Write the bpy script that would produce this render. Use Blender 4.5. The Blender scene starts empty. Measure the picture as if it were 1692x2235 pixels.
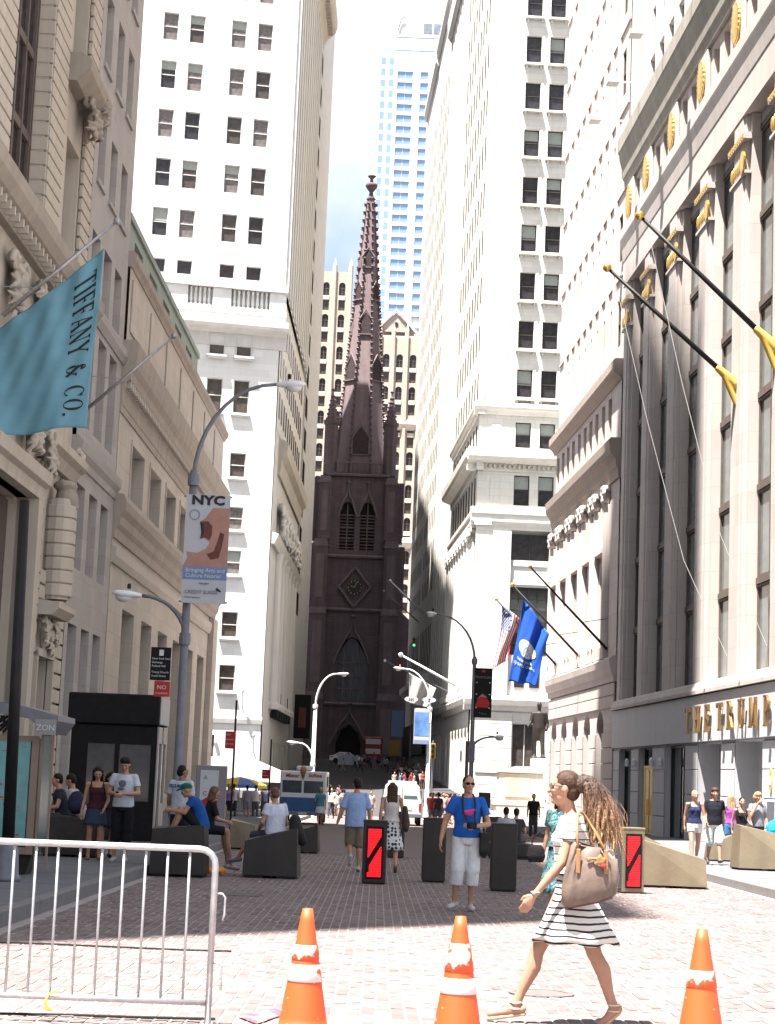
import bpy, math, random
from mathutils import Vector, Matrix
random.seed(7)
D = bpy.data
scene = bpy.context.scene
COL = scene.collection
rad = math.radians
# ------------------------------------------------------------------ camera
F, PW, PH, HY = 4050.0, 1692.0, 2235.0, 1697.0      # focal length and horizon in photograph pixels
PITCH, ROLL = math.atan((HY - PH / 2) / F), rad(2.25)
CAM = Vector((0, 0, 1.6))
_fw = Vector((0, math.cos(PITCH), math.sin(PITCH)))
_r0 = Vector((1, 0, 0)); _u0 = _r0.cross(_fw)
_R = math.cos(ROLL) * _r0 + math.sin(ROLL) * _u0
_U = -math.sin(ROLL) * _r0 + math.cos(ROLL) * _u0
cd = D.cameras.new('camera'); co = D.objects.new('camera', cd); COL.objects.link(co)
cd.sensor_fit = 'VERTICAL'; cd.sensor_height = 24.0; cd.lens = 24.0 * F / PH
cd.clip_start = 0.1; cd.clip_end = 6000
m = Matrix.Identity(4)
for i in range(3):
    m[i][0], m[i][1], m[i][2], m[i][3] = _R[i], _U[i], -_fw[i], CAM[i]
co.matrix_world = m
scene.camera = co
# ------------------------------------------------------------------ light
LD = Vector((0.227, 0.25, -1.0)).normalized()        # direction the sunlight travels
EL = math.asin(-LD.z); AZ = math.atan2(-LD.x, -LD.y)
w = D.worlds.new('World'); scene.world = w; w.use_nodes = True
nt = w.node_tree; nt.nodes.clear()
wo = nt.nodes.new('ShaderNodeOutputWorld'); bg = nt.nodes.new('ShaderNodeBackground')
sky = nt.nodes.new('ShaderNodeTexSky'); sky.sky_type = 'NISHITA'; sky.sun_disc = False
sky.sun_elevation = EL; sky.sun_rotation = AZ; sky.dust_density = 1.6; sky.ozone_density = 1.0; sky.altitude = 10
tc = nt.nodes.new('ShaderNodeTexCoord'); ns = nt.nodes.new('ShaderNodeTexNoise')
ns.inputs['Scale'].default_value = 3.2; ns.inputs['Detail'].default_value = 8; ns.inputs['Roughness'].default_value = 0.55
rp = nt.nodes.new('ShaderNodeValToRGB')
rp.color_ramp.elements[0].position = 0.34; rp.color_ramp.elements[1].position = 0.55
mx = nt.nodes.new('ShaderNodeMix'); mx.data_type = 'RGBA'
mx.inputs[7].default_value = (4.9, 5.15, 5.5, 1)       # sunlit cloud
nt.links.new(tc.outputs['Generated'], ns.inputs['Vector']); nt.links.new(ns.outputs['Fac'], rp.inputs['Fac'])
nt.links.new(rp.outputs['Color'], mx.inputs[0]); nt.links.new(sky.outputs['Color'], mx.inputs[6])
nt.links.new(mx.outputs[2], bg.inputs['Color']); bg.inputs['Strength'].default_value = 0.05
nt.links.new(bg.outputs[0], wo.inputs['Surface'])
sl = D.lights.new('sun', 'SUN'); sl.energy = 5.0; sl.angle = rad(0.53); sl.color = (1.0, 0.955, 0.89)
so = D.objects.new('sun', sl); COL.objects.link(so)
so.rotation_euler = LD.to_track_quat('-Z', 'Y').to_euler()
so.location = (-20, -30, 90)
vs = scene.view_settings
vs.view_transform = 'Standard'; vs.look = 'None'; vs.gamma = 1; vs.use_curve_mapping = False
vs.exposure = 2.25
scene.cycles.max_bounces = 6; scene.cycles.diffuse_bounces = 1

# ------------------------------------------------------------------ helpers
def gz(Y):
    """height of the street: falls gently to the crossing, then climbs to the church"""
    if Y < 140: return -0.009 * (Y - 12)
    return -1.152 + 0.041 * (min(Y, 262) - 140)
def ray(x, y):
    return _fw + _R * ((x - PW / 2) / F) + _U * ((PH / 2 - y) / F)
def at(x, y, Y):
    d = ray(x, y); return CAM + d * (Y / d.y)
def onground(x, y, off=0.0):
    d = ray(x, y); Y = 5.0
    while Y < 300:
        p = CAM + d * (Y / d.y)
        if p.z <= gz(Y) + off: return p
        Y += 0.05
    return p
def atz(x, y, z):
    d = ray(x, y); return CAM + d * ((z - CAM.z) / d.z)

class MB:
    """collects faces; build() links them as one mesh object"""
    def __init__(s, sg=1): s.v = []; s.f = []; s.m = []; s.sg = sg
    def add(s, vs, fs, mi=0):
        o = len(s.v); s.v += [tuple(p) for p in vs]; s.f += [tuple(i + o for i in f) for f in fs]; s.m += [mi] * len(fs)
    def box(s, x0, x1, y0, y1, z0, z1, mi=0, bev=0):
        y0, y1 = y0 * s.sg, y1 * s.sg
        x0, x1 = min(x0, x1), max(x0, x1); y0, y1 = min(y0, y1), max(y0, y1); z0, z1 = min(z0, z1), max(z0, z1)
        if bev:
            b = min(bev, (x1 - x0) * .3, (y1 - y0) * .3, (z1 - z0) * .3)
            rings = []
            for z, i in ((z0, b), (z0 + b, 0), (z1 - b, 0), (z1, b)):
                X0, X1, Y0, Y1 = x0 + i, x1 - i, y0 + i, y1 - i
                c = b if i == 0 else b * .3
                rings.append([(X0 + c, Y0, z), (X1 - c, Y0, z), (X1, Y0 + c, z), (X1, Y1 - c, z), (X1 - c, Y1, z), (X0 + c, Y1, z), (X0, Y1 - c, z), (X0, Y0 + c, z)])
            s.loft(rings, mi)
            return
        s.add([(x0, y0, z0), (x1, y0, z0), (x1, y1, z0), (x0, y1, z0), (x0, y0, z1), (x1, y0, z1), (x1, y1, z1), (x0, y1, z1)],
              [(0, 3, 2, 1), (4, 5, 6, 7), (0, 1, 5, 4), (1, 2, 6, 5), (2, 3, 7, 6), (3, 0, 4, 7)], mi)
    def loft(s, rings, mi=0, cap=True, closed=True):
        n = len(rings[0]); vs = [p for r in rings for p in r]; fs = []
        for k in range(len(rings) - 1):
            for i in range(n if closed else n - 1):
                j = (i + 1) % n; fs.append((k * n + i, k * n + j, k * n + n + j, k * n + n + i))
        if cap:
            fs.append(tuple(range(n - 1, -1, -1))); fs.append(tuple(range((len(rings) - 1) * n, len(rings) * n)))
        s.add(vs, fs, mi)
    def tube(s, pts, r, n=8, mi=0, cap=True):
        pts = [Vector(p) for p in pts]; rings = []
        rr = r if isinstance(r, (list, tuple)) else [r] * len(pts)
        ref = None
        for i, p in enumerate(pts):
            t = (pts[min(i + 1, len(pts) - 1)] - pts[max(i - 1, 0)]).normalized()
            if ref is None:
                ref = Vector((0, 0, 1)) if abs(t.z) < .9 else Vector((1, 0, 0))
            a = ref - t * ref.dot(t)
            if a.length < 1e-4: a = Vector((1, 0, 0)) - t * t.x
            a.normalize(); b = t.cross(a); ref = a
            rings.append([p + a * (math.cos(k * 2 * math.pi / n) * rr[i]) + b * (math.sin(k * 2 * math.pi / n) * rr[i]) for k in range(n)])
        s.loft(rings, mi, cap)
    def lathe(s, prof, n=12, c=(0, 0, 0), mi=0, sx=1, sy=1):
        s.loft([[(c[0] + r * sx * math.cos(k * 2 * math.pi / n), c[1] + r * sy * math.sin(k * 2 * math.pi / n), c[2] + z) for k in range(n)] for r, z in prof], mi)
    def ball(s, c, r, n=10, mi=0):
        r = r if isinstance(r, (tuple, list)) else (r, r, r)
        k = max(4, n // 2 + 1)
        s.loft([[(c[0] + r[0] * math.sin(a) * math.cos(b), c[1] + r[1] * math.sin(a) * math.sin(b), c[2] - r[2] * math.cos(a)) for b in [2 * math.pi * j / n for j in range(n)]] for a in [math.pi * (i + .04) / (k + .08) if 0 < i < k else (0.02 if i == 0 else math.pi - .02) for i in range(k + 1)]], mi)
    def prism(s, poly, a0, a1, ax='y', mi=0):
        """poly of 2D points extruded along axis ax from a0 to a1 (y: (x,z), x: (y,z), z: (x,y))"""
        def P(p, a):
            if ax == 'y': return (p[0], a * s.sg, p[1])
            if ax == 'x': return (a, p[0] * s.sg, p[1])
            return (p[0], p[1] * s.sg, a)
        s.loft([[P(p, a0) for p in poly], [P(p, a1) for p in poly]], mi)
    def quad(s, a, b, c, d, mi=0): s.add([a, b, c, d], [(0, 1, 2, 3)], mi)
    def mesh(s, mats, smooth=False, name='mesh'):
        me = D.meshes.new(name); me.from_pydata(s.v, [], s.f)
        mats = mats if isinstance(mats, (list, tuple)) else [mats]
        for x in mats: me.materials.append(M[x] if isinstance(x, str) else x)
        if len(mats) > 1: me.polygons.foreach_set('material_index', s.m)
        if smooth: me.polygons.foreach_set('use_smooth', [True] * len(s.f))
        me.update(); return me
    def build(s, name, mats, parent=None, fr=None, smooth=False):
        return put(s.mesh(mats, smooth, name), name, parent, fr)

def put(me, name, parent=None, fr=None, loc=None):
    o = D.objects.new(name, me); COL.objects.link(o)
    if fr is not None:
        o.location = fr.o; o.rotation_euler = (0, 0, fr.a)
        if loc: o.location = fr.o + Matrix.Rotation(fr.a, 3, 'Z') @ Vector((loc[0], loc[1] * fr.sg, loc[2]))
    elif loc: o.location = loc
    if parent is not None:
        o.parent = parent
        if fr is not None: o.location = o.location - PLOC[parent.name]
    return o
PLOC = {}
class Frame:
    """a facade: local x along it, n outwards (n * sg = local y), z up"""
    def __init__(s, o, a, sg): s.o = Vector(o); s.a = a; s.sg = sg
    def w(s, u, n, z): return s.o + Matrix.Rotation(s.a, 3, 'Z') @ Vector((u, n * s.sg, z))
def tag(o, label=None, cat=None, group=None, kind=None):
    if label: o['label'] = label
    if cat: o['category'] = cat
    if group: o['group'] = group
    if kind: o['kind'] = kind
    return o
def empty(name, loc, label=None, cat=None, group=None, rz=0):
    o = D.objects.new(name, None); COL.objects.link(o); o.location = loc; o.rotation_euler = (0, 0, rz)
    o.empty_display_size = .3
    PLOC[o.name] = Vector(loc)
    return tag(o, label, cat, group)

# ------------------------------------------------------------------ materials
M = {}
def mat(name, col, rough=.8, var=.15, scale=3.0, bump=.0, metal=0.0, spec=.28, col2=None, streak=0.0, bscale=None, coord='Object', joints=None, world=False):
    m = D.materials.new(name); m.use_nodes = True; t = m.node_tree; p = t.nodes['Principled BSDF']
    p.inputs['Roughness'].default_value = rough; p.inputs['Metallic'].default_value = metal
    p.inputs['Specular IOR Level'].default_value = spec
    tc = t.nodes.new('ShaderNodeTexCoord')
    if world:
        geo = t.nodes.new('ShaderNodeNewGeometry'); tco = {coord: geo.outputs['Position']}
    else: tco = {coord: tc.outputs[coord]}
    if var or streak or col2:
        n = t.nodes.new('ShaderNodeTexNoise'); n.inputs['Scale'].default_value = scale; n.inputs['Detail'].default_value = 6; n.inputs['Roughness'].default_value = .65
        t.links.new(tco[coord], n.inputs['Vector'])
        fac = n.outputs['Fac']
        if streak:
            mp = t.nodes.new('ShaderNodeMapping'); mp.inputs['Scale'].default_value = (1.6, 1.6, .08)
            t.links.new(tco[coord], mp.inputs['Vector'])
            n2 = t.nodes.new('ShaderNodeTexNoise'); n2.inputs['Scale'].default_value = 1.3; n2.inputs['Detail'].default_value = 5
            t.links.new(mp.outputs[0], n2.inputs['Vector'])
            mm = t.nodes.new('ShaderNodeMix'); mm.inputs[0].default_value = streak
            t.links.new(fac, mm.inputs[2]); t.links.new(n2.outputs['Fac'], mm.inputs[3]); fac = mm.outputs[0]
        r = t.nodes.new('ShaderNodeValToRGB'); e = r.color_ramp.elements
        e[0].position = .28; e[1].position = .72
        c2 = col2 if col2 else tuple(min(1, c * (1 + var)) for c in col)
        c1 = col if col2 else tuple(c * (1 - var) for c in col)
        e[0].color = (*c1, 1); e[1].color = (*c2, 1)
        t.links.new(fac, r.inputs['Fac']); out = r.outputs['Color']
        if joints:
            sp = t.nodes.new('ShaderNodeSeparateXYZ'); cb = t.nodes.new('ShaderNodeCombineXYZ'); t.links.new(tc.outputs[coord], sp.inputs[0])
            ad = t.nodes.new('ShaderNodeMath'); t.links.new(sp.outputs['X'], ad.inputs[0]); t.links.new(sp.outputs['Y'], ad.inputs[1])
            t.links.new(ad.outputs[0], cb.inputs['X']); t.links.new(sp.outputs['Z'], cb.inputs['Y'])
            br = t.nodes.new('ShaderNodeTexBrick'); br.inputs['Scale'].default_value = 1.0; br.inputs['Brick Width'].default_value = joints[0]; br.inputs['Row Height'].default_value = joints[1]; br.inputs['Mortar Size'].default_value = joints[2]; br.inputs['Mortar Smooth'].default_value = .2
            br.inputs['Color1'].default_value = (.93, .93, .93, 1); br.inputs['Color2'].default_value = (1.04, 1.04, 1.04, 1); br.inputs['Mortar'].default_value = (joints[3],) * 3 + (1,)
            t.links.new(cb.outputs[0], br.inputs['Vector'])
            mu = t.nodes.new('ShaderNodeMix'); mu.data_type = 'RGBA'; mu.blend_type = 'MULTIPLY'; mu.inputs[0].default_value = 1; t.links.new(out, mu.inputs[6]); t.links.new(br.outputs['Color'], mu.inputs[7]); out = mu.outputs[2]
        t.links.new(out, p.inputs['Base Color'])
    else: p.inputs['Base Color'].default_value = (*col, 1)
    if bump:
        n3 = t.nodes.new('ShaderNodeTexNoise'); n3.inputs['Scale'].default_value = bscale or scale * 6; n3.inputs['Detail'].default_value = 5
        t.links.new(tco[coord], n3.inputs['Vector'])
        b = t.nodes.new('ShaderNodeBump'); b.inputs['Strength'].default_value = bump; b.inputs['Distance'].default_value = .02
        t.links.new(n3.outputs['Fac'], b.inputs['Height']); t.links.new(b.outputs[0], p.inputs['Normal'])
    M[name] = m; return m
def emit(name, col, st):
    m = D.materials.new(name); m.use_nodes = True; p = m.node_tree.nodes['Principled BSDF']
    p.inputs['Base Color'].default_value = (*col, 1); p.inputs['Emission Color'].default_value = (*col, 1); p.inputs['Emission Strength'].default_value = st
    M[name] = m
def flat(col, rough=.7, metal=0, name=None):
    k = name or 'paint_%d_%d_%d_%d' % (col[0] * 255, col[1] * 255, col[2] * 255, rough * 10)
    if k not in M: mat(k, col, rough, var=.08, scale=9, metal=metal)
    return k
def cloth(col, name=None):
    k = name or 'cloth_%d_%d_%d' % (col[0] * 255, col[1] * 255, col[2] * 255)
    if k not in M: mat(k, col, .9, var=.18, scale=7, bump=.8, bscale=11, spec=.15)
    return k

mat('stone_cream', (.585, .51, .42), .85, .18, .6, .3, streak=.5)
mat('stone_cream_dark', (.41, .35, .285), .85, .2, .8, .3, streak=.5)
mat('stone_grey', (.50, .455, .425), .9, .1, 1.2, .2, streak=.4, joints=(1.6, .8, .012, .82))
mat('stone_morgan', (.635, .56, .48), .85, .14, .5, .2, streak=.5, joints=(2.4, .92, .014, .80))
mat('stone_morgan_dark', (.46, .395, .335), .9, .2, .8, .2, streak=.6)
mat('stone_white', (.76, .745, .72), .8, .06, .4, .1, streak=.5, joints=(1.3, .6, .012, .86))
mat('stone_white_grey', (.66, .63, .60), .8, .1, .5, .1, streak=.5, joints=(1.6, .75, .014, .85))
mat('stone_shaft', (.74, .68, .61), .85, .14, .5, .1, streak=.8)
mat('stone_bankers', (.73, .69, .63), .8, .06, .5, .1, streak=.5, joints=(1.5, .66, .016, .80))
mat('stone_pink', (.57, .495, .46), .85, .10, .6, .15, streak=.6, joints=(1.7, .8, .014, .80))
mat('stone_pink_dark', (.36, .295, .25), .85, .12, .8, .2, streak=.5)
mat('limestone', (.53, .47, .435), .8, .12, .5, .15, streak=.65, joints=(2.2, 1.15, .012, .78))
mat('granite_grey', (.58, .565, .575), .7, .09, 5, .05, streak=.35)
mat('brownstone', (.150, .112, .122), .9, .3, .6, .4, streak=.5, joints=(1.1, .42, .02, .72))
mat('brownstone_light', (.195, .147, .153), .9, .25, .8, .3, streak=.5)
mat('gothic_tan', (.46, .385, .32), .85, .14, .4, .1, streak=.5, joints=(1.0, .4, .02, .88))
mat('tower_white', (.80, .81, .82), .6, .05, .3)
mat('glass_dark', (.034, .032, .037), .08, .5, 2.0, spec=.4)
mat('stone_weathered', (.33, .30, .26), .9, .22, .8, .2, streak=.7)
mat('window_shadow', (.035, .029, .027), .95, .3, 2, spec=0.0)  # matte dark panes; shadow in the window slits put into the colour
mat('glass_curtain', (.17, .15, .145), .2, .5, 3.0, spec=.3)
mat('letter_gold', (.26, .155, .055), .4, .2, 5, metal=.6)
mat('glass_brown', (.070, .058, .053), .12, .5, 1.5, spec=.4)
mat('glass_blue', (.26, .40, .66), .12, .2, .05, spec=.6, metal=.35)
mat('glass_street', (.09, .12, .12), .06, .5, .7, spec=.9)
mat('blind', (.34, .36, .33), .8, .1, 4)
mat('frame_white', (.62, .60, .58), .6, .1, 4)
mat('frame_dark', (.05, .045, .045), .5, .2, 4)
mat('frame_brown', (.13, .10, .085), .6, .2, 4)
mat('bronze', (.19, .152, .102), .5, .25, 2.5, .15, metal=.25, streak=.5)
mat('bronze_dark_shaded', (.034, .028, .026), .5, .3, 3, .15, metal=.1, streak=.5)  # darker bronze for fittings; puts the shade on blocks and bollards into colour
mat('gold', (.72, .47, .12), .3, .12, 5, metal=.85)
mat('gold_paint', (.66, .44, .10), .45, .15, 5, .1, metal=.3)
mat('black_paint', (.010, .009, .010), .5, .3, 5, spec=.12)
mat('black_metal', (.014, .013, .014), .5, .3, 6, spec=.2)
mat('galvanised', (.42, .43, .45), .42, .2, 12, .05, metal=.75)
mat('grey_metal', (.15, .155, .18), .5, .15, 6, metal=.3)
mat('white_metal', (.70, .71, .72), .45, .08, 6)
mat('copper_green', (.36, .42, .36), .8, .18, 1.5, .1, streak=.5)
mat('asphalt', (.055, .053, .055), .95, .3, 6, .5, bscale=60)
mat('mortar', (.32, .285, .275), .95, .2, 9, .4, bscale=70)
mat('sidewalk', (.125, .127, .138), .9, .12, 2.2, .2, bscale=50)
mat('kerb_granite', (.17, .16, .16), .85, .15, 8, .2, bscale=60)
for i, c in enumerate([(.160, .122, .118), (.180, .140, .134), (.138, .109, .108), (.190, .155, .150)]):
    mat('brick_%s' % 'abcd'[i], c, .9, .20, .9, .4, bscale=40, world=True)
mat('cone_orange', (.75, .075, .012), .5, .12, 6, .05)
mat('cone_white', (.72, .70, .68), .5, .15, 14)
mat('black_rubber', (.02, .02, .02), .8, .3, 8)
mat('skin', (.37, .20, .135), .55, .1, 9, spec=.35)
mat('skin_tan', (.40, .215, .14), .5, .1, 9, spec=.35)
mat('skin_dark', (.24, .13, .085), .55, .1, 9, spec=.35)
mat('lip', (.35, .12, .10), .5, .1, 9)
mat('hair_brown', (.055, .03, .02), .5, .5, 25, .5, bscale=60, spec=.15)
mat('hair_dark', (.016, .011, .010), .55, .5, 25, .5, bscale=60, spec=.12)
mat('hair_blond', (.36, .235, .12), .5, .35, 25, .5, bscale=60)
mat('hair_red', (.11, .045, .03), .5, .4, 25, .5, bscale=60)
mat('grass_glass', (.10, .30, .31), .2, .25, 3, spec=.4)
emit('led_red', (1.0, .006, .012), .42)
emit('lamp_red', (1.0, .06, .02), 1.6)
emit('signal_green', (.05, .9, .35), 1.2)
# ------------------------------------------------------------------ walls and windows
def wall(mb, u0, u1, z0, z1, ops, n=0.0, depth=.35, mi=0):
    """a wall face with real openings (ua, ub, za, zb[, arch]) and their reveals"""
    g = mb.sg
    us = sorted({u0, u1, *[o[0] for o in ops], *[o[1] for o in ops]}); zs = sorted({z0, z1, *[o[2] for o in ops], *[o[3] for o in ops]})
    us = [u for u in us if u0 <= u <= u1]; zs = [z for z in zs if z0 <= z <= z1]
    for a, b in zip(us, us[1:]):
        run = None
        for c, d in zip(zs, zs[1:]):
            cu, cz = (a + b) / 2, (c + d) / 2
            hole = any(o[0] < cu < o[1] and o[2] < cz < o[3] for o in ops)
            if not hole: run = [c, d] if run is None else [run[0], d]
            if run is not None and (hole or d == zs[-1]):
                mb.quad((a, n * g, run[0]), (b, n * g, run[0]), (b, n * g, run[1]), (a, n * g, run[1]), mi); run = None
    for o in ops:
        ua, ub, za, zb = o[:4]; y0, y1 = n * g, (n - depth) * g
        if len(o) > 4:
            r = (ub - ua) / 2; rz = r if o[4] == 'arch' else r * 1.5; zs_ = zb - rz; k = 10
            arc = [(ua + r - r * math.cos(math.pi * i / k), zs_ + rz * (math.sin(math.pi * i / k) if o[4] == 'arch' else 1 - abs(1 - 2 * i / k) ** 1.5)) for i in range(k + 1)]
            for p, q in zip(arc, arc[1:]):
                mb.quad((p[0], y0, p[1]), (q[0], y0, q[1]), (q[0], y0, zb), (p[0], y0, zb), mi)
                mb.quad((p[0], y0, p[1]), (q[0], y0, q[1]), (q[0], y1, q[1]), (p[0], y1, p[1]), mi)
            top = zs_
        else:
            top = zb; mb.quad((ua, y0, zb), (ub, y0, zb), (ub, y1, zb), (ua, y1, zb), mi)
        mb.quad((ua, y0, za), (ub, y0, za), (ub, y1, za), (ua, y1, za), mi)
        mb.quad((ua, y0, za), (ua, y1, za), (ua, y1, top), (ua, y0, top), mi)
        mb.quad((ub, y0, za), (ub, y1, za), (ub, y1, top), (ub, y0, top), mi)
def steps(mb, u0, u1, prof, mi=0):
    """a moulding: prof of (n, z) points extruded along u"""
    mb.prism([(n, z) for n, z in prof], u0, u1, 'x', mi)
_W = {}
def arc_poly(w, h, k=10, g=0.0):
    r = w / 2
    return [(-r + g, g)] + [(-(r - g) * math.cos(math.pi * i / k), h - r + (r - g) * math.sin(math.pi * i / k)) for i in range(k + 1)] + [(r - g, g)]
def window(parent, fr, u, n, z, w, h, kind='sash', fm='frame_white', gm='glass_dark', sill=None, blind=0, cols=1, rows=2):
    key = (kind, round(w, 2), round(h, 2), fr.sg, fm, gm, cols, rows)
    if key not in _W:
        f, p = MB(fr.sg), MB(fr.sg); b = min(.075, w * .06)
        if kind == 'slit':
            p.box(-w / 2, w / 2, -.06, 0, 0, h); _W[key] = (p.mesh(gm), None)
        elif kind == 'arch':
            o, i = arc_poly(w, h), arc_poly(w, h, g=b * 1.3)
            f.loft([[(x, 0, zz) for x, zz in o], [(x, 0, zz) for x, zz in i], [(x, -.08 * fr.sg, zz) for x, zz in i]], cap=False)
            f.box(-w / 2 + b, w / 2 - b, -.06, .02, h * .55 - b / 2, h * .55 + b / 2); f.box(-b / 2, b / 2, -.06, .015, b, h - b)
            p.prism(arc_poly(w, h, g=b * .5), -.10, -.085, 'y')
            _W[key] = (f.mesh(fm), p.mesh(gm))
        else:
            f.box(-w / 2, -w / 2 + b, -.08, 0, 0, h); f.box(w / 2 - b, w / 2, -.08, 0, 0, h)
            f.box(-w / 2 + b, w / 2 - b, -.08, 0, 0, b); f.box(-w / 2 + b, w / 2 - b, -.08, 0, h - b, h)
            for i in range(1, rows): f.box(-w / 2 + b, w / 2 - b, -.07, .02, h * i / rows - b * .5, h * i / rows + b * .5)
            for i in range(1, cols): f.box(-w / 2 + w * i / cols - b * .5, -w / 2 + w * i / cols + b * .5, -.065, .015, b, h - b)
            p.box(-w / 2 + b * .5, w / 2 - b * .5, -.12, -.085, b * .5, h - b * .5)
            _W[key] = (f.mesh(fm), p.mesh(gm))
    f, p = _W[key]
    o = put(f, 'window', parent, fr, (u, n, z))
    if p: put(p, 'pane', o)
    if sill:
        k = ('sill', round(w, 2), fr.sg, sill)
        if k not in _W:
            s_ = MB(fr.sg); s_.box(-w / 2 - .18, w / 2 + .18, -.05, .42, -.22, -.05); s_.box(-w / 2 - .1, w / 2 + .1, -.05, .34, -.36, -.22); _W[k] = s_.mesh(sill)
        put(_W[k], 'sill', o)
    if blind:
        k = ('blind', round(w, 2), round(h * blind, 2), fr.sg)
        if k not in _W:
            s_ = MB(fr.sg); s_.box(-w / 2 + .09, w / 2 - .09, -.084, -.074, h - h * blind, h - .09); _W[k] = s_.mesh('blind')
        put(_W[k], 'blind', o)
    return o
REM = []
class Blob(MB):
    """overlapping closed shapes that are fused into one continuous surface at the end"""
    def cap(s, p0, p1, r0, r1, n=12, sq=None):
        p0, p1 = Vector(p0), Vector(p1); d = p1 - p0; L = d.length
        if L < 1e-4: s.ball(p0, r0); return
        t = d / L; ref = Vector((1, 0, 0)) if abs(t.x) < .8 else Vector((0, 1, 0))
        a = (ref - t * ref.dot(t)).normalized(); b = t.cross(a)
        sa, sb = sq or (1, 1)
        rings = []
        for q, r, lo, hi in ((p0, r0, -90, 0), (p1, r1, 0, 90)):
            for k in range(4):
                an = rad(lo + (hi - lo) * k / 3); an = max(-rad(86), min(rad(86), an))
                c = q + t * (r * math.sin(an)); rr = r * math.cos(an)
                rings.append([c + a * (rr * sa * math.cos(j * 2 * math.pi / n)) + b * (rr * sb * math.sin(j * 2 * math.pi / n)) for j in range(n)])
        s.loft(rings)
    def fru(s, p0, p1, r0, r1, n=16):
        """a flat-ended tapering tube"""
        p0, p1 = Vector(p0), Vector(p1); t = (p1 - p0).normalized(); ref = Vector((1, 0, 0)) if abs(t.x) < .8 else Vector((0, 1, 0))
        a = (ref - t * ref.dot(t)).normalized(); b = t.cross(a)
        s.loft([[q + a * (r * math.cos(j * 2 * math.pi / n)) + b * (r * math.sin(j * 2 * math.pi / n)) for j in range(n)] for q, r in ((p0, r0), (p0.lerp(p1, .5), (r0 + r1) / 2), (p1, r1))])
    def chain(s, pts, rs, n=12):
        for (p, r), (q, t) in zip(zip(pts, rs), list(zip(pts, rs))[1:]): s.cap(p, q, r, t, n)
    def tor(s, rings, n=16):
        """rings (cx, cy, cz, rx, ry): a trunk of ellipses"""
        s.loft([[(c[0] + c[3] * math.cos(j * 2 * math.pi / n), c[1] + c[4] * math.sin(j * 2 * math.pi / n), c[2]) for j in range(n)] for c in rings])
    def fuse(s, name, mats, parent=None, fr=None, vox=.012, smooth=4, dec=0):
        o = s.build(name, mats, parent, fr, True); REM.append((o, vox, smooth)); return o
def carving(parent, fr, u, n, z, w, h, d, seed, mt='stone_cream', vox=.04, name='carving'):
    """high relief: a shield, two volutes and a spray of curling leaves"""
    rnd = random.Random(seed); b = Blob(fr.sg); g = fr.sg
    P = lambda x, y, zz: (u + x * w, (n + y * d) * g, z + zz * h)
    b.ball(P(0, .1, .02), (w * .17, d * .30, h * .26), 12); b.cap(P(-.3, -.05, .3), P(.3, -.05, .3), d * .22, d * .22, 8); b.cap(P(0, -.05, .4), P(0, -.1, -.42), d * .25, d * .12, 8)
    for q in (-1, 1):
        sp = [P(q * (.24 + .15 * math.cos(a) * (1 - a / 9)), .22, .22 + .17 * math.sin(a) * (1 - a / 9)) for a in [k * .8 for k in range(9)]]
        b.chain(sp, [min(w, h) * .055 * (1 - k * .06) for k in range(9)], 8)
        for i in range(9):
            a0 = rnd.uniform(-2.6, .6); L = rnd.uniform(.16, .34); x0, z0 = q * rnd.uniform(.05, .25), rnd.uniform(-.3, .25); cv = rnd.uniform(-2.2, 2.2); pts = []; x, zz = x0, z0
            for k in range(5): pts.append(P(x, .05 + .35 * math.sin(k * .8), zz)); a0 += cv * .25; x += q * math.cos(a0) * L / 4; zz += math.sin(a0) * L / 4
            b.chain(pts, [min(w, h) * r_ for r_ in (.03, .05, .055, .042, .018)], 7)
    return b.fuse(name, mt, parent, fr, vox, 0)

RA = rad(-2.844); FR = Frame((16.563, 0, 0), math.pi / 2 - RA, 1)       # north side of the street
LA = rad(0.793); FL = Frame((-12.9, 0, 0), math.pi / 2 - LA, -1)        # south side

# ------------------------------------------------------------------ ground, road, pavements
def strip(xs, ys, zoff):
    mb = MB(); n = len(xs)
    vs = [(x, y, gz(y) + zoff) for y in ys for x in xs]
    fs = [(j * n + i, j * n + i + 1, (j + 1) * n + i + 1, (j + 1) * n + i) for j in range(len(ys) - 1) for i in range(n - 1)]
    mb.add(vs, fs); return mb
mb = MB(); mb.quad((-3000, -3000, -6), (3000, -3000, -6), (3000, 3000, -6), (-3000, 3000, -6))
tag(mb.build('ground', 'asphalt'), kind='structure')
road = strip([-70, -20, -4, 0, 7, 20, 70], [-60, 0, 10, 20, 30, 40, 60, 80, 100, 120, 140, 160, 200, 240, 262, 300, 400], -.0045).build('road', 'mortar')
tag(road, kind='structure')
asph = strip([-30, -8, 0, 8, 30], [128, 134, 140, 160, 200, 240, 262, 300], -.001).build('roadway', 'asphalt'); tag(asph, kind='structure')
BX0, BX1 = -3.62, 6.7
bw, bl = .102, .205
def brick_mesh(k, mname):
    mb = MB(); rnd = random.Random(k); g = .007
    x0, x1, y0, y1 = -bw / 2 + g, bw / 2 - g, -bl / 2 + g, bl / 2 - g; c = .006
    r = lambda: rnd.uniform(-.002, .002)
    lo = [(x0, y0, -.03), (x1, y0, -.03), (x1, y1, -.03), (x0, y1, -.03)]
    mi = [(x0 + r(), y0 + r(), -.004), (x1 + r(), y0 + r(), -.004), (x1 + r(), y1 + r(), -.004), (x0 + r(), y1 + r(), -.004)]
    hi = [(x0 + c, y0 + c, r()), (x1 - c, y0 + c, r()), (x1 - c, y1 - c, r()), (x0 + c, y1 - c, r())]
    mb.loft([lo, mi, hi]); return mb.mesh(mname, name='brick')
BM = [brick_mesh(i, 'brick_%s' % 'abcd'[i % 4]) for i in range(8)]
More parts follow.
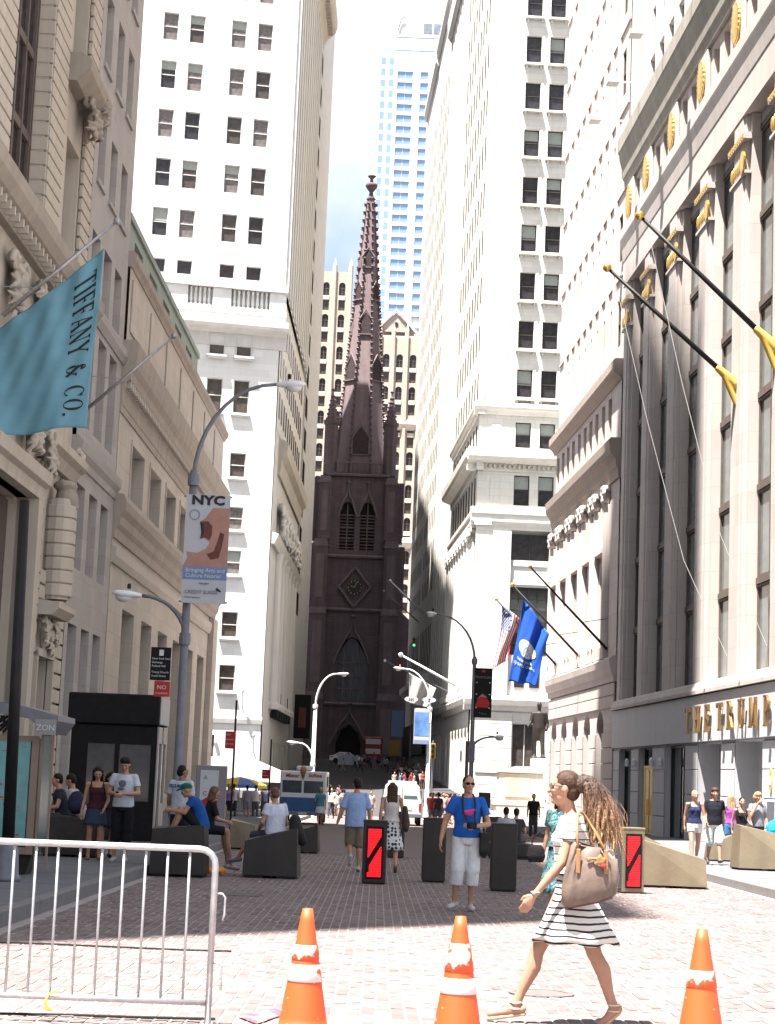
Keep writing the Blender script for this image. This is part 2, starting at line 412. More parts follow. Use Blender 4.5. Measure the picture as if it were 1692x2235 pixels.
rest = MB(); rnd = random.Random(3); cnt = 0; j = 0; Y = 10.9
bx = int((BX1 - BX0) / bw)
# joints run along the street; each file of bricks is staggered
cells = []
for i in range(bx):
    x = BX0 + bw * (i + .5); Y = 10.6 + (bl / 2 if i % 2 else 0)
    while Y < 46:
        if abs(x) < .215 * Y + 1.0: cells.append((Y, x, i))
        Y += bl
near = sorted([c for c in cells if c[0] > 12.15 and abs(c[1]) < .205 * c[0]])[:300]
nearset = set(near)
for c in near:
    o = put(BM[rnd.randrange(8)], 'brick', road, None, (c[1] + .01 * math.sin(c[0] * 3 + c[2]) * 0, c[0], gz(c[0]) + rnd.uniform(-.003, .003)))
    o.rotation_euler = (rad(rnd.uniform(-.7, .7)), rad(rnd.uniform(-.7, .7)), rad(rnd.uniform(-.8, .8)))
for c in cells:
    if c in nearset: continue
    Y, x, _ = c; g = .008; z = gz(Y) + rnd.uniform(-.004, .003); t = rnd.uniform(-.003, .003)
    x0, x1, y0, y1 = x - bw / 2 + g, x + bw / 2 - g, Y - bl / 2 + g, Y + bl / 2 - g
    rest.add([(x0, y0, z - .03), (x1, y0, z - .03), (x1, y1, z - .03), (x0, y1, z - .03), (x0, y0, z + t), (x1, y0, z - t), (x1, y1, z - t), (x0, y1, z + t)],
             [(4, 5, 6, 7), (0, 1, 5, 4), (1, 2, 6, 5), (2, 3, 7, 6), (3, 0, 4, 7)], rnd.choice((0, 0, 1, 1, 2, 3)))
o = rest.build('brick_paving', ['brick_a', 'brick_b', 'brick_c', 'brick_d'], road); o['kind'] = 'stuff'
far_b = strip([BX0, 0, BX1], [46, 60, 80, 100, 120, 128], -.0005).build('paving', None or 'brick_c', road); o = far_b; o['kind'] = 'stuff'
mat('paver_far', (.155, .122, .118), .9, .2, 4, .2)
far_b.data.materials.clear(); far_b.data.materials.append(M['paver_far'])
# manhole cover and drain marks
for (x, y, r) in ((1.35, 14.9, .21), (-1.9, 27.0, .3)):
    mb = MB(); mb.lathe([(r + .05, 0), (r + .05, .006), (r, .006), (r, .002), (r - .02, .002), (r - .03, .007), (.02, .007)], 28)
    tag(mb.build('manhole_cover', mat('iron_worn_%d' % int(y), (.12, .105, .10), .8, .3, 9, .3), None, None), 'worn iron cover in the brick paving %s' % ('beside the striped dress' if x > 0 else 'behind the steel barrier'), 'manhole cover').location = (x, y, gz(y) + .004)
def pavement(x0, x1, ys, name, kx, side):
    sw = strip([x0, x1] if x0 < x1 else [x1, x0], ys, .15).build(name, 'sidewalk'); tag(sw, kind='structure')
    # flagstones and granite kerb stones as real pieces
    y = ys[0]; rnd = random.Random(len(name)); k = 0
    while y < 62:
        L = 2.2; mb = MB(); a, b = y + .008, y + L - .008
        w0, w1 = (kx, kx + .16 * side)
        lo, hi = min(w0, w1), max(w0, w1)
        mb.loft([[(lo, a, gz(a) - .05), (hi, a, gz(a) - .05), (hi, a, gz(a) + .15), (hi - .012, a, gz(a) + .166), (lo + .012, a, gz(a) + .166), (lo, a, gz(a) + .15)],
                 [(lo, b, gz(b) - .05), (hi, b, gz(b) - .05), (hi, b, gz(b) + .15), (hi - .012, b, gz(b) + .166), (lo + .012, b, gz(b) + .166), (lo, b, gz(b) + .15)]])
        mb.build('kerb_stone', 'kerb_granite', sw); y += L
    mb = MB(); lo, hi = min(kx, kx + .16 * side), max(kx, kx + .16 * side); a, b = y, ys[-1]
    mb.loft([[(lo, q, gz(q) - .3), (hi, q, gz(q) - .3), (hi, q, gz(q) + .165), (lo, q, gz(q) + .165)] for q in (a, b)]); mb.build('kerb_stone', 'kerb_granite', sw)
    y = ys[0]
    me = MB()
    while y < 55:
        x = kx + .17 * side; L = 1.5
        while abs(x - kx) < (abs(x1 - x0) - 1.6):
            q0, q1 = min(x, x + L * side) + .006, max(x, x + L * side) - .006
            if abs((q0 + q1) / 2) < .215 * (y + 1) + 1.6 and y > 14:
                mb = MB(); t = rnd.uniform(0, .004)
                mb.loft([[(q0, y + .006, gz(y) + .13), (q1, y + .006, gz(y) + .13), (q1, y + L - .006, gz(y + L) + .13), (q0, y + L - .006, gz(y + L) + .13)],
                         [(q0, y + .006, gz(y) + .158 + t), (q1, y + .006, gz(y) + .158 + t), (q1, y + L - .006, gz(y + L) + .158), (q0, y + L - .006, gz(y + L) + .158 + t)]])
                mb.build('flagstone', 'sidewalk', sw)
            x += L * side
        y += L
    return sw
pavement(-3.78, -16, [4, 20, 40, 60, 80, 100, 128], 'pavement_left', -3.78, -1)
pavement(6.82, 18, [4, 20, 40, 60, 80, 100, 122], 'pavement_right', 6.82, 1)
# ------------------------------------------------------------------ buildings, north side (right)
def core(parent, fr, u0, u1, n0, n1, z0, z1, mt, name='wall'):
    mb = MB(fr.sg); mb.box(u0, u1, n0, n1, z0, z1); return mb.build(name, mt, parent, fr)
def block_rows(parent, fr, u0, u1, z0, z1, hgt, n0, n1, mt, name='stone', L=None, gap=.03, stagger=True):
    """separate stones laid in courses with recessed joints"""
    k = max(1, round((z1 - z0) / hgt)); h = (z1 - z0) / k
    for i in range(k):
        a = u0; L_ = L or (u1 - u0)
        first = L_ * .5 if (stagger and i % 2 and L) else L_
        while a < u1 - .02:
            b = min(u1, a + first); first = L_
            if u1 - b < .25: b = u1
            key = ('stone', round(b - a, 2), round(h, 2), n0, n1, mt, fr.sg, gap)
            if key not in _W:
                m_ = MB(fr.sg); m_.box(gap / 2, b - a - gap / 2, n0, n1, gap / 2, h - gap / 2, bev=.02); _W[key] = m_.mesh(mt)
            put(_W[key], name, parent, fr, (a, 0, z0 + i * h)); a = b

# --- building with the gilded letters (nearest on the right)
T = empty('bank_building', FR.w(78, -2, -.5), 'pale stone building with gilded lettering and gold medallions, nearest on the right', 'building')
core(T, FR, 56, 94.55, -.95, -16, -1.5, 33.0, 'limestone')
gf = [(89.7, 92.9), (84.5, 87.8), (77.6, 81.8), (71.2, 75.3), (65.0, 69.1), (58.5, 62.5)]
mb = MB(1)
wall(mb, 56, 94.55, -1.2, 3.48, [(a, b, -1.2, 3.44) for a, b in gf], -.06, .85)
mb.build('wall', 'granite_grey', T, FR)
prev = 56
for a, b in sorted(gf) + [(94.55, 95)]:
    block_rows(T, FR, prev, a, -.62, 3.40, 1.0, -.05, .0, 'granite_grey', 'panel', gap=.035); prev = b
for a, b in gf[:3]:
    cx, w_ = (a + b) / 2, b - a
    window(T, FR, cx, -.30, -.62, w_, 4.05, 'sash', 'bronze_dark_shaded', 'glass_street', rows=1, cols=2 if w_ > 4 else 1)
# gilded double door in the middle opening
mb = MB(1); mb.box(85.2, 87.1, -.30, -.22, -.5, 2.5); mb.box(86.12, 86.18, -.22, -.19, -.4, 2.4)
dr = mb.build('door', 'gold_paint', T, FR)
for k in (0, 1):
    mb = MB(1); mb.box(85.9 + k * .4, 85.96 + k * .4, -.19, -.12, .35, 1.1); mb.build('handle', 'gold', dr).location = (0, 0, 0)
mb = MB(1); mb.box(84.9, 87.4, -.31, -.18, 2.5, 2.62); mb.box(84.9, 85.18, -.31, -.2, -.5, 2.5); mb.box(87.12, 87.4, -.31, -.2, -.5, 2.5); mb.build('door_frame', 'gold_paint', T, FR)
for i, u in enumerate((84.1, 88.2, 82.2, 90.1)):       # wall lamps by the doors
    mb = MB(1); mb.lathe([(.02, 0), (.09, .05), (.1, .3), (.06, .38), (.02, .42)], 10, (u, .12, 2.55)); mb.box(u - .03, u + .03, 0, .1, 2.6, 2.7); mb.build('wall_lamp', 'white_metal', T, FR)
# recessed portals: back walls and dark doors
for a, b in gf[3:]:
    core(T, FR, a + .02, b - .02, -.9, -.94, -1.2, 3.43, 'granite_grey', 'portal_back')
    window(T, FR, (a + b) / 2, -.86, -.6, 2.0, 3.4, 'sash', 'bronze_dark_shaded', 'glass_dark', rows=2, cols=2)
# lettering band of three slabs
for a, b in ((56, 67.8), (67.8, 73.9), (73.9, 94.55)):
    mb = MB(1); mb.box(a + .02, b - .02, -.5, .10, 3.49, 5.36, bev=.02); mb.build('panel', 'granite_grey', T, FR)
mb = MB(1); steps(mb, 56, 94.55, [(-.6, 5.40), (.20, 5.40), (.20, 5.55), (.02, 5.88), (-.6, 5.88)]); mb.build('ledge', 'limestone', T, FR)
# serif lettering
G = {
 'T': (.82, [('L', .41, 0, .41, 1, 2), ('L', .02, .965, .80, .965, 1), ('L', .03, .82, .03, 1, 1), ('L', .79, .82, .79, 1, 1), ('L', .25, .025, .57, .025, 1)]),
 'I': (.40, [('L', .20, 0, .20, 1, 2), ('L', .04, .025, .36, .025, 1), ('L', .04, .975, .36, .975, 1)]),
 'F': (.70, [('L', .18, 0, .18, 1, 2), ('L', .02, .025, .36, .025, 1), ('L', .02, .975, .66, .975, 1), ('L', .18, .53, .52, .53, 1), ('L', .65, .80, .65, 1, 1), ('L', .52, .42, .52, .64, 1)]),
 'E': (.72, [('L', .18, 0, .18, 1, 2), ('L', .02, .025, .66, .025, 1), ('L', .02, .975, .64, .975, 1), ('L', .18, .53, .52, .53, 1), ('L', .63, .80, .63, 1, 1), ('L', .65, 0, .65, .2, 1), ('L', .52, .42, .52, .64, 1)]),
 'H': (.90, [('L', .18, 0, .18, 1, 2), ('L', .72, 0, .72, 1, 2), ('L', .18, .53, .72, .53, 1), ('L', .02, .025, .34, .025, 1), ('L', .02, .975, .34, .975, 1), ('L', .56, .025, .88, .025, 1), ('L', .56, .975, .88, .975, 1)]),
 'A': (.88, [('L', .10, .02, .44, 1, 1), ('L', .44, 1, .78, .02, 2), ('L', .22, .36, .66, .36, 1), ('L', .0, .025, .22, .025, 1), ('L', .62, .025, .88, .025, 1)]),
 'N': (.92, [('L', .14, 0, .14, 1, 1), ('L', .14, .98, .76, .02, 2), ('L', .76, 0, .76, 1, 1), ('L', .02, .025, .28, .025, 1), ('L', .0, .975, .2, .975, 1), ('L', .64, .975, .90, .975, 1)]),
 'Y': (.86, [('L', .10, 1, .43, .46, 2), ('L', .76, 1, .43, .46, 1), ('L', .43, .48, .43, 0, 2), ('L', .27, .025, .59, .025, 1), ('L', .0, .975, .24, .975, 1), ('L', .64, .975, .86, .975, 1)]),
 'R': (.84, [('L', .18, 0, .18, 1, 2), ('L', .02, .025, .34, .025, 1), ('R', .28, .74, .30, .26, -90, 90), ('L', .04, .975, .30, .975, 1), ('L', .18, .50, .30, .50, 1), ('L', .36, .5, .74, .02, 2), ('L', .62, .025, .84, .025, 1)]),
 'P': (.72, [('L', .18, 0, .18, 1, 2), ('L', .02, .025, .34, .025, 1), ('R', .28, .72, .32, .28, -90, 90), ('L', .04, .975, .30, .975, 1), ('L', .18, .46, .30, .46, 1)]),
 'U': (.86, [('L', .18, .3, .18, 1, 2), ('L', .70, .3, .70, 1, 1), ('R', .44, .32, .29, .32, 180, 360), ('L', .02, .975, .34, .975, 1), ('L', .58, .975, .84, .975, 1)]),
 'M': (1.06, [('L', .14, 0, .18, 1, 1), ('L', .18, 1, .52, .08, 2), ('L', .52, .08, .86, 1, 1), ('L', .86, 1, .90, 0, 2), ('L', .0, .025, .26, .025, 1), ('L', .76, .025, 1.04, .025, 1)]),
 'C': (.88, [('R', .46, .5, .43, .50, 42, 318), ('L', .78, .68, .80, .95, 1)]),
 'O': (.92, [('R', .46, .5, .43, .50, 0, 360)]),
 '.': (.34, [('L', .14, 0, .14, .14, 2.2)]),
 '&': (.95, [('R', .36, .77, .19, .21, -20, 250), ('L', .20, .66, .80, .03, 2), ('R', .34, .28, .30, .28, 100, 330), ('L', .58, .12, .80, .50, 1), ('L', .68, .52, .92, .52, 1)]),
 ' ': (.45, [])}
def glyph_polys(ch, thin=.05, thick=.15):
    out = []
    for s_ in G[ch][1]:
        if s_[0] == 'L':
            _, x0, y0, x1, y1, w_ = s_; w_ = thin if w_ == 1 else thick * w_ / 2
            d = Vector((x1 - x0, y1 - y0)); d.normalize(); n_ = Vector((-d.y, d.x)) * (w_ / 2)
            k = 4
            for i in range(k):
                a = Vector((x0, y0)).lerp(Vector((x1, y1)), i / k); b = Vector((x0, y0)).lerp(Vector((x1, y1)), (i + 1) / k)
                out.append([a - n_, b - n_, b + n_, a + n_])
        else:
            _, cx, cy, rx, ry, a0, a1 = s_; k = 18
            for i in range(k):
                q = []
                for a in (a0 + (a1 - a0) * i / k, a0 + (a1 - a0) * (i + 1) / k):
                    c, s2 = math.cos(rad(a)), math.sin(rad(a)); t = thin + (thick - thin) * abs(c) ** 1.5
                    q.append((Vector((cx + rx * c, cy + ry * s2)), Vector((cx + (rx - t) * c, cy + (ry - t * .5) * s2))))
                out.append([q[0][0], q[1][0], q[1][1], q[0][1]])
    return out
def raised_letter(ch, size, depth, mt, sg, flip=1):
    mb = MB(sg)
    for p in glyph_polys(ch, .07, .17):
        q = [(flip * v.x * size, v.y * size) for v in p]
        mb.prism(q, 0, depth, 'y')
    return mb.mesh(mt)
for i, (ch, Y) in enumerate(zip('THETRUMP', (76.45, 74.75, 72.95, 70.9, 69.25, 67.55, 65.95, 63.9))):
    o = put(raised_letter(ch, 1.05, .09, 'letter_gold', 1, -1), 'letter', T, FR, (Y, .20, 3.84))
    mb = MB(1); mb.box(-.55, -.5, -.1, .02, .15, .2); mb.box(-.35, -.3, -.1, .02, .8, .85); mb.build('letter_pin', 'letter_gold', o)
# pilasters with stepped edges, gold capitals
pil = [(92.6, 94.55), (86.9, 89.2), (80.6, 83.2), (74.4, 76.9), (68.3, 70.8), (62.1, 64.7), (56, 58.6)]
for a, b in pil:
    mb = MB(1); s_ = .28
    prof = [(a, -.9), (a, -.22), (a + s_, -.22), (a + s_, -.06), (a + 2 * s_, -.06), (a + 2 * s_, .0), (b - 2 * s_, .0), (b - 2 * s_, -.06), (b - s_, -.06), (b - s_, -.22), (b, -.22), (b, -.9)]
    mb.prism(prof, 5.89, 27.4, 'z'); p_ = mb.build('pilaster', 'limestone', T, FR)
    mb = MB(1); mb.box(a - .05, b + .05, -.2, .10, 26.35, 26.6); mb.box(a + .02, b - .02, -.2, .05, 25.0, 25.12); mb.build('capital', 'limestone', T, FR)
    cu = (a + b) / 2
    for k in range(7):
        key = ('goldbead',)
        if key not in _W: q = MB(1); q.ball((0, .0, 0), (.13, .07, .30), 10); _W[key] = q.mesh('gold', True)
        put(_W[key], 'gold_bead', T, FR, (a + .3 + k * (b - a - .6) / 6, .01, 25.5))
    for k in range(9):
        key = ('goldbar',)
        if key not in _W: q = MB(1); q.box(-.06, .06, .10, .15, 0, .16); _W[key] = q.mesh('gold')
        put(_W[key], 'gold_dentil', T, FR, (a + .15 + k * (b - a - .3) / 8, 0, 26.4))
    mb = MB(1); mb.prism([(a + .3 + .30 * math.cos(t * .3927), 25.5 + .42 * math.sin(t * .3927)) for t in range(16)], .02, .11, 'y'); mb.build('gold_rosette', 'gold', T, FR)
# window bays between the pilasters
bays = [(89.2, 92.6), (83.2, 86.9), (76.9, 80.6), (70.8, 74.4), (64.7, 68.3), (58.6, 62.1)]
mat('glass_bay', (.16, .19, .19), .12, .4, .6, spec=.7)
for bi, (a, b) in enumerate(bays):
    z = 5.95
    for r in range(6):
        h = 3.22
        window(T, FR, (a + b) / 2, -.58, z, b - a - .1, h, 'sash', 'stone_pink_dark' if 0 else 'frame_brown', 'glass_bay', rows=1, cols=2)
        mb = MB(1); mb.box(a + .02, b - .02, -.72, -.53, z + h + .02, z + h + .26); mb.build('transom', 'frame_brown', T, FR)
        z += h + .28
    core(T, FR, a + .03, b - .03, -.56, -.80, z, 27.38, 'limestone', 'bay_head')
mb = MB(1); steps(mb, 56, 94.55, [(-1, 27.42), (.03, 27.42), (.03, 28.75), (.06, 28.8), (.12, 29.4), (.22, 29.85), (.24, 29.95), (.24, 30.45), (.1, 30.5), (-1, 30.5)]); mb.build('string_course', 'limestone', T, FR)
med = [92.9, 88.3, 82.2, 76.0, 69.8, 63.6, 57.6]
ops = []
for a, b in zip(med[1:], med):
    L_ = b - a
    for k in ((.30, .48), (.60, .78)): ops.append((a + L_ * k[0], a + L_ * k[1], 30.7, 32.5))
mb = MB(1); wall(mb, 56, 94.55, 30.51, 32.75, ops, -.12, .75); mb.build('frieze', 'limestone', T, FR)
for o_ in ops: window(T, FR, (o_[0] + o_[1]) / 2, -.7, 30.7, o_[1] - o_[0], 1.8, 'slit', gm='glass_brown')
for u in med:
    mb = MB(1); mb.box(u - .85, u + .85, -.12, .06, 30.55, 32.7, bev=.03); mb.build('medallion_panel', 'limestone', T, FR)
    b = Blob(1); b.ball((u, .08, 31.6), (.62, .16, .86), 20)
    for k in range(8): b.cap((u, .2, 31.6), (u + .4 * math.cos(k * .785), .16, 31.6 + .6 * math.sin(k * .785)), .05, .05, 6)
    for k in range(24): b.ball((u + .58 * math.cos(k * .2618), .12, 31.6 + .82 * math.sin(k * .2618)), .085, 6)
    b.fuse('medallion', 'gold', T, FR, .045, 1)
mb = MB(1); steps(mb, 56, 94.55, [(-1, 32.78), (.04, 32.78), (.08, 33.2), (.16, 33.3), (.2, 33.8), (.34, 34.3), (.38, 34.6), (.44, 34.7), (.44, 35.45), (.36, 35.55), (-1, 35.55)]); mb.build('cornice', 'stone_weathered', T, FR)
# shaft above the cornice
ops = []; uu = 58.0
while uu < 93.2:
    for z in range(9): ops.append((uu, uu + 1.25, 36.2 + z * 4.2, 39.0 + z * 4.2))
    uu += 2.35
mb = MB(1); wall(mb, 56, 94.4, 35.55, 76, ops, -.75, .4); mb.build('shaft_wall', 'stone_pink', T, FR)
core(T, FR, 56.2, 94.3, -1.3, -16, 33.05, 75.9, 'stone_pink')
mat('glass_sky', (.20, .22, .27), .12, .3, .6, spec=.8)
for o_ in ops:
    if o_[2] < 62 and o_[0] > 72: window(T, FR, (o_[0] + o_[1]) / 2, -.85, o_[2], 1.25, 2.8, 'sash', 'frame_white', 'glass_sky')
for u in (94.0, 88.6, 82.5, 76.3):
    mb = MB(1); mb.box(u - .04, u + .04, .1, 1.55, 36.3, 36.38); mb.box(u - .04, u + .04, .1, .18, 35.55, 36.38); mb.box(u - .32, u + .32, 1.5, 2.1, 36.18, 36.42, bev=.04); mb.build('floodlight', 'white_metal', T, FR)
# sign plates by the portals
mb = MB(1); mb.box(63.3, 64.2, .0, .03, .2, 1.3); mb.build('plaque', 'grey_metal', T, FR)
for k in range(2):
    mb = MB(1); mb.prism([(63.75 + .18 * math.cos(t * .5236), 2.0 + .42 * math.sin(t * .5236)) for t in range(12)], 0, .04, 'y') if k == 0 else mb.box(63.6, 63.9, .041, .05, 1.85, 2.15)
    mb.build('emblem', 'gold_paint' if k == 0 else 'granite_grey', T, FR)

# --- arcaded building with a tall pale shaft
A_ = empty('arcade_building', FR.w(106, -2, -.9), 'pink stone building with arched windows, deep cornices and a tall slit-windowed shaft', 'building')
core(A_, FR, 94.65, 117.95, -1.0, -16, -2, 75, 'stone_pink')
ac = [99.1, 103.4, 107.55, 111.95, 116.1]
mb = MB(1); wall(mb, 94.62, 118.05, -1.6, 6.88, [(c - 1.15, c + 1.15, -.1, 5.55, 'arch') for c in ac], -.06, .7); mb.build('wall', 'stone_pink', A_, FR)
edges = [94.62] + [e for c in ac for e in (c - 1.15, c + 1.15)] + [118.05]
for i in range(0, len(edges), 2):
    block_rows(A_, FR, edges[i], edges[i + 1], -1.2, 4.35, .79, -.05, .05, 'stone_pink', L=None, gap=.045)
block_rows(A_, FR, 94.62, 118.05, 5.58, 6.86, .64, -.05, .04, 'stone_pink', L=2.1, gap=.045)
for c in ac:
    window(A_, FR, c, -.5, -.05, 2.28, 5.58, 'arch', 'black_metal', 'glass_dark')
    b = Blob(1)                                    # wrought grille in the arch head
    for k in range(9):
        b.ball((c + .7 * math.cos(k * .7) * (k / 9), -.4, 4.1 + .8 * math.sin(k * .9) * (k / 9)), (.16, .05, .16), 6)
    b.ball((c, -.4, 4.1), (.5, .05, .5), 10); b.fuse('grille', 'bronze', A_, FR, .06, 0)
mb = MB(1); steps(mb, 94.62, 118.3, [(-1, 6.9), (.06, 6.9), (.1, 7.25), (.2, 7.35), (.28, 7.7), (.32, 8.05), (.1, 8.2), (-1, 8.2)]); mb.build('belt_cornice', 'stone_pink', A_, FR)
mb = MB(1)
wall(mb, 94.62, 118.05, 8.2, 17.4, [(c - .95, c + .95, 8.9, 13.55, 'arch') for c in ac] + [(c - .85, c + .85, 14.5, 16.9) for c in ac], -.05, .75); mb.build('wall', 'stone_pink', A_, FR)
for c in ac:
    window(A_, FR, c, -.55, 8.95, 1.88, 4.58, 'arch', 'frame_brown', 'glass_dark')
    window(A_, FR, c, -.55, 14.5, 1.7, 2.4, 'sash', 'frame_brown', 'glass_dark')
    mb = MB(1); mb.box(c - 1.3, c + 1.3, -.05, .3, 13.85, 14.1); mb.build('sill_course', 'stone_pink', A_, FR)
    mb = MB(1); mb.box(c - .95, c + .95, -.5, .12, 8.25, 8.85); mb.build('balustrade', 'stone_pink', A_, FR)
    for side in (-1, 1):
        mb = MB(1); x = c + side * 1.55
        mb.box(x - .38, x + .38, -.05, .22, 8.2, 8.9); mb.lathe([(.30, 8.9), (.32, 9.1), (.30, 9.3), (.27, 16.4)], 12, (x, .0, 0)); mb.build('pilaster', 'stone_pink', A_, FR)
        b = Blob(1); b.box(x - .40, x + .40, -.1, .4, 17.1, 17.38)
        for q in (-1, 1):
            b.ball((x + q * .34, .32, 16.95), (.17, .12, .19), 8); b.ball((x + q * .2, .3, 16.6), (.15, .12, .2), 8)
        b.ball((x, .1, 16.75), (.32, .25, .4), 8); b.fuse('capital', 'stone_pink', A_, FR, .06, 1)
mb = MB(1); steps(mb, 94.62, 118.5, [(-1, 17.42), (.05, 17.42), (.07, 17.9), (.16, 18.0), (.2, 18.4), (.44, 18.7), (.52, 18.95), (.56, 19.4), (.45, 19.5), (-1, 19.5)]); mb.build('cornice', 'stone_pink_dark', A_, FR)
mb = MB(1)
at_ops = [(c + s_ - .55, c + s_ + .55, 19.9, 22.3) for c in ac for s_ in (-1.05, 1.05)]
wall(mb, 94.62, 118.05, 19.5, 22.6, at_ops, -.05, .75); mb.build('attic_wall', 'stone_pink', A_, FR)
for o_ in at_ops: window(A_, FR, (o_[0] + o_[1]) / 2, -.55, 19.9, 1.1, 2.4, 'sash', 'frame_brown', 'glass_dark')
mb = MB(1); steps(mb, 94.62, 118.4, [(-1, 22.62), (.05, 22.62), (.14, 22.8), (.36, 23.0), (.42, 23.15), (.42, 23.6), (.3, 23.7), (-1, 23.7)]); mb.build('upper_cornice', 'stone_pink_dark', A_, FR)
ops = []
for k in range(10):
    for r in range(11): ops.append((95.9 + k * 2.2, 96.95 + k * 2.2, 24.7 + r * 4.65, 27.3 + r * 4.65))
mb = MB(1); wall(mb, 94.62, 118.02, 23.7, 76, ops, -.15, .5); mb.build('shaft_wall', 'stone_pink', A_, FR)
for o_ in ops:
    if o_[2] < 57: window(A_, FR, (o_[0] + o_[1]) / 2, -.21, o_[2], 1.05, 2.6, 'sash', 'frame_brown', 'window_shadow', rows=2)
for r in range(8):
    mb = MB(1); mb.box(94.62, 118.02, -.15, -.06, 28.35 + r * 4.65, 28.5 + r * 4.65); mb.build('string_course', 'stone_pink', A_, FR)
core(A_, FR, 94.60, 94.68, -.2, -1.05, 23.75, 74.9, 'stone_pink', 'end_wall')
for k in range(9):
    mb = MB(1); mb.box(97.3 + k * 2.2, 97.75 + k * 2.2, -.15, .02, 23.72, 76); mb.build('pier', 'stone_pink', A_, FR)

# --- temple front with steps beyond it
Fh = empty('temple_building', FR.w(135, -6, -1), 'grey stone temple with a pediment, mostly hidden behind the arcaded building', 'building')
core(Fh, FR, 122.5, 148, -7.5, -30, -1.5, 17.6, 'stone_white_grey')
for k in range(8):
    mb = MB(1); u = 124 + k * 3.3; mb.lathe([(.95, 1.8), (.95, 2.0), (.82, 2.1), (.68, 14.6), (.8, 14.8), (1.0, 15.1), (1.0, 15.4)], 20, (u, -5.3, 0)); mb.build('column', 'stone_white_grey', Fh, FR)
mb = MB(1); mb.box(122, 148.5, -4.1, -7.4, 15.4, 17.6); mb.build('entablature', 'stone_white_grey', Fh, FR)
mb = MB(1); mb.prism([(121.6, 17.62), (148.9, 17.62), (135.2, 21.9)], -3.9, -28, 'y'); mb.build('pediment', 'copper_green', Fh, FR)
for k in range(10):
    mb = MB(1); mb.box(123 + k * .01, 149 - k * .01, -3.6 - .42 * k, .6 - .42 * k, -1.25 + .3 * k, -.95 + .3 * k); mb.build('step', 'stone_white_grey', Fh, FR)
# --- bank tower on the far corner (right), its front faces the camera
F14 = Frame((8.17, 169.0, 0), rad(3), -1)
B14 = empty('corner_bank_tower', (14, 175, -.2), 'tall white tower on the far right corner with paired dark windows and a columned base', 'building')
FRs = Frame(FR.o, FR.a, 1)
mb = MB(-1)
wc = [4.12, 6.38, 9.9, 12.2]
rows_ = [37.1 + 4.66 * k for k in range(14)]
ops = [(c - .72, c + .72, z, z + 2.6) for c in wc for z in rows_]
wall(mb, 0, 16, 36.4, 102, ops, 0, .4); mb.build('wall', 'stone_bankers', B14, F14)
rnd = random.Random(5)
for c in wc[:2]:
    for z in rows_[:9]:
        window(B14, F14, c, -.22, z, 1.44, 2.6, 'sash', 'frame_dark', 'glass_dark', blind=rnd.choice((0, 0, 0, .4, .55)))
        mb = MB(-1); mb.box(c - .95, c + .95, -.05, .45, z - .38, z - .2); mb.box(c - .75, c - .6, -.05, .3, z - .62, z - .38); mb.box(c + .6, c + .75, -.05, .3, z - .62, z - .38); mb.build('sill', 'stone_bankers', B14, F14)
        mb = MB(-1)
        for s_ in (-1, 1):
            for k in range(6): mb.box(c + s_ * .74, c + s_ * 1.02, 0, .05, z + k * .44 + .02, z + k * .44 + .40)
        mb.build('quoins', 'stone_bankers', B14, F14)['kind'] = 'stuff'
        mb = MB(-1); mb.prism([(c - .74, z + 2.62), (c + .74, z + 2.62), (c + 1.0, z + 3.5), (c - 1.0, z + 3.5)], 0, .05, 'y'); mb.build('lintel', 'stone_bankers', B14, F14)
for a, b in ((.25, .55), (2.2, 2.5)):
    mb = MB(-1); mb.box(a, b, 0, .07, 36.9, 101); mb.build('pier', 'stone_bankers', B14, F14)
mb = MB(-1); steps(mb, -.5, 16, [(-.5, 35.3), (.1, 35.3), (.2, 35.6), (.38, 35.8), (.45, 36.0), (.45, 36.3), (.3, 36.45), (-.5, 36.45)]); mb.build('cornice', 'stone_bankers', B14, F14)
ops = [(c - .72, c + .72, 32.3, 34.7) for c in wc]; mb = MB(-1); wall(mb, 0, 16, 32.0, 35.3, ops, 0, .4); mb.build('wall', 'stone_bankers', B14, F14)
for c in wc[:2]: window(B14, F14, c, -.22, 32.3, 1.44, 2.4, 'sash', 'frame_dark', 'glass_dark', blind=.5)
mb = MB(-1); mb.box(1.2, 2.05, 0, .06, 32.9, 34.4, bev=.03); mb.build('panel', 'stone_bankers', B14, F14)
mb = MB(-1); mb.box(1.2, 2.05, 0, .06, 27.2, 29.4, bev=.03); mb.build('panel', 'stone_bankers', B14, F14)
mb = MB(-1); steps(mb, -1.0, 16, [(-.5, 30.0), (.15, 30.0), (.2, 30.6), (1.0, 30.9), (1.15, 31.2), (1.2, 31.8), (1.0, 32.0), (-.5, 32.0)]); mb.build('cornice', 'stone_bankers', B14, F14)
for k in range(26):
    key = ('dent14',)
    if key not in _W: q = MB(-1); q.box(0, .22, .2, .45, 0, .35); _W[key] = q.mesh('stone_morgan')
    put(_W[key], 'dentil', B14, F14, (.1 + k * .45, 0, 30.25))
ops = [(c - .72, c + .72, 26.9, 29.7) for c in wc]; mb = MB(-1); wall(mb, 0, 16, 26.6, 30.0, ops, 0, .4); mb.build('wall', 'stone_bankers', B14, F14)
for c in wc[:2]: window(B14, F14, c, -.22, 26.9, 1.44, 2.8, 'sash', 'frame_dark', 'glass_dark', blind=.45)
mb = MB(-1); steps(mb, -.5, 16, [(-.5, 24.9), (.15, 24.9), (.2, 25.2), (.3, 25.3), (.3, 25.9), (.42, 26.0), (.42, 26.35), (.25, 26.6), (-.5, 26.6)]); mb.build('belt_course', 'stone_bankers', B14, F14)
mb = MB(-1); wall(mb, 0, 16, 9.3, 24.9, [(3.3, 6.9, 9.4, 24.6), (8.8, 12.5, 9.4, 24.6)], .1, 1.0); mb.build('wall', 'stone_bankers', B14, F14)
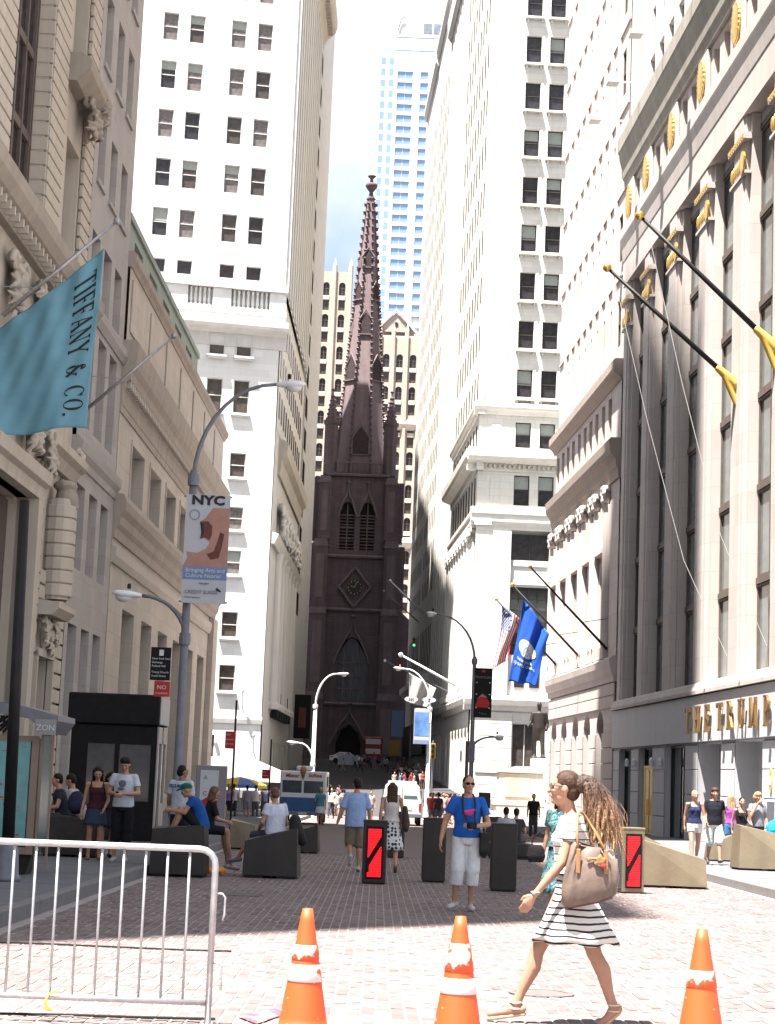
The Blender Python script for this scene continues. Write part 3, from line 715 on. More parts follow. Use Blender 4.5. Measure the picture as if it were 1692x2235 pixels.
window(B14, F14, 5.1, -.6, 21.9, 3.5, 2.4, 'sash', 'frame_dark', 'glass_dark', rows=1, cols=2)
mb = MB(-1); mb.box(3.32, 6.88, -.3, -.9, 19.4, 21.85); mb.box(3.5, 6.7, -.3, -.2, 19.6, 20.0); mb.box(3.5, 6.7, -.3, -.2, 21.3, 21.7); mb.build('spandrel_panel', 'stone_white_grey', B14, F14)
window(B14, F14, 5.1, -.6, 13.2, 3.5, 6.15, 'sash', 'frame_dark', 'glass_dark', rows=6, cols=4)
mb = MB(-1); mb.box(3.32, 6.88, -.3, -.9, 9.45, 13.1); mb.build('spandrel_panel', 'stone_white_grey', B14, F14)
window(B14, F14, 4.4, -.2, 10.2, .9, 2.2, 'slit'); window(B14, F14, 5.8, -.2, 10.2, .9, 2.2, 'slit')
mb = MB(-1); steps(mb, -.6, 16, [(-.5, 8.0), (.3, 8.0), (.45, 8.4), (.6, 8.5), (.7, 9.0), (.5, 9.3), (-.5, 9.3)]); mb.build('belt_course', 'stone_bankers', B14, F14)
mb = MB(-1); wall(mb, 0, 16, -1.2, 8.0, [(3.9, 6.2, 3.0, 6.9), (9, 12, 3.0, 6.9)], .15, .6); mb.build('wall', 'stone_bankers', B14, F14)
block_rows(B14, F14, .0, 3.85, -.9, 7.9, 1.1, .16, .26, 'stone_bankers', gap=.05)
window(B14, F14, 5.05, -.25, 3.0, 2.3, 3.9, 'sash', 'frame_white', 'glass_brown', rows=1, cols=2)
mb = MB(-1); mb.box(.6, 3.6, .26, .34, 2.4, 3.3); sg = mb.build('name_board', 'stone_morgan', B14, F14)
core(B14, F14, .9, 16, -1.1, -14, -1.5, 101.9, 'stone_bankers')
# street side
sx = lambda Y: Y * 1.00123
rows2 = rows_
ops = [(171.2 + k * 2.75, 172.35 + k * 2.75, z, z + 2.6) for k in range(9) for z in rows2]
mb = MB(1); wall(mb, 169.3, 196, 36.4, 102, ops, 0, .5); mb.build('side_wall', 'stone_bankers', B14, FR)
for o_ in ops:
    if o_[2] < 97: window(B14, FR, (o_[0] + o_[1]) / 2, -.02, o_[2], 1.15, 2.6, 'slit', gm='window_shadow')
mb = MB(1); steps(mb, 168.9, 196, [(-.5, 35.3), (.1, 35.3), (.2, 35.6), (.38, 35.8), (.45, 36.0), (.45, 36.3), (.3, 36.42), (-.5, 36.42)]); mb.build('cornice', 'stone_bankers', B14, FR)
ops = [(171.0 + k * 2.75, 172.5 + k * 2.75, 26.9, 29.7) for k in range(9)] + [(171.0 + k * 2.75, 172.5 + k * 2.75, 32.4, 34.7) for k in range(9)]
mb = MB(1); wall(mb, 169.3, 196, 26.6, 35.3, ops, -.02, .5); mb.build('side_wall', 'stone_bankers', B14, FR)
for o_ in ops: window(B14, FR, (o_[0] + o_[1]) / 2, -.05, o_[2], o_[1] - o_[0], o_[3] - o_[2], 'slit', gm='window_shadow')
mb = MB(1); steps(mb, 168.6, 196, [(-.5, 30.0), (.15, 30.0), (.2, 30.6), (1.0, 30.9), (1.15, 31.2), (1.2, 31.8), (1.0, 31.98), (-.5, 31.98)]); mb.build('cornice', 'stone_bankers', B14, FR)
mb = MB(1); steps(mb, 168.9, 196, [(-1.4, 24.92), (.15, 24.92), (.2, 25.2), (.3, 25.3), (.3, 25.9), (.42, 26.0), (.42, 26.35), (.25, 26.58), (-1.4, 26.58)]); mb.build('belt_course', 'stone_bankers', B14, FR)
core(B14, FR, 171.4, 196, -1.5, -9, -1.2, 24.9, 'stone_white_grey')
for k in range(9):
    u = 172.2 + k * 2.75; mb = MB(1); mb.box(u - .75, u + .75, -.75, .75, 9.32, 9.7)
    mb.lathe([(.72, 9.7), (.74, 9.9), (.62, 10.1), (.62, 14), (.53, 23.6)], 16, (u, 0, 0)); mb.build('column', 'stone_bankers', B14, FR)
    b = Blob(1); b.box(u - .72, u + .72, -.6, .65, 24.5, 24.9)
    for q in (-1, 1): b.ball((u + q * .55, .45, 24.2), (.28, .3, .34), 8); b.ball((u + q * .3, .45, 23.7), (.25, .25, .3), 8)
    b.ball((u, 0, 24.0), (.6, .55, .6), 10); b.fuse('capital', 'stone_bankers', B14, FR, .11, 1)
    window(B14, FR, u + 1.35, -1.48, 10.5, 1.5, 12.5, 'slit', gm='glass_dark')
mb = MB(1); steps(mb, 168.8, 196, [(-1.6, 8.0), (.3, 8.0), (.45, 8.4), (.6, 8.5), (.7, 9.0), (.5, 9.3), (-1.6, 9.3)]); mb.build('belt_course', 'stone_bankers', B14, FR)
mb = MB(1); wall(mb, 169.3, 196, -1.2, 8.0, [(171 + k * 3.3, 173 + k * 3.3, -.8, 6.6, 'arch') for k in range(7)], .1, .8); mb.build('side_wall', 'stone_bankers', B14, FR)
for k in range(7): window(B14, FR, 172 + k * 3.3, -.5, -.8, 1.9, 7.3, 'slit', gm='glass_dark')

# --- tower of continuous dark strips, and the pale block by the church
Bp = empty('pier_tower', FR.w(207, -3, 0), 'narrow white tower of unbroken vertical piers and dark strips behind the corner tower', 'building')
core(Bp, FR, 196.3, 219.6, -.9, -18, -1, 94, 'stone_bankers')
for k in range(9):
    mb = MB(1); a = 196.3 + k * 2.75; mb.box(a, a + 1.35, -.85, 0, 10, 92); mb.build('pier', 'stone_bankers', Bp, FR)
    if k < 8: mb = MB(1); mb.box(a + 1.36, a + 2.74, -.32, -.84, 10, 92); mb.build('spandrel_strip', 'stone_shaft', Bp, FR)
for k in range(8):
    for r in range(20):
        window(Bp, FR, 198.35 + k * 2.75, -.25, 12 + r * 4.0, 1.35, 2.7, 'slit', gm='window_shadow')
mb = MB(1); steps(mb, 196.2, 219.7, [(-1.2, 92), (.1, 92), (.5, 92.6), (.6, 94.6), (-1.2, 95)]); mb.build('cornice', 'stone_bankers', Bp, FR)
mb = MB(1); steps(mb, 196.2, 219.7, [(-1.2, 8.5), (.3, 8.5), (.5, 9.2), (.4, 9.95), (-1.2, 9.95)]); mb.build('belt_course', 'stone_white_grey', Bp, FR)
mb = MB(1); wall(mb, 196.2, 219.7, -1, 8.5, [(198 + k * 3.4, 200.4 + k * 3.4, 0, 6.5) for k in range(6)], .05, .6); mb.build('wall', 'stone_white_grey', Bp, FR)
for k in range(6): window(Bp, FR, 199.2 + k * 3.4, -.4, 0, 2.4, 6.5, 'sash', 'frame_dark', 'glass_dark')
Ba = empty('pale_office_block', FR.w(240, -3, 2), 'pale office block of small windows on the right just before the brown church', 'building')
for (a, b, top) in ((219.9, 240, 98), (240, 262, 97)):
    ops = [(a + 1 + k * 2.5, a + 2.1 + k * 2.5, 24 + r * 3.95, 26.2 + r * 3.95) for k in range(int((b - a - 1) / 2.5)) for r in range(int((top - 27) / 3.95))]
    ops += [(a + 1 + k * 2.5, a + 2.3 + k * 2.5, 15, 20) for k in range(int((b - a - 1) / 2.5))]
    mb = MB(1); wall(mb, a, b, 2, top, ops, -.05, .45); mb.build('wall', 'stone_bankers', Ba, FR)
    for o_ in ops: window(Ba, FR, (o_[0] + o_[1]) / 2, -.07, o_[2], o_[1] - o_[0], o_[3] - o_[2], 'slit', gm='window_shadow')
    core(Ba, FR, a + .05, b - .05, -.6, -18, 1, top - .1, 'stone_bankers')
    mb = MB(1); steps(mb, a, b, [(-1, top), (.1, top), (.5, top + .7), (.5, top + 1.4), (-1, top + 1.4)]); mb.build('cornice', 'stone_bankers', Ba, FR)
mb = MB(1); steps(mb, 219.8, 262, [(-1, 12.5), (.2, 12.5), (.9, 13.2), (.9, 13.9), (-1, 14)]); mb.build('belt_course', 'stone_white_grey', Ba, FR)
mb = MB(1); mb.box(222, 260, .0, .4, 4.5, 8.5); mb.build('shop_canopy', 'black_paint', Ba, FR)

# ------------------------------------------------------------------ buildings, south side (left)
# --- building with the teal flag: rusticated stone
Tf = empty('ornate_stone_building', FL.w(60, -3, -.4), 'cream rusticated stone building with carved brackets and a huge dark window, far left', 'building')
core(Tf, FL, 46, 66, -1.5, -9.4, -1.5, 139, 'stone_cream'); core(Tf, FL, 66.05, 69.3, -1.5, -27, -1.5, 46, 'stone_cream'); core(Tf, FL, 46, 66, -9.45, -27, -1.5, 60, 'stone_cream')
core(Tf, FL, 5.4, 45.9, -1.5, -27, -1.5, 80, 'stone_cream')
mb = MB(-1)
wall(mb, 40, 69.4, 19.6, 62, [(55.3, 61.0, 19.8, 33.5), (64.8, 67.3, 19.9, 24.2), (64.8, 67.3, 27.2, 31.5)], -.14, 1.3)
wall(mb, 40, 69.4, -1, 18.0, [(55.0, 62.2, -1, 10.5), (64.5, 67.2, -.6, 5.3), (47, 52, -1, 10)], -.14, 1.3); mb.build('wall', 'stone_cream', Tf, FL)
window(Tf, FL, 58.15, -.60, 19.8, 5.7, 13.7, 'sash', 'frame_brown', 'glass_dark', rows=1)
for k in range(4):
    mb = MB(-1); mb.box(56.6 + k * 1.3, 56.75 + k * 1.3, -.68, -.56, 19.8, 33.4); mb.build('mullion', 'frame_brown', Tf, FL)
for k in range(4):
    mb = MB(-1); mb.box(55.35, 60.95, -.69, -.58, 22.4 + k * 2.9, 22.7 + k * 2.9); mb.build('transom', 'frame_brown', Tf, FL)
window(Tf, FL, 66.05, -.9, 19.9, 2.5, 4.3, 'sash', 'frame_brown', 'glass_brown'); window(Tf, FL, 66.05, -.9, 27.2, 2.5, 4.3, 'sash', 'frame_brown', 'glass_brown')
# courses of stone round the big window and on the corner pier
for (a, b, za, zb) in ((61.02, 63.6, 19.7, 33.0), (67.5, 69.35, 19.7, 33.0), (50.6, 55.25, 19.7, 33.0)):
    block_rows(Tf, FL, a, b, za, zb, .52, -.12, .03, 'stone_cream', gap=.07)
for k in range(25):
    key = ('rev',)
    if key not in _W: q = MB(-1); q.box(-.04, .04, -.6, -.02, .03, .49, bev=.02); _W[key] = q.mesh('stone_cream')
    put(_W[key], 'stone', Tf, FL, (61.0, 0, 19.7 + k * .52))
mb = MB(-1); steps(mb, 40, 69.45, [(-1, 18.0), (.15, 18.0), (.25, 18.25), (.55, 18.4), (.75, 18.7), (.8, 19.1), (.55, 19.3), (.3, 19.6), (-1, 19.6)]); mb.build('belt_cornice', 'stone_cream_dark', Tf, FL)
for k in range(30):
    key = ('modT',)
    if key not in _W: q = MB(-1); q.box(0, .16, .2, .5, 0, .26); _W[key] = q.mesh('stone_cream')
    put(_W[key], 'dentil', Tf, FL, (50 + k * .64, 0, 18.05))
carving(Tf, FL, 61.5, .1, 17.0, 3.4, 1.7, .5, 4)
carving(Tf, FL, 57.0, .1, 16.6, 3.0, 2.2, .5, 14)
for (u, z, sd) in ((66.0, 26.0, 1), (66.3, 33.0, 2)):       # bracketed heads over the corner windows
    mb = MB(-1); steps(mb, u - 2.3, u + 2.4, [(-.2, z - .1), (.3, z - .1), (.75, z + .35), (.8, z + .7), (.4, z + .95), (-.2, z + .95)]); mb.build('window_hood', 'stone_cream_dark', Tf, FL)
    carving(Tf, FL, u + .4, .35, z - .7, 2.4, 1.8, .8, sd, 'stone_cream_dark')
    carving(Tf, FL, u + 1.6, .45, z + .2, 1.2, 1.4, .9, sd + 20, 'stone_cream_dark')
# lower storeys: door surround, consoles, courses
mb = MB(-1); steps(mb, 54.5, 62.9, [(-.5, 10.5), (.25, 10.5), (.3, 10.9), (.5, 11.0), (.55, 11.4), (-.5, 11.6)]); mb.box(62.2, 62.9, -.5, .25, -.8, 10.49); mb.box(54.3, 55.0, -.5, .25, -.8, 10.49); mb.build('door_surround', 'stone_cream', Tf, FL)
mb = MB(-1); mb.box(55.05, 62.15, -.9, -.8, -.8, 10.4); mb.build('door', 'frame_brown', Tf, FL)
for k in range(3):
    mb = MB(-1); mb.box(56 + k * 2.1, 57.5 + k * 2.1, -.79, -.74, .2, 8.5); mb.build('pane', 'glass_dark', Tf, FL)
mb = MB(-1); steps(mb, 62.9, 69.4, [(-.3, 12.1), (.1, 12.1), (.3, 12.45), (.55, 12.6), (.55, 12.9), (-.3, 13.1)]); mb.build('belt_course', 'stone_cream', Tf, FL)
carving(Tf, FL, 60.4, .2, 12.6, 2.4, 2.0, .7, 6); carving(Tf, FL, 63.0, .3, 12.2, 1.5, 1.8, .6, 8); carving(Tf, FL, 68.7, .3, 12.9, .8, 1.0, .5, 9)
block_rows(Tf, FL, 62.95, 64.35, 5.4, 12.05, .56, -.12, .02, 'stone_cream', gap=.07); block_rows(Tf, FL, 67.4, 69.35, -.6, 12.05, .56, -.12, .02, 'stone_cream', gap=.07)
block_rows(Tf, FL, 64.4, 67.35, 7.3, 8.4, .56, -.12, .02, 'stone_cream', gap=.07)
# banded half-column with a carved head, on a bracket
mb = MB(-1)
for k in range(7): mb.lathe([(.58, 7.5 + k * .47), (.62, 7.54 + k * .47), (.62, 7.9 + k * .47), (.58, 7.95 + k * .47)], 14, (65.9, -.25, 0))
mb.lathe([(.5, 7.4), (.52, 11.0)], 14, (65.9, -.25, 0)); mb.build('banded_column', 'stone_cream', Tf, FL)
b = Blob(-1); b.ball((65.9, -.45, 11.05), (.42, .4, .5)); b.ball((65.9, -.7, 11.0), (.3, .2, .35)); b.ball((65.9, -.4, 11.5), (.5, .45, .22)); b.ball((65.9, -.75, 10.75), (.14, .2, .14)); b.ball((65.9, -.5, 10.4), (.35, .3, .4)); b.fuse('carved_head', 'stone_cream_dark', Tf, FL, .05, 1)
mb = MB(-1); steps(mb, 64.3, 67.5, [(-.2, 6.75), (.5, 6.75), (.75, 7.0), (.75, 7.2), (-.2, 7.3)]); mb.build('bracket_shelf', 'stone_cream', Tf, FL)
for s_ in (-1, 1): carving(Tf, FL, 65.9 + s_ * .85, .15, 6.2, .8, 1.2, .5, 30 + s_)
carving(Tf, FL, 65.9, .15, 5.9, 1.0, 1.1, .4, 33)
window(Tf, FL, 65.85, -.7, -.6, 2.7, 5.9, 'sash', 'stone_cream', 'glass_brown', rows=2, cols=2)
mb = MB(-1); mb.box(64.3, 64.5, -.1, .12, -.6, 5.5); mb.box(67.2, 67.4, -.1, .12, -.6, 5.5); mb.box(64.3, 67.4, -.1, .14, 5.32, 5.6); mb.build('window_surround', 'stone_cream', Tf, FL)

# --- plain grey building
Gb = empty('plain_grey_building', FL.w(74, -3, -.5), 'plain grey stone building with three narrow windows a row, beside the teal flag', 'building')
ops = []
for c in (71.2, 74.1, 76.9):
    ops += [(c - .95, c + .95, -.6, 6.95), (c - .95, c + .95, 9.1, 12.35), (c - .95, c + .95, 14.7, 18.7), (c - .95, c + .95, 19.9, 22.4)]
    ops += [(c - .8, c + .8, 24.5 + k * 4.75, 27.05 + k * 4.75 + (.4 if k == 1 else 0)) for k in range(4)]
mb = MB(-1); wall(mb, 69.5, 79.2, -1.2, 48, ops, 0, .55); mb.build('wall', 'stone_grey', Gb, FL)
core(Gb, FL, 69.6, 79.1, -.9, -27, -1.2, 47.9, 'stone_grey')
for o_ in ops:
    if o_[2] < 45: window(Gb, FL, (o_[0] + o_[1]) / 2, -.42, o_[2], o_[1] - o_[0], o_[3] - o_[2], 'sash', 'frame_brown', 'glass_brown', rows=2 if o_[3] - o_[2] < 4 else 4)
    if 24 < o_[2] < 45:
        mb = MB(-1); mb.box(o_[0] - .1, o_[1] + .1, 0, .1, o_[2] - .2, o_[2] - .02); mb.build('sill', 'stone_grey', Gb, FL)
mb = MB(-1); steps(mb, 69.45, 79.35, [(-.3, 13.0), (.06, 13.0), (.1, 13.3), (.25, 13.5), (.3, 13.85), (.06, 14.05), (-.3, 14.05)]); mb.build('belt_course', 'stone_grey', Gb, FL)
mb = MB(-1); steps(mb, 69.45, 79.35, [(-.3, 18.95), (.06, 18.95), (.22, 19.2), (.25, 19.5), (-.3, 19.65)]); mb.build('belt_course', 'stone_grey', Gb, FL)

# --- low classical bank with the deep cornice
Mb = empty('low_classical_bank', FL.w(103, -3, -.8), 'low tan stone bank with a deep shadowed cornice and tall plain openings on the left', 'building')
core(Mb, FL, 79.4, 121.9, -1.2, -34, -2, 23.4, 'stone_morgan')
cs = [85.2 + 6.15 * k for k in range(6)]
mb = MB(-1)
wall(mb, 79.3, 122.0, -1.6, 11.4, [(c - 1.85, c + 1.85, .2, 8.65) for c in cs], 0, 1.1)
wall(mb, 79.3, 122.0, 13.3, 16.9, [(c - 1.95, c + 1.95, 13.35, 16.1) for c in cs], 0, .9); mb.build('wall', 'stone_morgan', Mb, FL)
for c in cs:
    window(Mb, FL, c, -.95, .2, 3.7, 8.45, 'sash', 'frame_brown', 'glass_brown', rows=4, cols=2)
    for s_ in (-1, 1): window(Mb, FL, c + s_ * 1.08, -.75, 13.35, 1.7, 2.75, 'sash', 'frame_brown', 'glass_brown', rows=2)
    mb = MB(-1); mb.box(c - .22, c + .22, -.85, -.35, 13.35, 16.1); mb.build('mullion', 'stone_morgan', Mb, FL)
    mb = MB(-1); mb.box(c - 2.15, c - 1.97, -.02, .06, 13.4, 16.35); mb.box(c + 1.97, c + 2.15, -.02, .06, 13.4, 16.35); mb.box(c - 1.96, c + 1.96, -.02, .06, 16.12, 16.35); mb.build('architrave', 'stone_morgan', Mb, FL)
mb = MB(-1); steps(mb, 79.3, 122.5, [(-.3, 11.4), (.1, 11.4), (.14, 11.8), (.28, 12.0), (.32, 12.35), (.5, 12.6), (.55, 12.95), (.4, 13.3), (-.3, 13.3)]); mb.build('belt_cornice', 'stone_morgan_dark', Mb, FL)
mb = MB(-1); steps(mb, 79.3, 122.2, [(-.3, 10.3), (.1, 10.3), (.22, 10.6), (.22, 11.0), (-.3, 11.1)]); mb.build('fascia', 'stone_morgan', Mb, FL)
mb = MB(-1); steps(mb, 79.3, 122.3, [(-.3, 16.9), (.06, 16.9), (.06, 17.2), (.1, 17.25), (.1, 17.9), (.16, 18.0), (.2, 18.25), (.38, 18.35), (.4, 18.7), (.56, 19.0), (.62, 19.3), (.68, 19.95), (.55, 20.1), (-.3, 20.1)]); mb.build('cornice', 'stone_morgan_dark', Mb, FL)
for k in range(77):
    key = ('modM',)
    if key not in _W: q = MB(-1); q.box(0, .28, .14, .37, 0, .32); _W[key] = q.mesh('stone_morgan')
    put(_W[key], 'dentil', Mb, FL, (79.7 + k * .55, 0, 18.02))
ops = []
mb = MB(-1); wall(mb, 79.3, 122.0, 20.1, 23.4, [], .1, .3); mb.build('attic_wall', 'stone_morgan', Mb, FL)
for k in range(7):
    mb = MB(-1); mb.box(80 + k * 6, 84.8 + k * 6, .1, .18, 20.6, 23.0, bev=.03); mb.build('attic_panel', 'stone_morgan', Mb, FL)
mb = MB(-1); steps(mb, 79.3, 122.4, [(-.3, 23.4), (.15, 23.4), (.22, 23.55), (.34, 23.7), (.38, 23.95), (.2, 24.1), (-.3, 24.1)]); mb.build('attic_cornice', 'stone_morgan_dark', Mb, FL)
mb = MB(-1); wall(mb, 79.3, 107, 24.1, 25.7, [(81.3 + k * 5, 84 + k * 5, 24.3, 25.1) for k in range(5)], -.1, .4); mb.box(79.3, 107, -.08, .02, 25.55, 25.85); mb.build('roof_parapet', 'copper_green', Mb, FL)
for k in range(5): window(Mb, FL, 82.65 + k * 5, -.35, 24.3, 2.7, .8, 'slit', gm='glass_dark')
mb = MB(-1); mb.box(79.4, 106.9, -.4, -8, 24.05, 25.6); mb.build('penthouse', 'copper_green', Mb, FL)
mb = MB(-1); mb.box(119.6, 122.1, .02, .35, -1.6, 11.35); mb.build('corner_pier', 'stone_morgan', Mb, FL)

# --- white tower facing the camera
FW = Frame((-10.2, 168.4, 0), rad(12), -1)
Wt = empty('white_office_tower', (-18, 172, 0), 'dazzling white office tower at centre left with paired sash windows and a balustrade', 'building')
uc = [-12.1, -9.62, -5.68, -3.18]; rnd = random.Random(11)
rw = [50.25 + 4.73 * k for k in range(8)]
ops = [(c - .71, c + .71, z, z + 2.7) for c in uc + [-15.6, -18.1] for z in rw] + [(c - .71, c + .71, 46.8, 48.15) for c in uc]
mb = MB(-1); wall(mb, -26, .2, 46.3, 92, ops, 0, .3); mb.build('wall', 'stone_white', Wt, FW)
for c in uc:
    for z in rw[:6]: window(Wt, FW, c, -.14, z, 1.42, 2.7, 'sash', 'frame_white', rnd.choice(('glass_brown', 'glass_curtain', 'glass_curtain', 'glass_dark')), blind=rnd.choice((0, 0, .45)) if z < 52 else rnd.choice((0, 0, 0, 0, .3)))
    window(Wt, FW, c, -.14, 46.8, 1.42, 1.35, 'sash', 'frame_white', 'glass_dark', rows=1)
mb = MB(-1); mb.box(-24, .0, -.1, .55, 43.4, 44.0); mb.box(-24, .05, -.15, .7, 45.75, 46.2); mb.box(-24, 0, -.1, .5, 42.9, 43.39); mb.build('parapet', 'stone_white', Wt, FW)
for (a, b) in ((-1.6, -.05), (-6.9, -5.2), (-12.5, -9.2)):
    mb = MB(-1); mb.box(a, b, -.1, .5, 44.01, 45.74); mb.build('parapet_pier', 'stone_white', Wt, FW)
for (a, b, n_) in ((-5.1, -1.65, 8), (-9.1, -7.0, 5)):
    for k in range(n_):
        key = ('balW',)
        if key not in _W:
            q = MB(-1); q.lathe([(.16, 0), (.16, .15), (.1, .2), (.17, .55), (.16, .8), (.09, 1.3), (.15, 1.55), (.16, 1.73)], 10, (0, 0, 0)); _W[key] = q.mesh('stone_white', True)
        put(_W[key], 'baluster', Wt, FW, (a + (k + .5) * (b - a) / n_, .2, 44.01))
core(Wt, FW, -24, -.1, .02, -.05, 43.9, 46.2, 'stone_white', 'parapet_back')
mb = MB(-1); steps(mb, -24, .2, [(-.3, 40.4), (.1, 40.4), (.1, 41.6), (.3, 41.75), (.9, 42.0), (1.0, 42.3), (1.0, 42.75), (.7, 42.9), (-.3, 42.9)]); mb.build('cornice', 'stone_white_grey', Wt, FW)
lz = [(39.75, 41.5), (34.2, 37.3), (28.25, 30.5), (23.4, 25.5), (19.3, 21.5), (13.6, 15.9), (8.75, 11.1)]
lc = [-3.75, -6.25, -9.9]
ops = [(c - .73, c + .73, a, min(b, 40.39)) for c in lc for a, b in lz[1:]]
mb = MB(-1); wall(mb, -24, -.45, 6.6, 40.4, ops, 0, .3); mb.build('wall', 'stone_white', Wt, FW)
for c in lc:
    for a, b in lz[1:]: window(Wt, FW, c, -.14, a, 1.46, b - a, 'sash', 'frame_white', rnd.choice(('glass_brown', 'glass_curtain')), sill='stone_white', blind=rnd.choice((0, .5, .9)) if a < 26 else 0)
    o_ = window(Wt, FW, c, .16, 39.5, 1.46, 2.0, 'sash', 'frame_white', 'glass_brown', sill='stone_white')
mb = MB(-1); steps(mb, -24, -.4, [(-.3, 5.9), (.15, 5.9), (.2, 6.3), (.05, 6.6), (-.3, 6.6)]); mb.build('belt_course', 'stone_white_grey', Wt, FW)
mb = MB(-1); wall(mb, -24, -.45, -1.3, 5.9, [(-6.2, -4.6, 1.5, 4.8)], .02, .4); mb.build('wall', 'stone_white', Wt, FW)
window(Wt, FW, -5.4, -.2, 1.5, 1.6, 3.3, 'sash', 'frame_brown', 'glass_brown')
for (u, z) in ((-2.2, 7.3), (-5.0, 5.2), (-1.0, 3.4), (-6.6, 47.2), (-1.7, 46.6)):
    mb = MB(-1); mb.tube([(u, 0, z), (u - .1, -.4, z + .7), (u - .15, -.7, z + 1.4)], .05, 6); mb.lathe([(.03, 0), (.16, .15), (.18, .3), (.05, .34)], 8, (u - .15, -.7, z + 1.3)); mb.build('lamp_bracket', 'white_metal', Wt, FW)
core(Wt, FW, -26, -.9, -.5, -20, -1.5, 91.9, 'stone_white')
# its flank down the street
mb = MB(-1); wall(mb, 168.2, 207.5, 46.3, 86, [], .25, .4); mb.build('side_wall', 'stone_shaft', Wt, FL)
for k in range(12):
    mb = MB(-1); a = 169.2 + k * 3.2; mb.box(a, a + 1.3, .25, .42, 46.4, 86); mb.build('pier', 'stone_shaft', Wt, FL)
    for r in range(8): window(Wt, FL, a + 2.2, .31, 48.6 + r * 4.73, 1.3, 2.6, 'slit', gm='window_shadow')
mb = MB(-1); wall(mb, 168.6, 207.5, 33.2, 46.3, [], 0, .4); mb.build('side_wall', 'stone_shaft', Wt, FL)
for r in range(3):
    for k in range(11): window(Wt, FL, 171 + k * 3.2, .05, 34.5 + r * 3.9, 1.3, 2.4, 'slit', gm='glass_brown')
mb = MB(-1); steps(mb, 173, 208, [(-.3, 29.5), (.2, 29.5), (.35, 31), (.8, 31.5), (.9, 32.6), (-.3, 33.2)]); mb.build('pediment', 'stone_cream', Wt, FL)
mb = MB(-1); wall(mb, 168.6, 207.5, 6.6, 33.2, [(176 + k * 5, 177 + k * 5, 14, 19) for k in range(6)], -.03, .8); mb.build('side_wall', 'stone_shaft', Wt, FL)
for k in range(6): window(Wt, FL, 176.5 + k * 5, -.5, 14, 1, 5, 'slit', gm='glass_dark')
for k in range(7): carving(Wt, FL, 176 + k * 4.6, .3, 25.5, 3.6, 3.8, 1.0, 50 + k, 'stone_shaft', .16, 'pediment_figure')
mb = MB(-1); steps(mb, 168.5, 208, [(-.3, 22.4), (.3, 22.4), (.5, 22.8), (.7, 23.3), (-.3, 23.6)]); mb.build('entablature', 'stone_shaft', Wt, FL)
for k in range(6):
    mb = MB(-1); mb.lathe([(.95, 7.6), (.95, 8), (.8, 8.3), (.66, 21.6), (.9, 22.35)], 16, (176.6 + k * 5, .1, 0)); mb.build('column', 'stone_shaft', Wt, FL)
mb = MB(-1); wall(mb, 168.6, 207.5, -1.5, 6.6, [(180 + k * 4, 182 + k * 4, 1, 4.6) for k in range(6)], .04, .6); mb.build('side_wall', 'stone_shaft', Wt, FL)
for k in range(6): window(Wt, FL, 181 + k * 4, -.4, 1, 2, 3.6, 'slit', gm='glass_dark')
for k in range(6):
    mb = MB(-1); mb.box(178 + k * 3.6, 180.4 + k * 3.6, .1, .7, 6.8, 7.6); mb.box(178 + k * 3.6, 178.2 + k * 3.6, .3, .5, 7.6, 9.4); mb.build('balcony', 'black_metal', Wt, FL)
core(Wt, FL, 169.5, 207.4, -.9, -22, -1.4, 91.8, 'stone_white')
mb = MB(-1); steps(mb, 167.8, 208.2, [(-.5, 86), (.3, 86), (.5, 86.6), (.9, 87.2), (1.7, 87.9), (1.9, 88.6), (1.9, 89.4), (1.6, 89.8), (.3, 92), (-.5, 92)]); mb.build('roof_cornice', 'stone_cream', Wt, FL)
for k in range(44):
    key = ('modW',)
    if key not in _W: q = MB(-1); q.box(0, .42, .5, 1.5, 0, .5); _W[key] = q.mesh('stone_cream')
    put(_W[key], 'modillion', Wt, FL, (168 + k * .9, 0, 87.2))

# --- tall narrow tower before the church (left)
Nt = empty('narrow_stone_tower', FL.w(222, -3, 2), 'narrow grey stone tower between the white tower and the brown church spire', 'building')
ops = [(208.9 + q * 5, 213.4 + q * 5, 19.5 + 3.8 * r, 22.1 + 3.8 * r) for r in range(19) for q in range(1)]
mb = MB(-1); wall(mb, 208.2, 236, 1, 97, ops, .12, .3); mb.build('wall', 'stone_white_grey', Nt, FL)
for o_ in ops: window(Nt, FL, 211.15, .09, o_[2], 4.5, 2.6, 'slit', gm='window_shadow')
mb = MB(-1); mb.box(208.7, 236, -.3, -22, 1, 96.9); mb.box(208.2, 208.6, .1, -20, 1, 96.9); mb.build('front_wall', 'stone_white_grey', Nt, FL)
mb = MB(-1); mb.box(214, 236.8, .1, -22, 96.95, 101); mb.build('upper_wall', 'stone_white_grey', Nt, FL)
core(Nt, FL, 237.2, 254, -1.5, -24, 1, 113, 'stone_white_grey', 'church_shade_block'); core(Nt, FL, 254.1, 262, -1.5, -24, 1, 91, 'stone_white_grey', 'church_shade_block')  # unseen blocks added to throw shade on the church tower
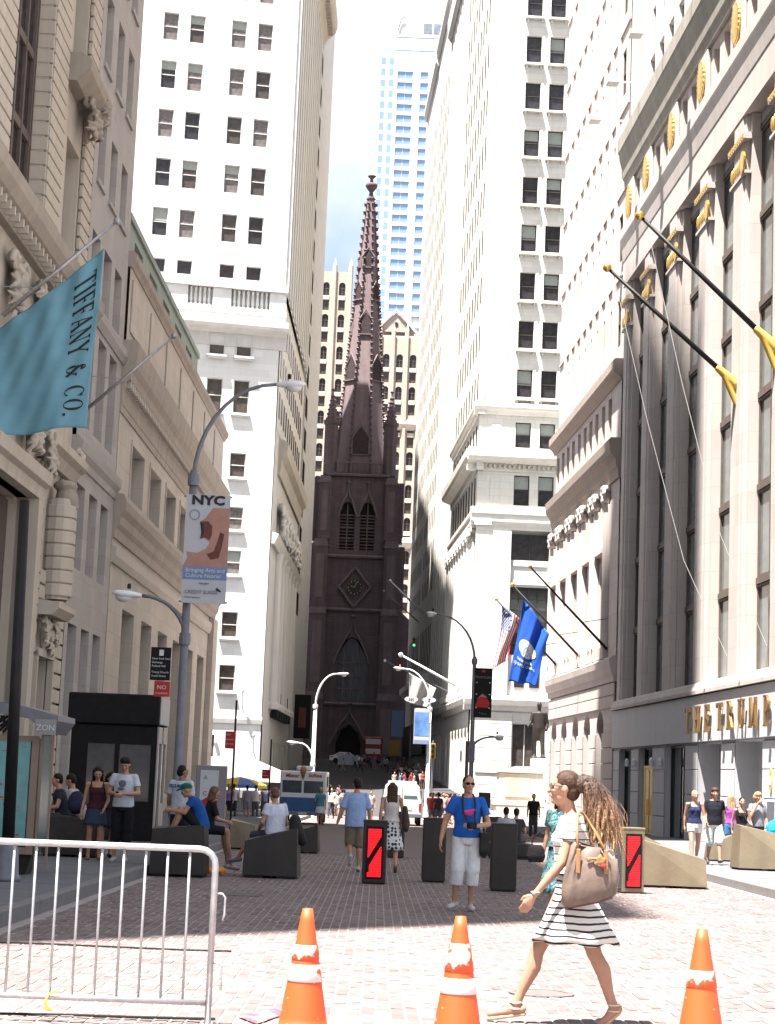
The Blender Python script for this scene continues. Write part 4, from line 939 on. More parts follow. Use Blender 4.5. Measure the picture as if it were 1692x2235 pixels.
# ------------------------------------------------------------------ brownstone church at the end of the street
FC = Frame((-4.35, 268, 0), 0, -1)
Ch = empty('church', (-4.35, 272, 3.8), 'dark brownstone gothic church with a tall crocketed spire closing the street', 'church')
Z0 = 3.6
mb = MB(-1)
wall(mb, -4.6, 4.6, Z0, 25.5, [(-2.1, 2.1, Z0, 9.0, 'gothic'), (-2.2, 2.2, 12.2, 21.5, 'gothic')], 0, 1.2)
wall(mb, -4.6, 4.6, 25.5, 45.2, [(-2.6, -.35, 34.2, 41.3, 'gothic'), (.35, 2.6, 34.2, 41.3, 'gothic')], -.1, .9); mb.build('tower_wall', 'brownstone', Ch, FC)
core(Ch, FC, -4.55, 4.55, -1.4, -9.5, Z0, 45.1, 'brownstone', 'tower_core')
core(Ch, FC, -9, 9, -9.6, -50, Z0, 24, 'brownstone', 'nave')
mb = MB(-1); mb.prism([(-9.4, 24.02), (9.4, 24.02), (0, 33)], -10, -50, 'y'); mb.build('nave_roof', 'brownstone', Ch, FC)
for s_ in (-1, 1):                                        # stepped corner buttresses
    for (hw, dp, za, zb) in ((1.35, 1.9, Z0, 13.5), (1.2, 1.5, 13.5, 25.8), (1.05, 1.15, 25.8, 35.6), (.9, .75, 35.6, 45.0)):
        c = s_ * (5.15 if za < 30 else 4.85)
        mb = MB(-1); mb.box(c - hw, c + hw, -1.2, dp, za, zb - .9)
        mb.loft([[(c - hw, 1.2, zb - .9), (c + hw, 1.2, zb - .9), (c + hw, -dp, zb - .9), (c - hw, -dp, zb - .9)], [(c - hw + .1, 1.2, zb), (c + hw - .1, 1.2, zb), (c + hw - .15, -dp + .42, zb), (c - hw + .15, -dp + .42, zb)]])
        mb.build('buttress', 'brownstone', Ch, FC)
        mb = MB(-1); mb.box(c - hw - .12, c + hw + .12, -.5, dp + .12, zb - 1.15, zb - .92); mb.build('weathering', 'brownstone_light', Ch, FC)
        mb = MB(-1); mb.box(c - hw * .55, c + hw * .55, dp, dp + .1, za + 1.2, zb - 2.2); mb.build('blind_panel', 'brownstone_light', Ch, FC)
        mb = MB(-1); o2 = c + s_ * hw; mb.box(min(o2, o2 + s_ * .9), max(o2, o2 + s_ * .9), -3.2, -.9, za, zb - .6); mb.build('side_buttress', 'brownstone', Ch, FC)
for z, p in ((11.6, .25), (25.2, .3), (33.0, .25), (45.0, .45)):
    mb = MB(-1); steps(mb, -4.7, 4.7, [(-.5, z), (p, z), (p + .1, z + .25), (.05, z + .5), (-.5, z + .5)]); mb.build('string_course', 'brownstone_light', Ch, FC)
def gothic_win(parent, fr, u, n, z, w, h, lights, fm, gm, name='window'):
    r = w / 2; rz = r * 1.5; k = 10
    po = [(u - r, z)] + [(u - r + 2 * r * i / k, z + h - rz + rz * (1 - abs(1 - 2 * i / k) ** 1.5)) for i in range(k + 1)] + [(u + r, z)]
    mb = MB(fr.sg); mb.prism(po, n - .08, n, 'y'); g_ = mb.build('pane', gm, None, fr)
    f = MB(fr.sg)
    for i in range(lights + 1): x = u - r + w * i / lights; hh = h - rz + rz * (1 - abs(1 - 2 * i / lights) ** 1.5); f.box(x - .09, x + .09, n, n + .25, z, z + max(.5, hh))
    for i in range(1, 4): f.box(u - r, u + r, n, n + .2, z + (h - rz) * i / 3.2 - .07, z + (h - rz) * i / 3.2 + .07)
    w_ = f.build(name, fm, parent, fr); g_.parent = w_; g_.location = (0, 0, 0); g_.rotation_euler = (0, 0, 0); return w_
mat('stained_glass', (.03, .035, .055), .2, .5, 1.5)
mat('church_dark', (.02, .016, .018), .9, .3, 2); mat('church_slot', (.055, .04, .042), .9, .3, 2)
gothic_win(Ch, FC, 0, -.8, 12.2, 4.4, 9.3, 4, 'brownstone_light', 'stained_glass')
for s_ in (-1, 1):
    gothic_win(Ch, FC, s_ * 1.475, -.75, 34.2, 2.25, 7.1, 2, 'brownstone_light', 'church_dark')
    for k in range(11):
        mb = MB(-1); mb.box(s_ * 1.475 - 1.05, s_ * 1.475 + 1.05, -.72, -.45, 34.5 + k * .48, 34.62 + k * .48); mb.build('louvre', 'brownstone_light', Ch, FC)
def hood(u, z0, w, h, top, n=.0, name='hood_mould'):
    mb = MB(-1); k = 12; r = w / 2
    L = [(u - r + 2 * r * i / k, z0 + h * (1 - abs(1 - 2 * i / k) ** 1.5)) for i in range(k + 1)]
    L[k // 2] = (u, top)
    mb.tube([(x, -(n + .15), z) for x, z in L], .17, 6); mb.tube([(u, -(n + .15), top - .3), (u, -(n + .15), top + 1.4)], [.16, .05], 6)
    mb.ball((u, -(n + .15), top + .9), (.34, .3, .25), 8)
    return mb.build(name, 'brownstone_light', Ch, FC)
hood(0, 17.6, 5.2, 4.9, 23.6); hood(-1.475, 39, 2.8, 3.4, 43.2, -.1); hood(1.475, 39, 2.8, 3.4, 43.2, -.1); hood(0, 6.0, 5.4, 4.2, 11.0, .3, 'portal_gable')
mb = MB(-1)
for d in (0, .35, .7):
    mb.tube([(-2.3 + d * .5, .2 + d, Z0), (-2.3 + d * .5, .2 + d, 6.2), (-1.5 + d * .3, .2 + d, 8.0 - d * .2), (0, .2 + d, 9.1 - d * .3), (1.5 - d * .3, .2 + d, 8.0 - d * .2), (2.3 - d * .5, .2 + d, 6.2), (2.3 - d * .5, .2 + d, Z0)], .15, 6)
mb.build('portal_mouldings', 'brownstone_light', Ch, FC)
mb = MB(-1); mb.box(-2.0, 2.0, -1.15, -1.0, Z0, 9); mb.box(-.06, .06, -1.0, -.94, Z0, 8); mb.build('door', 'church_dark', Ch, FC)
# clock in its diamond
mb = MB(-1)
for a in range(4):
    p = [(0, 31.6), (2.35, 28.7), (0, 25.8), (-2.35, 28.7)]; q = p[(a + 1) % 4]; p = p[a]
    mb.tube([(p[0], -.15, p[1]), (q[0], -.15, q[1])], .2, 6)
cl = mb.build('clock_frame', 'brownstone_light', Ch, FC)
mb = MB(-1); mb.prism([(1.15 * math.cos(t * .3927), 28.7 + 1.15 * math.sin(t * .3927)) for t in range(16)], .0, .14, 'y'); ck = mb.build('clock_face', 'bronze_dark_shaded', Ch, FC)
mb = MB(-1)
for t in range(12): mb.box(.95 * math.sin(t * .5236) - .06, .95 * math.sin(t * .5236) + .06, .145, .17, 28.7 + .95 * math.cos(t * .5236) - .12, 28.7 + .95 * math.cos(t * .5236) + .12)
o_ = mb.build('hour_marks', 'stone_morgan_dark', None, FC); o_.parent = ck; o_.location = (0, 0, 0)
mb = MB(-1); mb.tube([(0, -.19, 28.7), (.3, -.19, 29.5)], .05, 4); mb.tube([(0, -.19, 28.7), (-.55, -.19, 28.9)], .06, 4); o_ = mb.build('clock_hand', 'stone_morgan_dark', None, FC); o_.parent = ck; o_.location = (0, 0, 0)
# balustrade, pinnacled corner turrets
for k in range(11):
    mb = MB(-1); u = -3.1 + k * .62; mb.box(u - .12, u + .12, .1, .4, 45.5, 46.9); mb.build('baluster', 'brownstone', Ch, FC)
mb = MB(-1); mb.box(-3.5, 3.5, .05, .45, 46.9, 47.15); mb.build('balustrade_rail', 'brownstone_light', Ch, FC)
def octa(r, z, c=(0, 0), ph=.3927): return [(c[0] + r * math.cos(ph + k * math.pi / 4), c[1] + r * math.sin(ph + k * math.pi / 4), z) for k in range(8)]
for sx_ in (-1, 1):
    for sy_ in (0, 1):
        c = (sx_ * 4.35, .6 + sy_ * 7.9)
        mb = MB(1); mb.loft([octa(1.05, 45.2, c), octa(1.05, 52.6, c), octa(1.25, 52.8, c), octa(1.25, 53.3, c), octa(.85, 53.4, c), octa(.10, 57.6, c)]); t_ = mb.build('pinnacle', 'brownstone', Ch, Frame(FC.o, 0, 1))
        b = Blob(1)
        for k in range(8):
            for j in range(6):
                f = j / 6; r = .85 * (1 - f) + .1 * f + .06; a = .3927 + k * math.pi / 4
                b.ball((c[0] + r * math.cos(a), c[1] + r * math.sin(a), 53.6 + 4.0 * f), (.13, .13, .13), 6)
        b.cap((c[0], c[1], 53.4), (c[0], c[1], 57.6), .8, .1, 8)
        b.ball((c[0], c[1], 57.9), (.32, .32, .2), 8); b.cap((c[0], c[1], 57.6), (c[0], c[1], 58.7), .09, .06, 6); o_ = b.fuse('finial', 'brownstone', Ch, Frame(FC.o, 0, 1), .09, 0)
# octagonal spire with crockets, lucarnes and cross
FS = Frame(FC.o, 0, 1); cy = 4.6
hw = lambda z: .55 + (88.4 - z) * .0745
mb = MB(1); mb.loft([octa(hw(z) * 1.08, z, (0, cy)) for z in (45.2, 55, 65, 75, 88.4)]); mb.build('spire', 'brownstone_light', Ch, FS)
for k in range(8):
    a = .3927 + k * math.pi / 4; b = MB(1)
    b.tube([(hw(46) * 1.08 * math.cos(a), cy + hw(46) * 1.08 * math.sin(a), 46), (hw(88) * 1.08 * math.cos(a), cy + hw(88) * 1.08 * math.sin(a), 88)], [.2, .1], 5)
    z = 47.5
    while z < 88:
        r = hw(z) * 1.08 + .13; x, y = r * math.cos(a), cy + r * math.sin(a)
        b.loft([[(x - .16, y - .16, z - .15), (x + .16, y - .16, z - .15), (x + .16, y + .16, z - .15), (x - .16, y + .16, z - .15)], [(x + .12 * math.cos(a) - .2, y + .12 * math.sin(a) - .2, z + .1), (x + .12 * math.cos(a) + .2, y + .12 * math.sin(a) - .2, z + .1), (x + .12 * math.cos(a) + .2, y + .12 * math.sin(a) + .2, z + .1), (x + .12 * math.cos(a) - .2, y + .12 * math.sin(a) + .2, z + .1)], [(x, y, z + .3)] * 4], cap=True)
        z += .95 if z < 75 else 1.25
    b.build('crocket_rib', 'brownstone', Ch, FS)['kind'] = 'stuff'
def lucarne(face, z, h):
    a = face * math.pi / 4; r = hw(z) * 1.0; t = h * .3
    R3 = Matrix.Rotation(a, 3, 'Z')
    def P(x, y, zz): v = R3 @ Vector((x, y, zz)); return (v.x, v.y + cy, v.z)
    mb = MB(1)
    for s_ in (-1, 1): mb.loft([[P(r - .3, s_ * t - .09, z), P(r + .22, s_ * t - .09, z), P(r + .22, s_ * t + .09, z), P(r - .3, s_ * t + .09, z)], [P(r - .6, s_ * t - .09, z + h * .6), P(r + .1, s_ * t - .09, z + h * .6), P(r + .1, s_ * t + .09, z + h * .6), P(r - .6, s_ * t + .09, z + h * .6)]])
    for s_ in (-1, 1): mb.tube([P(r + .1, s_ * (t + .1), z + h * .55), P(r + .05, 0, z + h * 1.1)], .13, 5)
    mb.loft([[P(r - .3, -t, z - .15), P(r + .3, -t, z - .15), P(r + .3, t, z - .15), P(r - .3, t, z - .15)], [P(r - .3, -t, z), P(r + .3, -t, z), P(r + .3, t, z), P(r - .3, t, z)]])
    l_ = mb.build('lucarne', 'brownstone_light', Ch, FS)
    mb = MB(1); mb.loft([[P(r + .05, y, zz) for y, zz in ((-t, z), (t, z), (t, z + h * .6), (0, z + h * .98), (-t, z + h * .6))], [P(r + .0 - .4, y, zz) for y, zz in ((-t, z), (t, z), (t, z + h * .6), (0, z + h * .98), (-t, z + h * .6))]])
    o_ = mb.build('lucarne_opening', 'church_slot', None, FS); o_.parent = l_; o_.location = (0, 0, 0)
for f in (-2, -3, -1, -4):
    lucarne(f, 48.5, 4.2) if f % 2 == 0 else lucarne(f, 60.0, 3.6)
    lucarne(f, 67.0, 3.4) if f % 2 == 0 else lucarne(f, 72.5, 2.6)
    if f % 2 == 0: lucarne(f, 77.5, 2.8)
mb = MB(1); mb.lathe([(.5, 88.2), (.75, 88.5), (.4, 88.9), (.3, 89.6), (.55, 89.9), (.95, 90.5), (.9, 90.9), (.3, 91.1), (.25, 91.7), (.6, 92.0), (.65, 92.2), (.1, 92.3)], 12, (0, cy, 0)); mb.build('finial', 'brownstone', Ch, FS, True)
mb = MB(1); mb.box(-.05, .05, cy - .05, cy + .05, 92.3, 94.3); mb.box(-.55, .55, cy - .05, cy + .05, 93.4, 93.5); mb.build('cross', 'gold_paint', Ch, FS)
# church railing and forecourt wall
mb = MB(-1); mb.box(-12, -3.2, 6.0, 6.4, Z0 - .4, Z0 + 1.0); mb.box(1.6, 11, 6.0, 6.4, Z0 - .4, Z0 + 1.0); tag(mb.build('churchyard_wall', 'brownstone', None, FC), 'low brownstone wall in front of the church', 'wall')

# ------------------------------------------------------------------ towers behind the church
FG = Frame((0, 345, 0), 0, -1)
Go = empty('gothic_office_building', (-5, 350, 4), 'tan gothic office building with arched windows rising behind the church spire', 'building')
def gothic_block(u0, u1, z0, z1, n, du, zs):
    k = max(1, int((u1 - u0) / du)); ops = []
    for i in range(k):
        c = u0 + (u1 - u0) * (i + .5) / k
        for z in zs:
            ops += [(c - .62, c + .62, z, z + 2.6, 'arch'), (c - .62, c + .62, z - 2.9, z - .9)]
    ops = [o_ for o_ in ops if o_[3] < z1 - .5 and o_[2] > z0 + .3]
    mb = MB(-1); wall(mb, u0, u1, z0, z1, ops, n, .4); mb.build('wall', 'gothic_tan', Go, FG)
    for o_ in ops: window(Go, FG, (o_[0] + o_[1]) / 2, n - .25, o_[2], 1.24, o_[3] - o_[2], 'arch' if len(o_) > 4 else 'slit', 'frame_brown', 'glass_dark' if len(o_) > 4 else 'glass_brown')
    for i in range(k + 1):
        c = u0 + (u1 - u0) * i / k; mb = MB(-1); mb.prism([(c - .45, n), (c - .25, n + .5), (c + .25, n + .5), (c + .45, n)], z0, z1 + 1.2, 'z'); mb.build('pier', 'gothic_tan', Go, FG)
        mb = MB(-1); mb.loft([[(c - .35, -n - .45, z1 + 1.2), (c + .35, -n - .45, z1 + 1.2), (c + .35, -n + .25, z1 + 1.2), (c - .35, -n + .25, z1 + 1.2)], [(c, -n - .1, z1 + 2.8)] * 4]); mb.build('pinnacle', 'gothic_tan', Go, FG)
    for z in zs:
        for i in range(k):
            c = u0 + (u1 - u0) * (i + .5) / k; mb = MB(-1); mb.box(c - .62, c + .62, n, n + .12, z - .85, z - .1, bev=.05); mb.build('spandrel_panel', 'stone_cream', Go, FG)
gothic_block(-27, -8.8, 4, 97, 0, 3.0, [92.3 - 6.25 * k for k in range(9)])
gothic_block(-5.2, 5.0, 4, 84.5, .6, 2.5, [78.6 - 6.25 * k for k in range(10)])
core(Go, FG, -27, 5, -.6, -22, 3, 84.4, 'gothic_tan'); core(Go, FG, -26.9, -8.9, -.6, -21, 84.5, 96.8, 'gothic_tan')
mb = MB(-1); mb.prism([(-3.4, 85.6), (3.8, 85.6), (.2, 89.4)], .2, -3, 'y'); mb.build('gable', 'gothic_tan', Go, FG)
mb = MB(-1); mb.tube([(-3.8, -.3, 85.4), (.2, -.3, 89.8), (4.2, -.3, 85.4)], .28, 6); mb.build('gable_coping', 'stone_cream', Go, FG)
mb = MB(-1); mb.prism([(.2 + .5 * math.cos(t * .524), 87.0 + .5 * math.sin(t * .524)) for t in range(12)], .2, .26, 'y'); mb.build('round_window', 'glass_dark', Go, FG)
for z in (66.5, 44): mb = MB(-1); steps(mb, -5.2, 5.2, [(.5, z), (.9, z + .2), (1.3, z + 1.2), (.6, z + 2.2), (.5, z + 2.2)]); mb.build('cornice', 'stone_cream', Go, FG)
FGt = Frame((0, 520, 0), 0, -1)
Gl = empty('glass_tower', (8, 530, 4), 'pale high-rise with rows of blue glass windows behind the church', 'tower')
colsG = [(-2.1, 2.5), (4.6, 7.0), (8.8, 11.2), (13, 15.4)]
ops = [(a, b, 84 + r * 3.34, 86.35 + r * 3.34) for a, b in colsG for r in range(37)]
mb = MB(-1); wall(mb, -2.9, 24, 4, 223, ops, 0, .35); mb.build('wall', 'tower_white', Gl, FGt)
for a, b in colsG:
    for r in range(37):
        if r > 14: window(Gl, FGt, (a + b) / 2, -.2, 84 + r * 3.34, b - a, 2.35, 'sash', 'tower_white', 'glass_blue', rows=1, cols=2 if b - a > 4 else 1)
core(Gl, FGt, -2.8, 23.9, -.6, -26, 3, 222.9, 'tower_white')
mb = MB(-1); mb.box(-8.5, -2.95, -3, -26, 4, 216); mb.build('side_wall', 'tower_white', Gl, FGt)
for r in range(35):
    for u in (-3.9, -6.3): window(Gl, FGt, u, -2.98, 96 + r * 3.34, 1.4, 2.2, 'slit', gm='glass_blue')
mb = MB(-1); mb.box(4.5, 4.7, .0, .1, 209, 222.5); mb.box(8, 8.15, 0, .1, 209, 222.5); mb.box(11.5, 11.65, 0, .1, 209, 222.5); mb.box(-2.8, 20, 0, .09, 213, 213.15); mb.box(-2.8, 20, 0, .09, 217, 217.15); mb.build('panel_joints', 'glass_blue', Gl, FGt)['kind'] = 'stuff'
window(Gl, FGt, 10.6, .05, 209.5, 3.6, 6.0, 'sash', 'tower_white', 'glass_brown', rows=1, cols=3)
mb = MB(-1); mb.box(5.0, 7.5, .0, .12, 218.5, 221.5); mb.box(8.2, 12.3, 0, .12, 218.5, 221.5); mb.build('plant_screen', 'glass_sky', Gl, FGt)
mb = MB(-1); mb.tube([(-2.4, -.3, 219), (-1.6, -.5, 222.5), (-.6, -.5, 222.9)], .18, 6); mb.build('davit', 'grey_metal', Gl, FGt)
mb = MB(-1)
for u in (0, 3, 7, 12, 17): mb.box(u, u + .1, -.3, -.2, 223, 225.5)
mb.box(0, 17, -.3, -.2, 225.4, 225.5); mb.build('roof_railing', 'tower_white', Gl, FGt)
# ------------------------------------------------------------------ street furniture
TXT = []
def text(s_, size, mt, parent, loc, rot=(math.pi / 2, 0, 0), ext=.004, name='lettering', align='LEFT', sx=1.0, bold=0.0):
    c = D.curves.new(name, 'FONT'); c.body = s_; c.size = size; c.extrude = ext; c.align_x = align; c.offset = bold; c.resolution_u = 2
    c.materials.append(M[mt]); o = D.objects.new(name, c); COL.objects.link(o); o.location = loc; o.rotation_euler = rot; o.scale = (sx, 1, 1)
    if parent: o.parent = parent
    TXT.append(o); return o
def gp(x, Y, off=0.0):
    """ground point under photograph column x at distance Y"""
    z = gz(Y) + off
    y = 1697.0
    for _ in range(6):
        p = at(x, y, Y); y += (p.z - z) / Y * F
    return at(x, y, Y)
# --- traffic cones
def worn(name, ca, cb, thr, scale):
    m_ = D.materials.new(name); m_.use_nodes = True; t = m_.node_tree; p = t.nodes['Principled BSDF']; p.inputs['Roughness'].default_value = .55
    n = t.nodes.new('ShaderNodeTexNoise'); n.inputs['Scale'].default_value = scale; n.inputs['Detail'].default_value = 4
    c = t.nodes.new('ShaderNodeTexCoord'); t.links.new(c.outputs['Object'], n.inputs['Vector'])
    r = t.nodes.new('ShaderNodeValToRGB'); r.color_ramp.elements[0].position = thr - .015; r.color_ramp.elements[1].position = thr + .015
    r.color_ramp.elements[0].color = (*ca, 1); r.color_ramp.elements[1].color = (*cb, 1)
    t.links.new(n.outputs['Fac'], r.inputs['Fac']); t.links.new(r.outputs[0], p.inputs['Base Color']); M[name] = m_
worn('band_worn', (.72, .075, .012), (.66, .63, .60), .52, 9); worn('band_scuffed', (.72, .075, .012), (.66, .63, .60), .42, 11); worn('cone_scuffed', (.72, .075, .012), (.55, .42, .36), .70, 16)
def cone(px, py, Y, label, bands):
    p = at(px, py, Y); z0 = gz(Y) + .004; H = p.z - z0
    e = empty('traffic_cone', (p.x, Y, z0), label, 'traffic cone', 'cones across the foreground')
    mb = MB(); mb.box(-.19, .19, -.19, .19, 0, .035, bev=.012); mb.build('base', 'black_rubber', e)
    rr = lambda f: .155 * (1 - f) + .031 * f
    prof = [(.165, .035), (.16, .05)] + [(rr(f / 10), .05 + (H - .05) * f / 10) for f in range(0, 11)] + [(.024, H), (.022, H - .06), (.001, H - .06)]
    mb = MB(); mb.lathe(prof, 32); mb.build('body', 'cone_scuffed', e, None, True)
    for f0, f1, mt in bands:
        mb = MB(); mb.lathe([(rr(f0) + .003, .05 + (H - .05) * f0), (rr(f0) + .005, .052 + (H - .05) * f0), (rr(f1) + .005, .048 + (H - .05) * f1), (rr(f1) + .003, .05 + (H - .05) * f1)], 32); mb.build('reflective_band', mt, e, None, True)
    return e
cone(672, 1983, 11.7, 'orange cone nearest the steel barrier with a scuffed white band', [(.40, .54, 'band_scuffed'), (.58, .70, 'band_worn')])
cone(1006, 2000, 11.5, 'orange cone in the middle with one clean white band', [(.375, .50, 'cone_white'), (.555, .78, 'band_worn')])
cone(1533, 2028, 11.1, 'orange cone at the right with only flakes of its white band left', [(.55, .68, 'band_worn')])
# --- steel crowd barrier
by = 12.0; bxr = at(470, 1900, by).x; zt = 1.105; zb_ = .155; r = .10
e = empty('crowd_barrier', (bxr - 1.1, by, gz(by)), 'galvanised steel crowd barrier with upright bars in the left foreground', 'barrier')
off = Vector((-(bxr - 1.1), -by, -gz(by)))
bl_ = bxr - 2.3
path = [(bl_, by, .0), (bl_, by, zt - r)] + [(bl_ + r - r * math.cos(a), by, zt - r + r * math.sin(a)) for a in (.39, .79, 1.18, 1.57)] + [(bxr - r + r * math.sin(a), by, zt - r + r * math.cos(a)) for a in (0, .39, .79, 1.18, 1.57)] + [(bxr, by, 0.0)]
mb = MB(); mb.tube([Vector(p) + off for p in path], .021, 14); mb.build('frame', 'galvanised', e, None, True)
mb = MB(); mb.tube([Vector((bl_ + .02, by, zb_)) + off, Vector((bxr - .02, by, zb_)) + off], .019, 12); mb.build('lower_rail', 'galvanised', e, None, True)
k = 0; x = bxr - .165
while x > bl_ + .05:
    mb = MB(); mb.tube([Vector((x, by, zb_)) + off, Vector((x, by, zt - .005)) + off], .0085, 8); mb.build('bar', 'galvanised', e, None, True); x -= .1395
for z in (.83, .40):
    mb = MB(); mb.tube([Vector(p) + off for p in ((bxr + .015, by, z), (bxr + .055, by, z), (bxr + .072, by, z - .02), (bxr + .072, by, z - .13), (bxr + .06 if z > .5 else bxr + .072, by, z - .165))], .007, 8); mb.build('hook', 'galvanised', e, None, True)
for x in (bxr, bl_):
    mb = MB(); mb.box(x - .02 + off.x, x + .02 + off.x, -.3, .3, .0, .012); mb.build('foot', 'galvanised', e)
mb = MB(); q = Vector((bxr - .165 - 6 * .1395, by - .02, zb_ + .02)) + off; mb.tube([q, q + Vector((-.02, -.02, -.05)), q + Vector((.0, -.02, -.09)), q + Vector((.03, -.01, -.1))], [.006, .01, .012, .006], 6); mb.tube([q, q + Vector((.03, -.01, .012)), q + Vector((.06, -.01, .02))], .006, 6)
tag(mb.build('yellow_ribbon', flat((.7, .5, .05), .6)), 'scrap of yellow tape knotted on the barrier lower rail', 'tape').location = -off
# --- bollards
def bollard(px, Y, w_, h_, d_, label, led=False, m_='bronze_dark_shaded', yaw=0, grp='square bollards in the roadway'):
    p = gp(px, Y); e = empty('security_bollard', (p.x, Y, p.z), label, 'bollard', grp, yaw)
    mb = MB(); mb.box(-w_ / 2, w_ / 2, -d_ / 2, d_ / 2, .02, h_, bev=.012); mb.build('body', m_, e)
    mb = MB(); mb.box(-w_ / 2 + .02, w_ / 2 - .02, -d_ / 2 + .02, d_ / 2 - .02, 0, .019); mb.build('plinth', 'black_rubber', e)
    mb = MB(); mb.box(-w_ / 2 - .006, w_ / 2 + .006, -d_ / 2 - .006, d_ / 2 + .006, h_ - .03, h_ + .004, bev=.006); mb.build('cap', m_, e)
    if led:
        mb = MB(); fy = -d_ / 2
        mb.box(-w_ / 2 + .055, w_ / 2 - .055, fy - .012, fy - .001, .09, h_ - .1); pn = mb.build('screen', 'black_paint', e)
        L = MB(); x0, x1, za, zb2 = -w_ / 2 + .085, w_ / 2 - .085, .12, h_ - .14; n_ = 30
        for i in range(n_):
            z = za + (zb2 - za) * (i + .5) / n_; f = (z - za) / (zb2 - za)
            dx = x0 + (x1 - x0) * (.02 + (f - .28) / .5)                 # diagonal bar
            segs = []
            a = max(x0, min(x1, dx - .045)); b = max(x0, min(x1, dx + .045))
            if f > .34: segs.append((x0, min(x1 - .01, a)))
            if f < .80: segs.append((max(b, x0 + (.03 if f > .1 else 0)), x1))
            for s0, s1 in segs:
                if s1 - s0 > .02: L.box(s0, s1, fy - .018, fy - .013, z - .0085, z + .0085)
        o = L.build('led_rows', 'led_red', pn); o['kind'] = 'stuff'
        if yaw:
            mb = MB()
            for i in range(26): mb.box(-w_ / 2 - .012, -w_ / 2 - .001, -d_ / 2 + .03, d_ / 2 - .03, .08 + i * .036, .10 + i * .036)
            mb.build('side_grille', 'grey_metal', e)['kind'] = 'stuff'
    return e
bollard(815, 31.9, .40, 1.06, .36, 'lit bollard with red light rows in front of the walking couple', True)
bollard(1373, 32.2, .40, 1.10, .36, 'lit bollard with red light rows beside the big bronze block at right', True, 'bronze', rad(14))
bollard(945, 33.4, .41, 1.12, .36, 'dark square bollard just left of the man in blue')
bollard(1097, 31.1, .42, 1.10, .36, 'dark square bollard just right of the man in blue')
bollard(863, 45.5, .40, 1.10, .36, 'dark square bollard half hidden behind the polka-dot skirt')
bollard(1076, 52.5, .42, 1.0, .36, 'dark bollard behind, next to the seated person in grey')
mb = MB()
# --- faceted bronze blocks
def block(px, Y, w_, d_, hl, hr, label, yaw=0, m_='bronze', back=(.0, .0), cant=.06, off=0.0):
    p = gp(px, Y, off); e = empty('bronze_block', (p.x, Y + d_ / 2, p.z), label, 'street block', 'faceted bronze blocks', yaw)
    b0 = -w_ / 2; b1 = w_ / 2; f, k = -d_ / 2, d_ / 2; c = cant
    mb = MB(); z = .045
    fr_ = [(b0, f, z), (b1, f, z), (b1 - c * .6, f + c, hr), (b0 + c * .3, f + c * .6, hl)]
    mi_ = [(b0 - c * .5, 0, z), (b1 + c * .7, 0, z), (b1 - c * .2, 0, hr * .96 + back[1] * .4), (b0, 0, hl * 1.04 + back[0] * .4)]
    bk = [(b0 + c, k, z), (b1 - c, k, z), (b1 - c * 2, k - c, hr * .86 + back[1]), (b0 + c * 2, k - c, hl * .9 + back[0])]
    mb.loft([fr_, mi_, bk]); mb.build('body', m_, e)
    mb = MB(); mb.box(b0 + .03, b0 + w_ * .38, f + .03, k - .1, 0, .044); mb.box(b0 + w_ * .62, b1 - .03, f + .03, k - .1, 0, .044); mb.build('foot', 'black_rubber', e)
    return e
block(588, 32.3, .94, 1.3, .62, .86, 'shaded bronze block with a man in white seated on it', m_='bronze_dark_shaded')
block(666, 46.0, .62, 1.2, .50, .70, 'shaded bronze block behind the seated man, towards the ice-cream truck', m_='bronze_dark_shaded')
block(528, 47.0, .66, 1.3, .72, .62, 'tan bronze block behind the seated man, on the pavement side', off=.0)
block(384, 31.5, .92, 1.2, .78, .86, 'shaded bronze block under the man in the green cap', m_='bronze_dark_shaded', off=.0)
block(150, 34.0, 1.0, 1.3, .74, .66, 'shaded bronze block by the map kiosk at far left', m_='bronze_dark_shaded', off=.16)
block(1474, 34.6, 1.24, 1.3, .86, .53, 'large lit bronze block beside the red light bollard at right', yaw=rad(-3), back=(-.05, .1))
block(1412, 50.0, .80, 1.2, .66, .34, 'lit bronze block behind the large one, near the gilded door', off=.15)
block(1578, 47.5, .66, 1.2, .40, .70, 'lit bronze block behind the group of five at right', off=.15)
block(1680, 41.4, 1.35, 1.3, .96, .74, 'lit bronze block cut off by the right edge of the picture', cant=.16, off=.16)
# --- lamps
def lamp_head(mb, c, d, L, up=0, r_=.16):
    c, d = Vector(c), Vector(d).normalized()
    n = 12; rings = []
    s_ = Vector((-d.y, d.x, 0)); u = Vector((0, 0, 1))
    for f, w_, h_, dz in ((0, .35, .35, 0), (.1, .42, .40, 0), (.35, .8, .62, .0), (.6, 1, .75, -.01), (.85, .8, .55, 0), (1.0, .15, .12, 0)):
        q = c + d * (L * f) + u * (dz + up * f)
        rings.append([q + s_ * (r_ * w_ * math.cos(2 * math.pi * k / n)) + u * (r_ * h_ * .7 * math.sin(2 * math.pi * k / n)) for k in range(n)])
    mb.loft(rings)
def arm_pts(p0, p1, bulge, k=9):
    p0, p1 = Vector(p0), Vector(p1); out = []
    for i in range(k + 1):
        t = i / k; a = t * math.pi / 2
        out.append(Vector((p0.x + (p1.x - p0.x) * (1 - math.cos(a)), p0.y + (p1.y - p0.y) * t, p0.z + (p1.z - p0.z) * math.sin(a))))
    return out
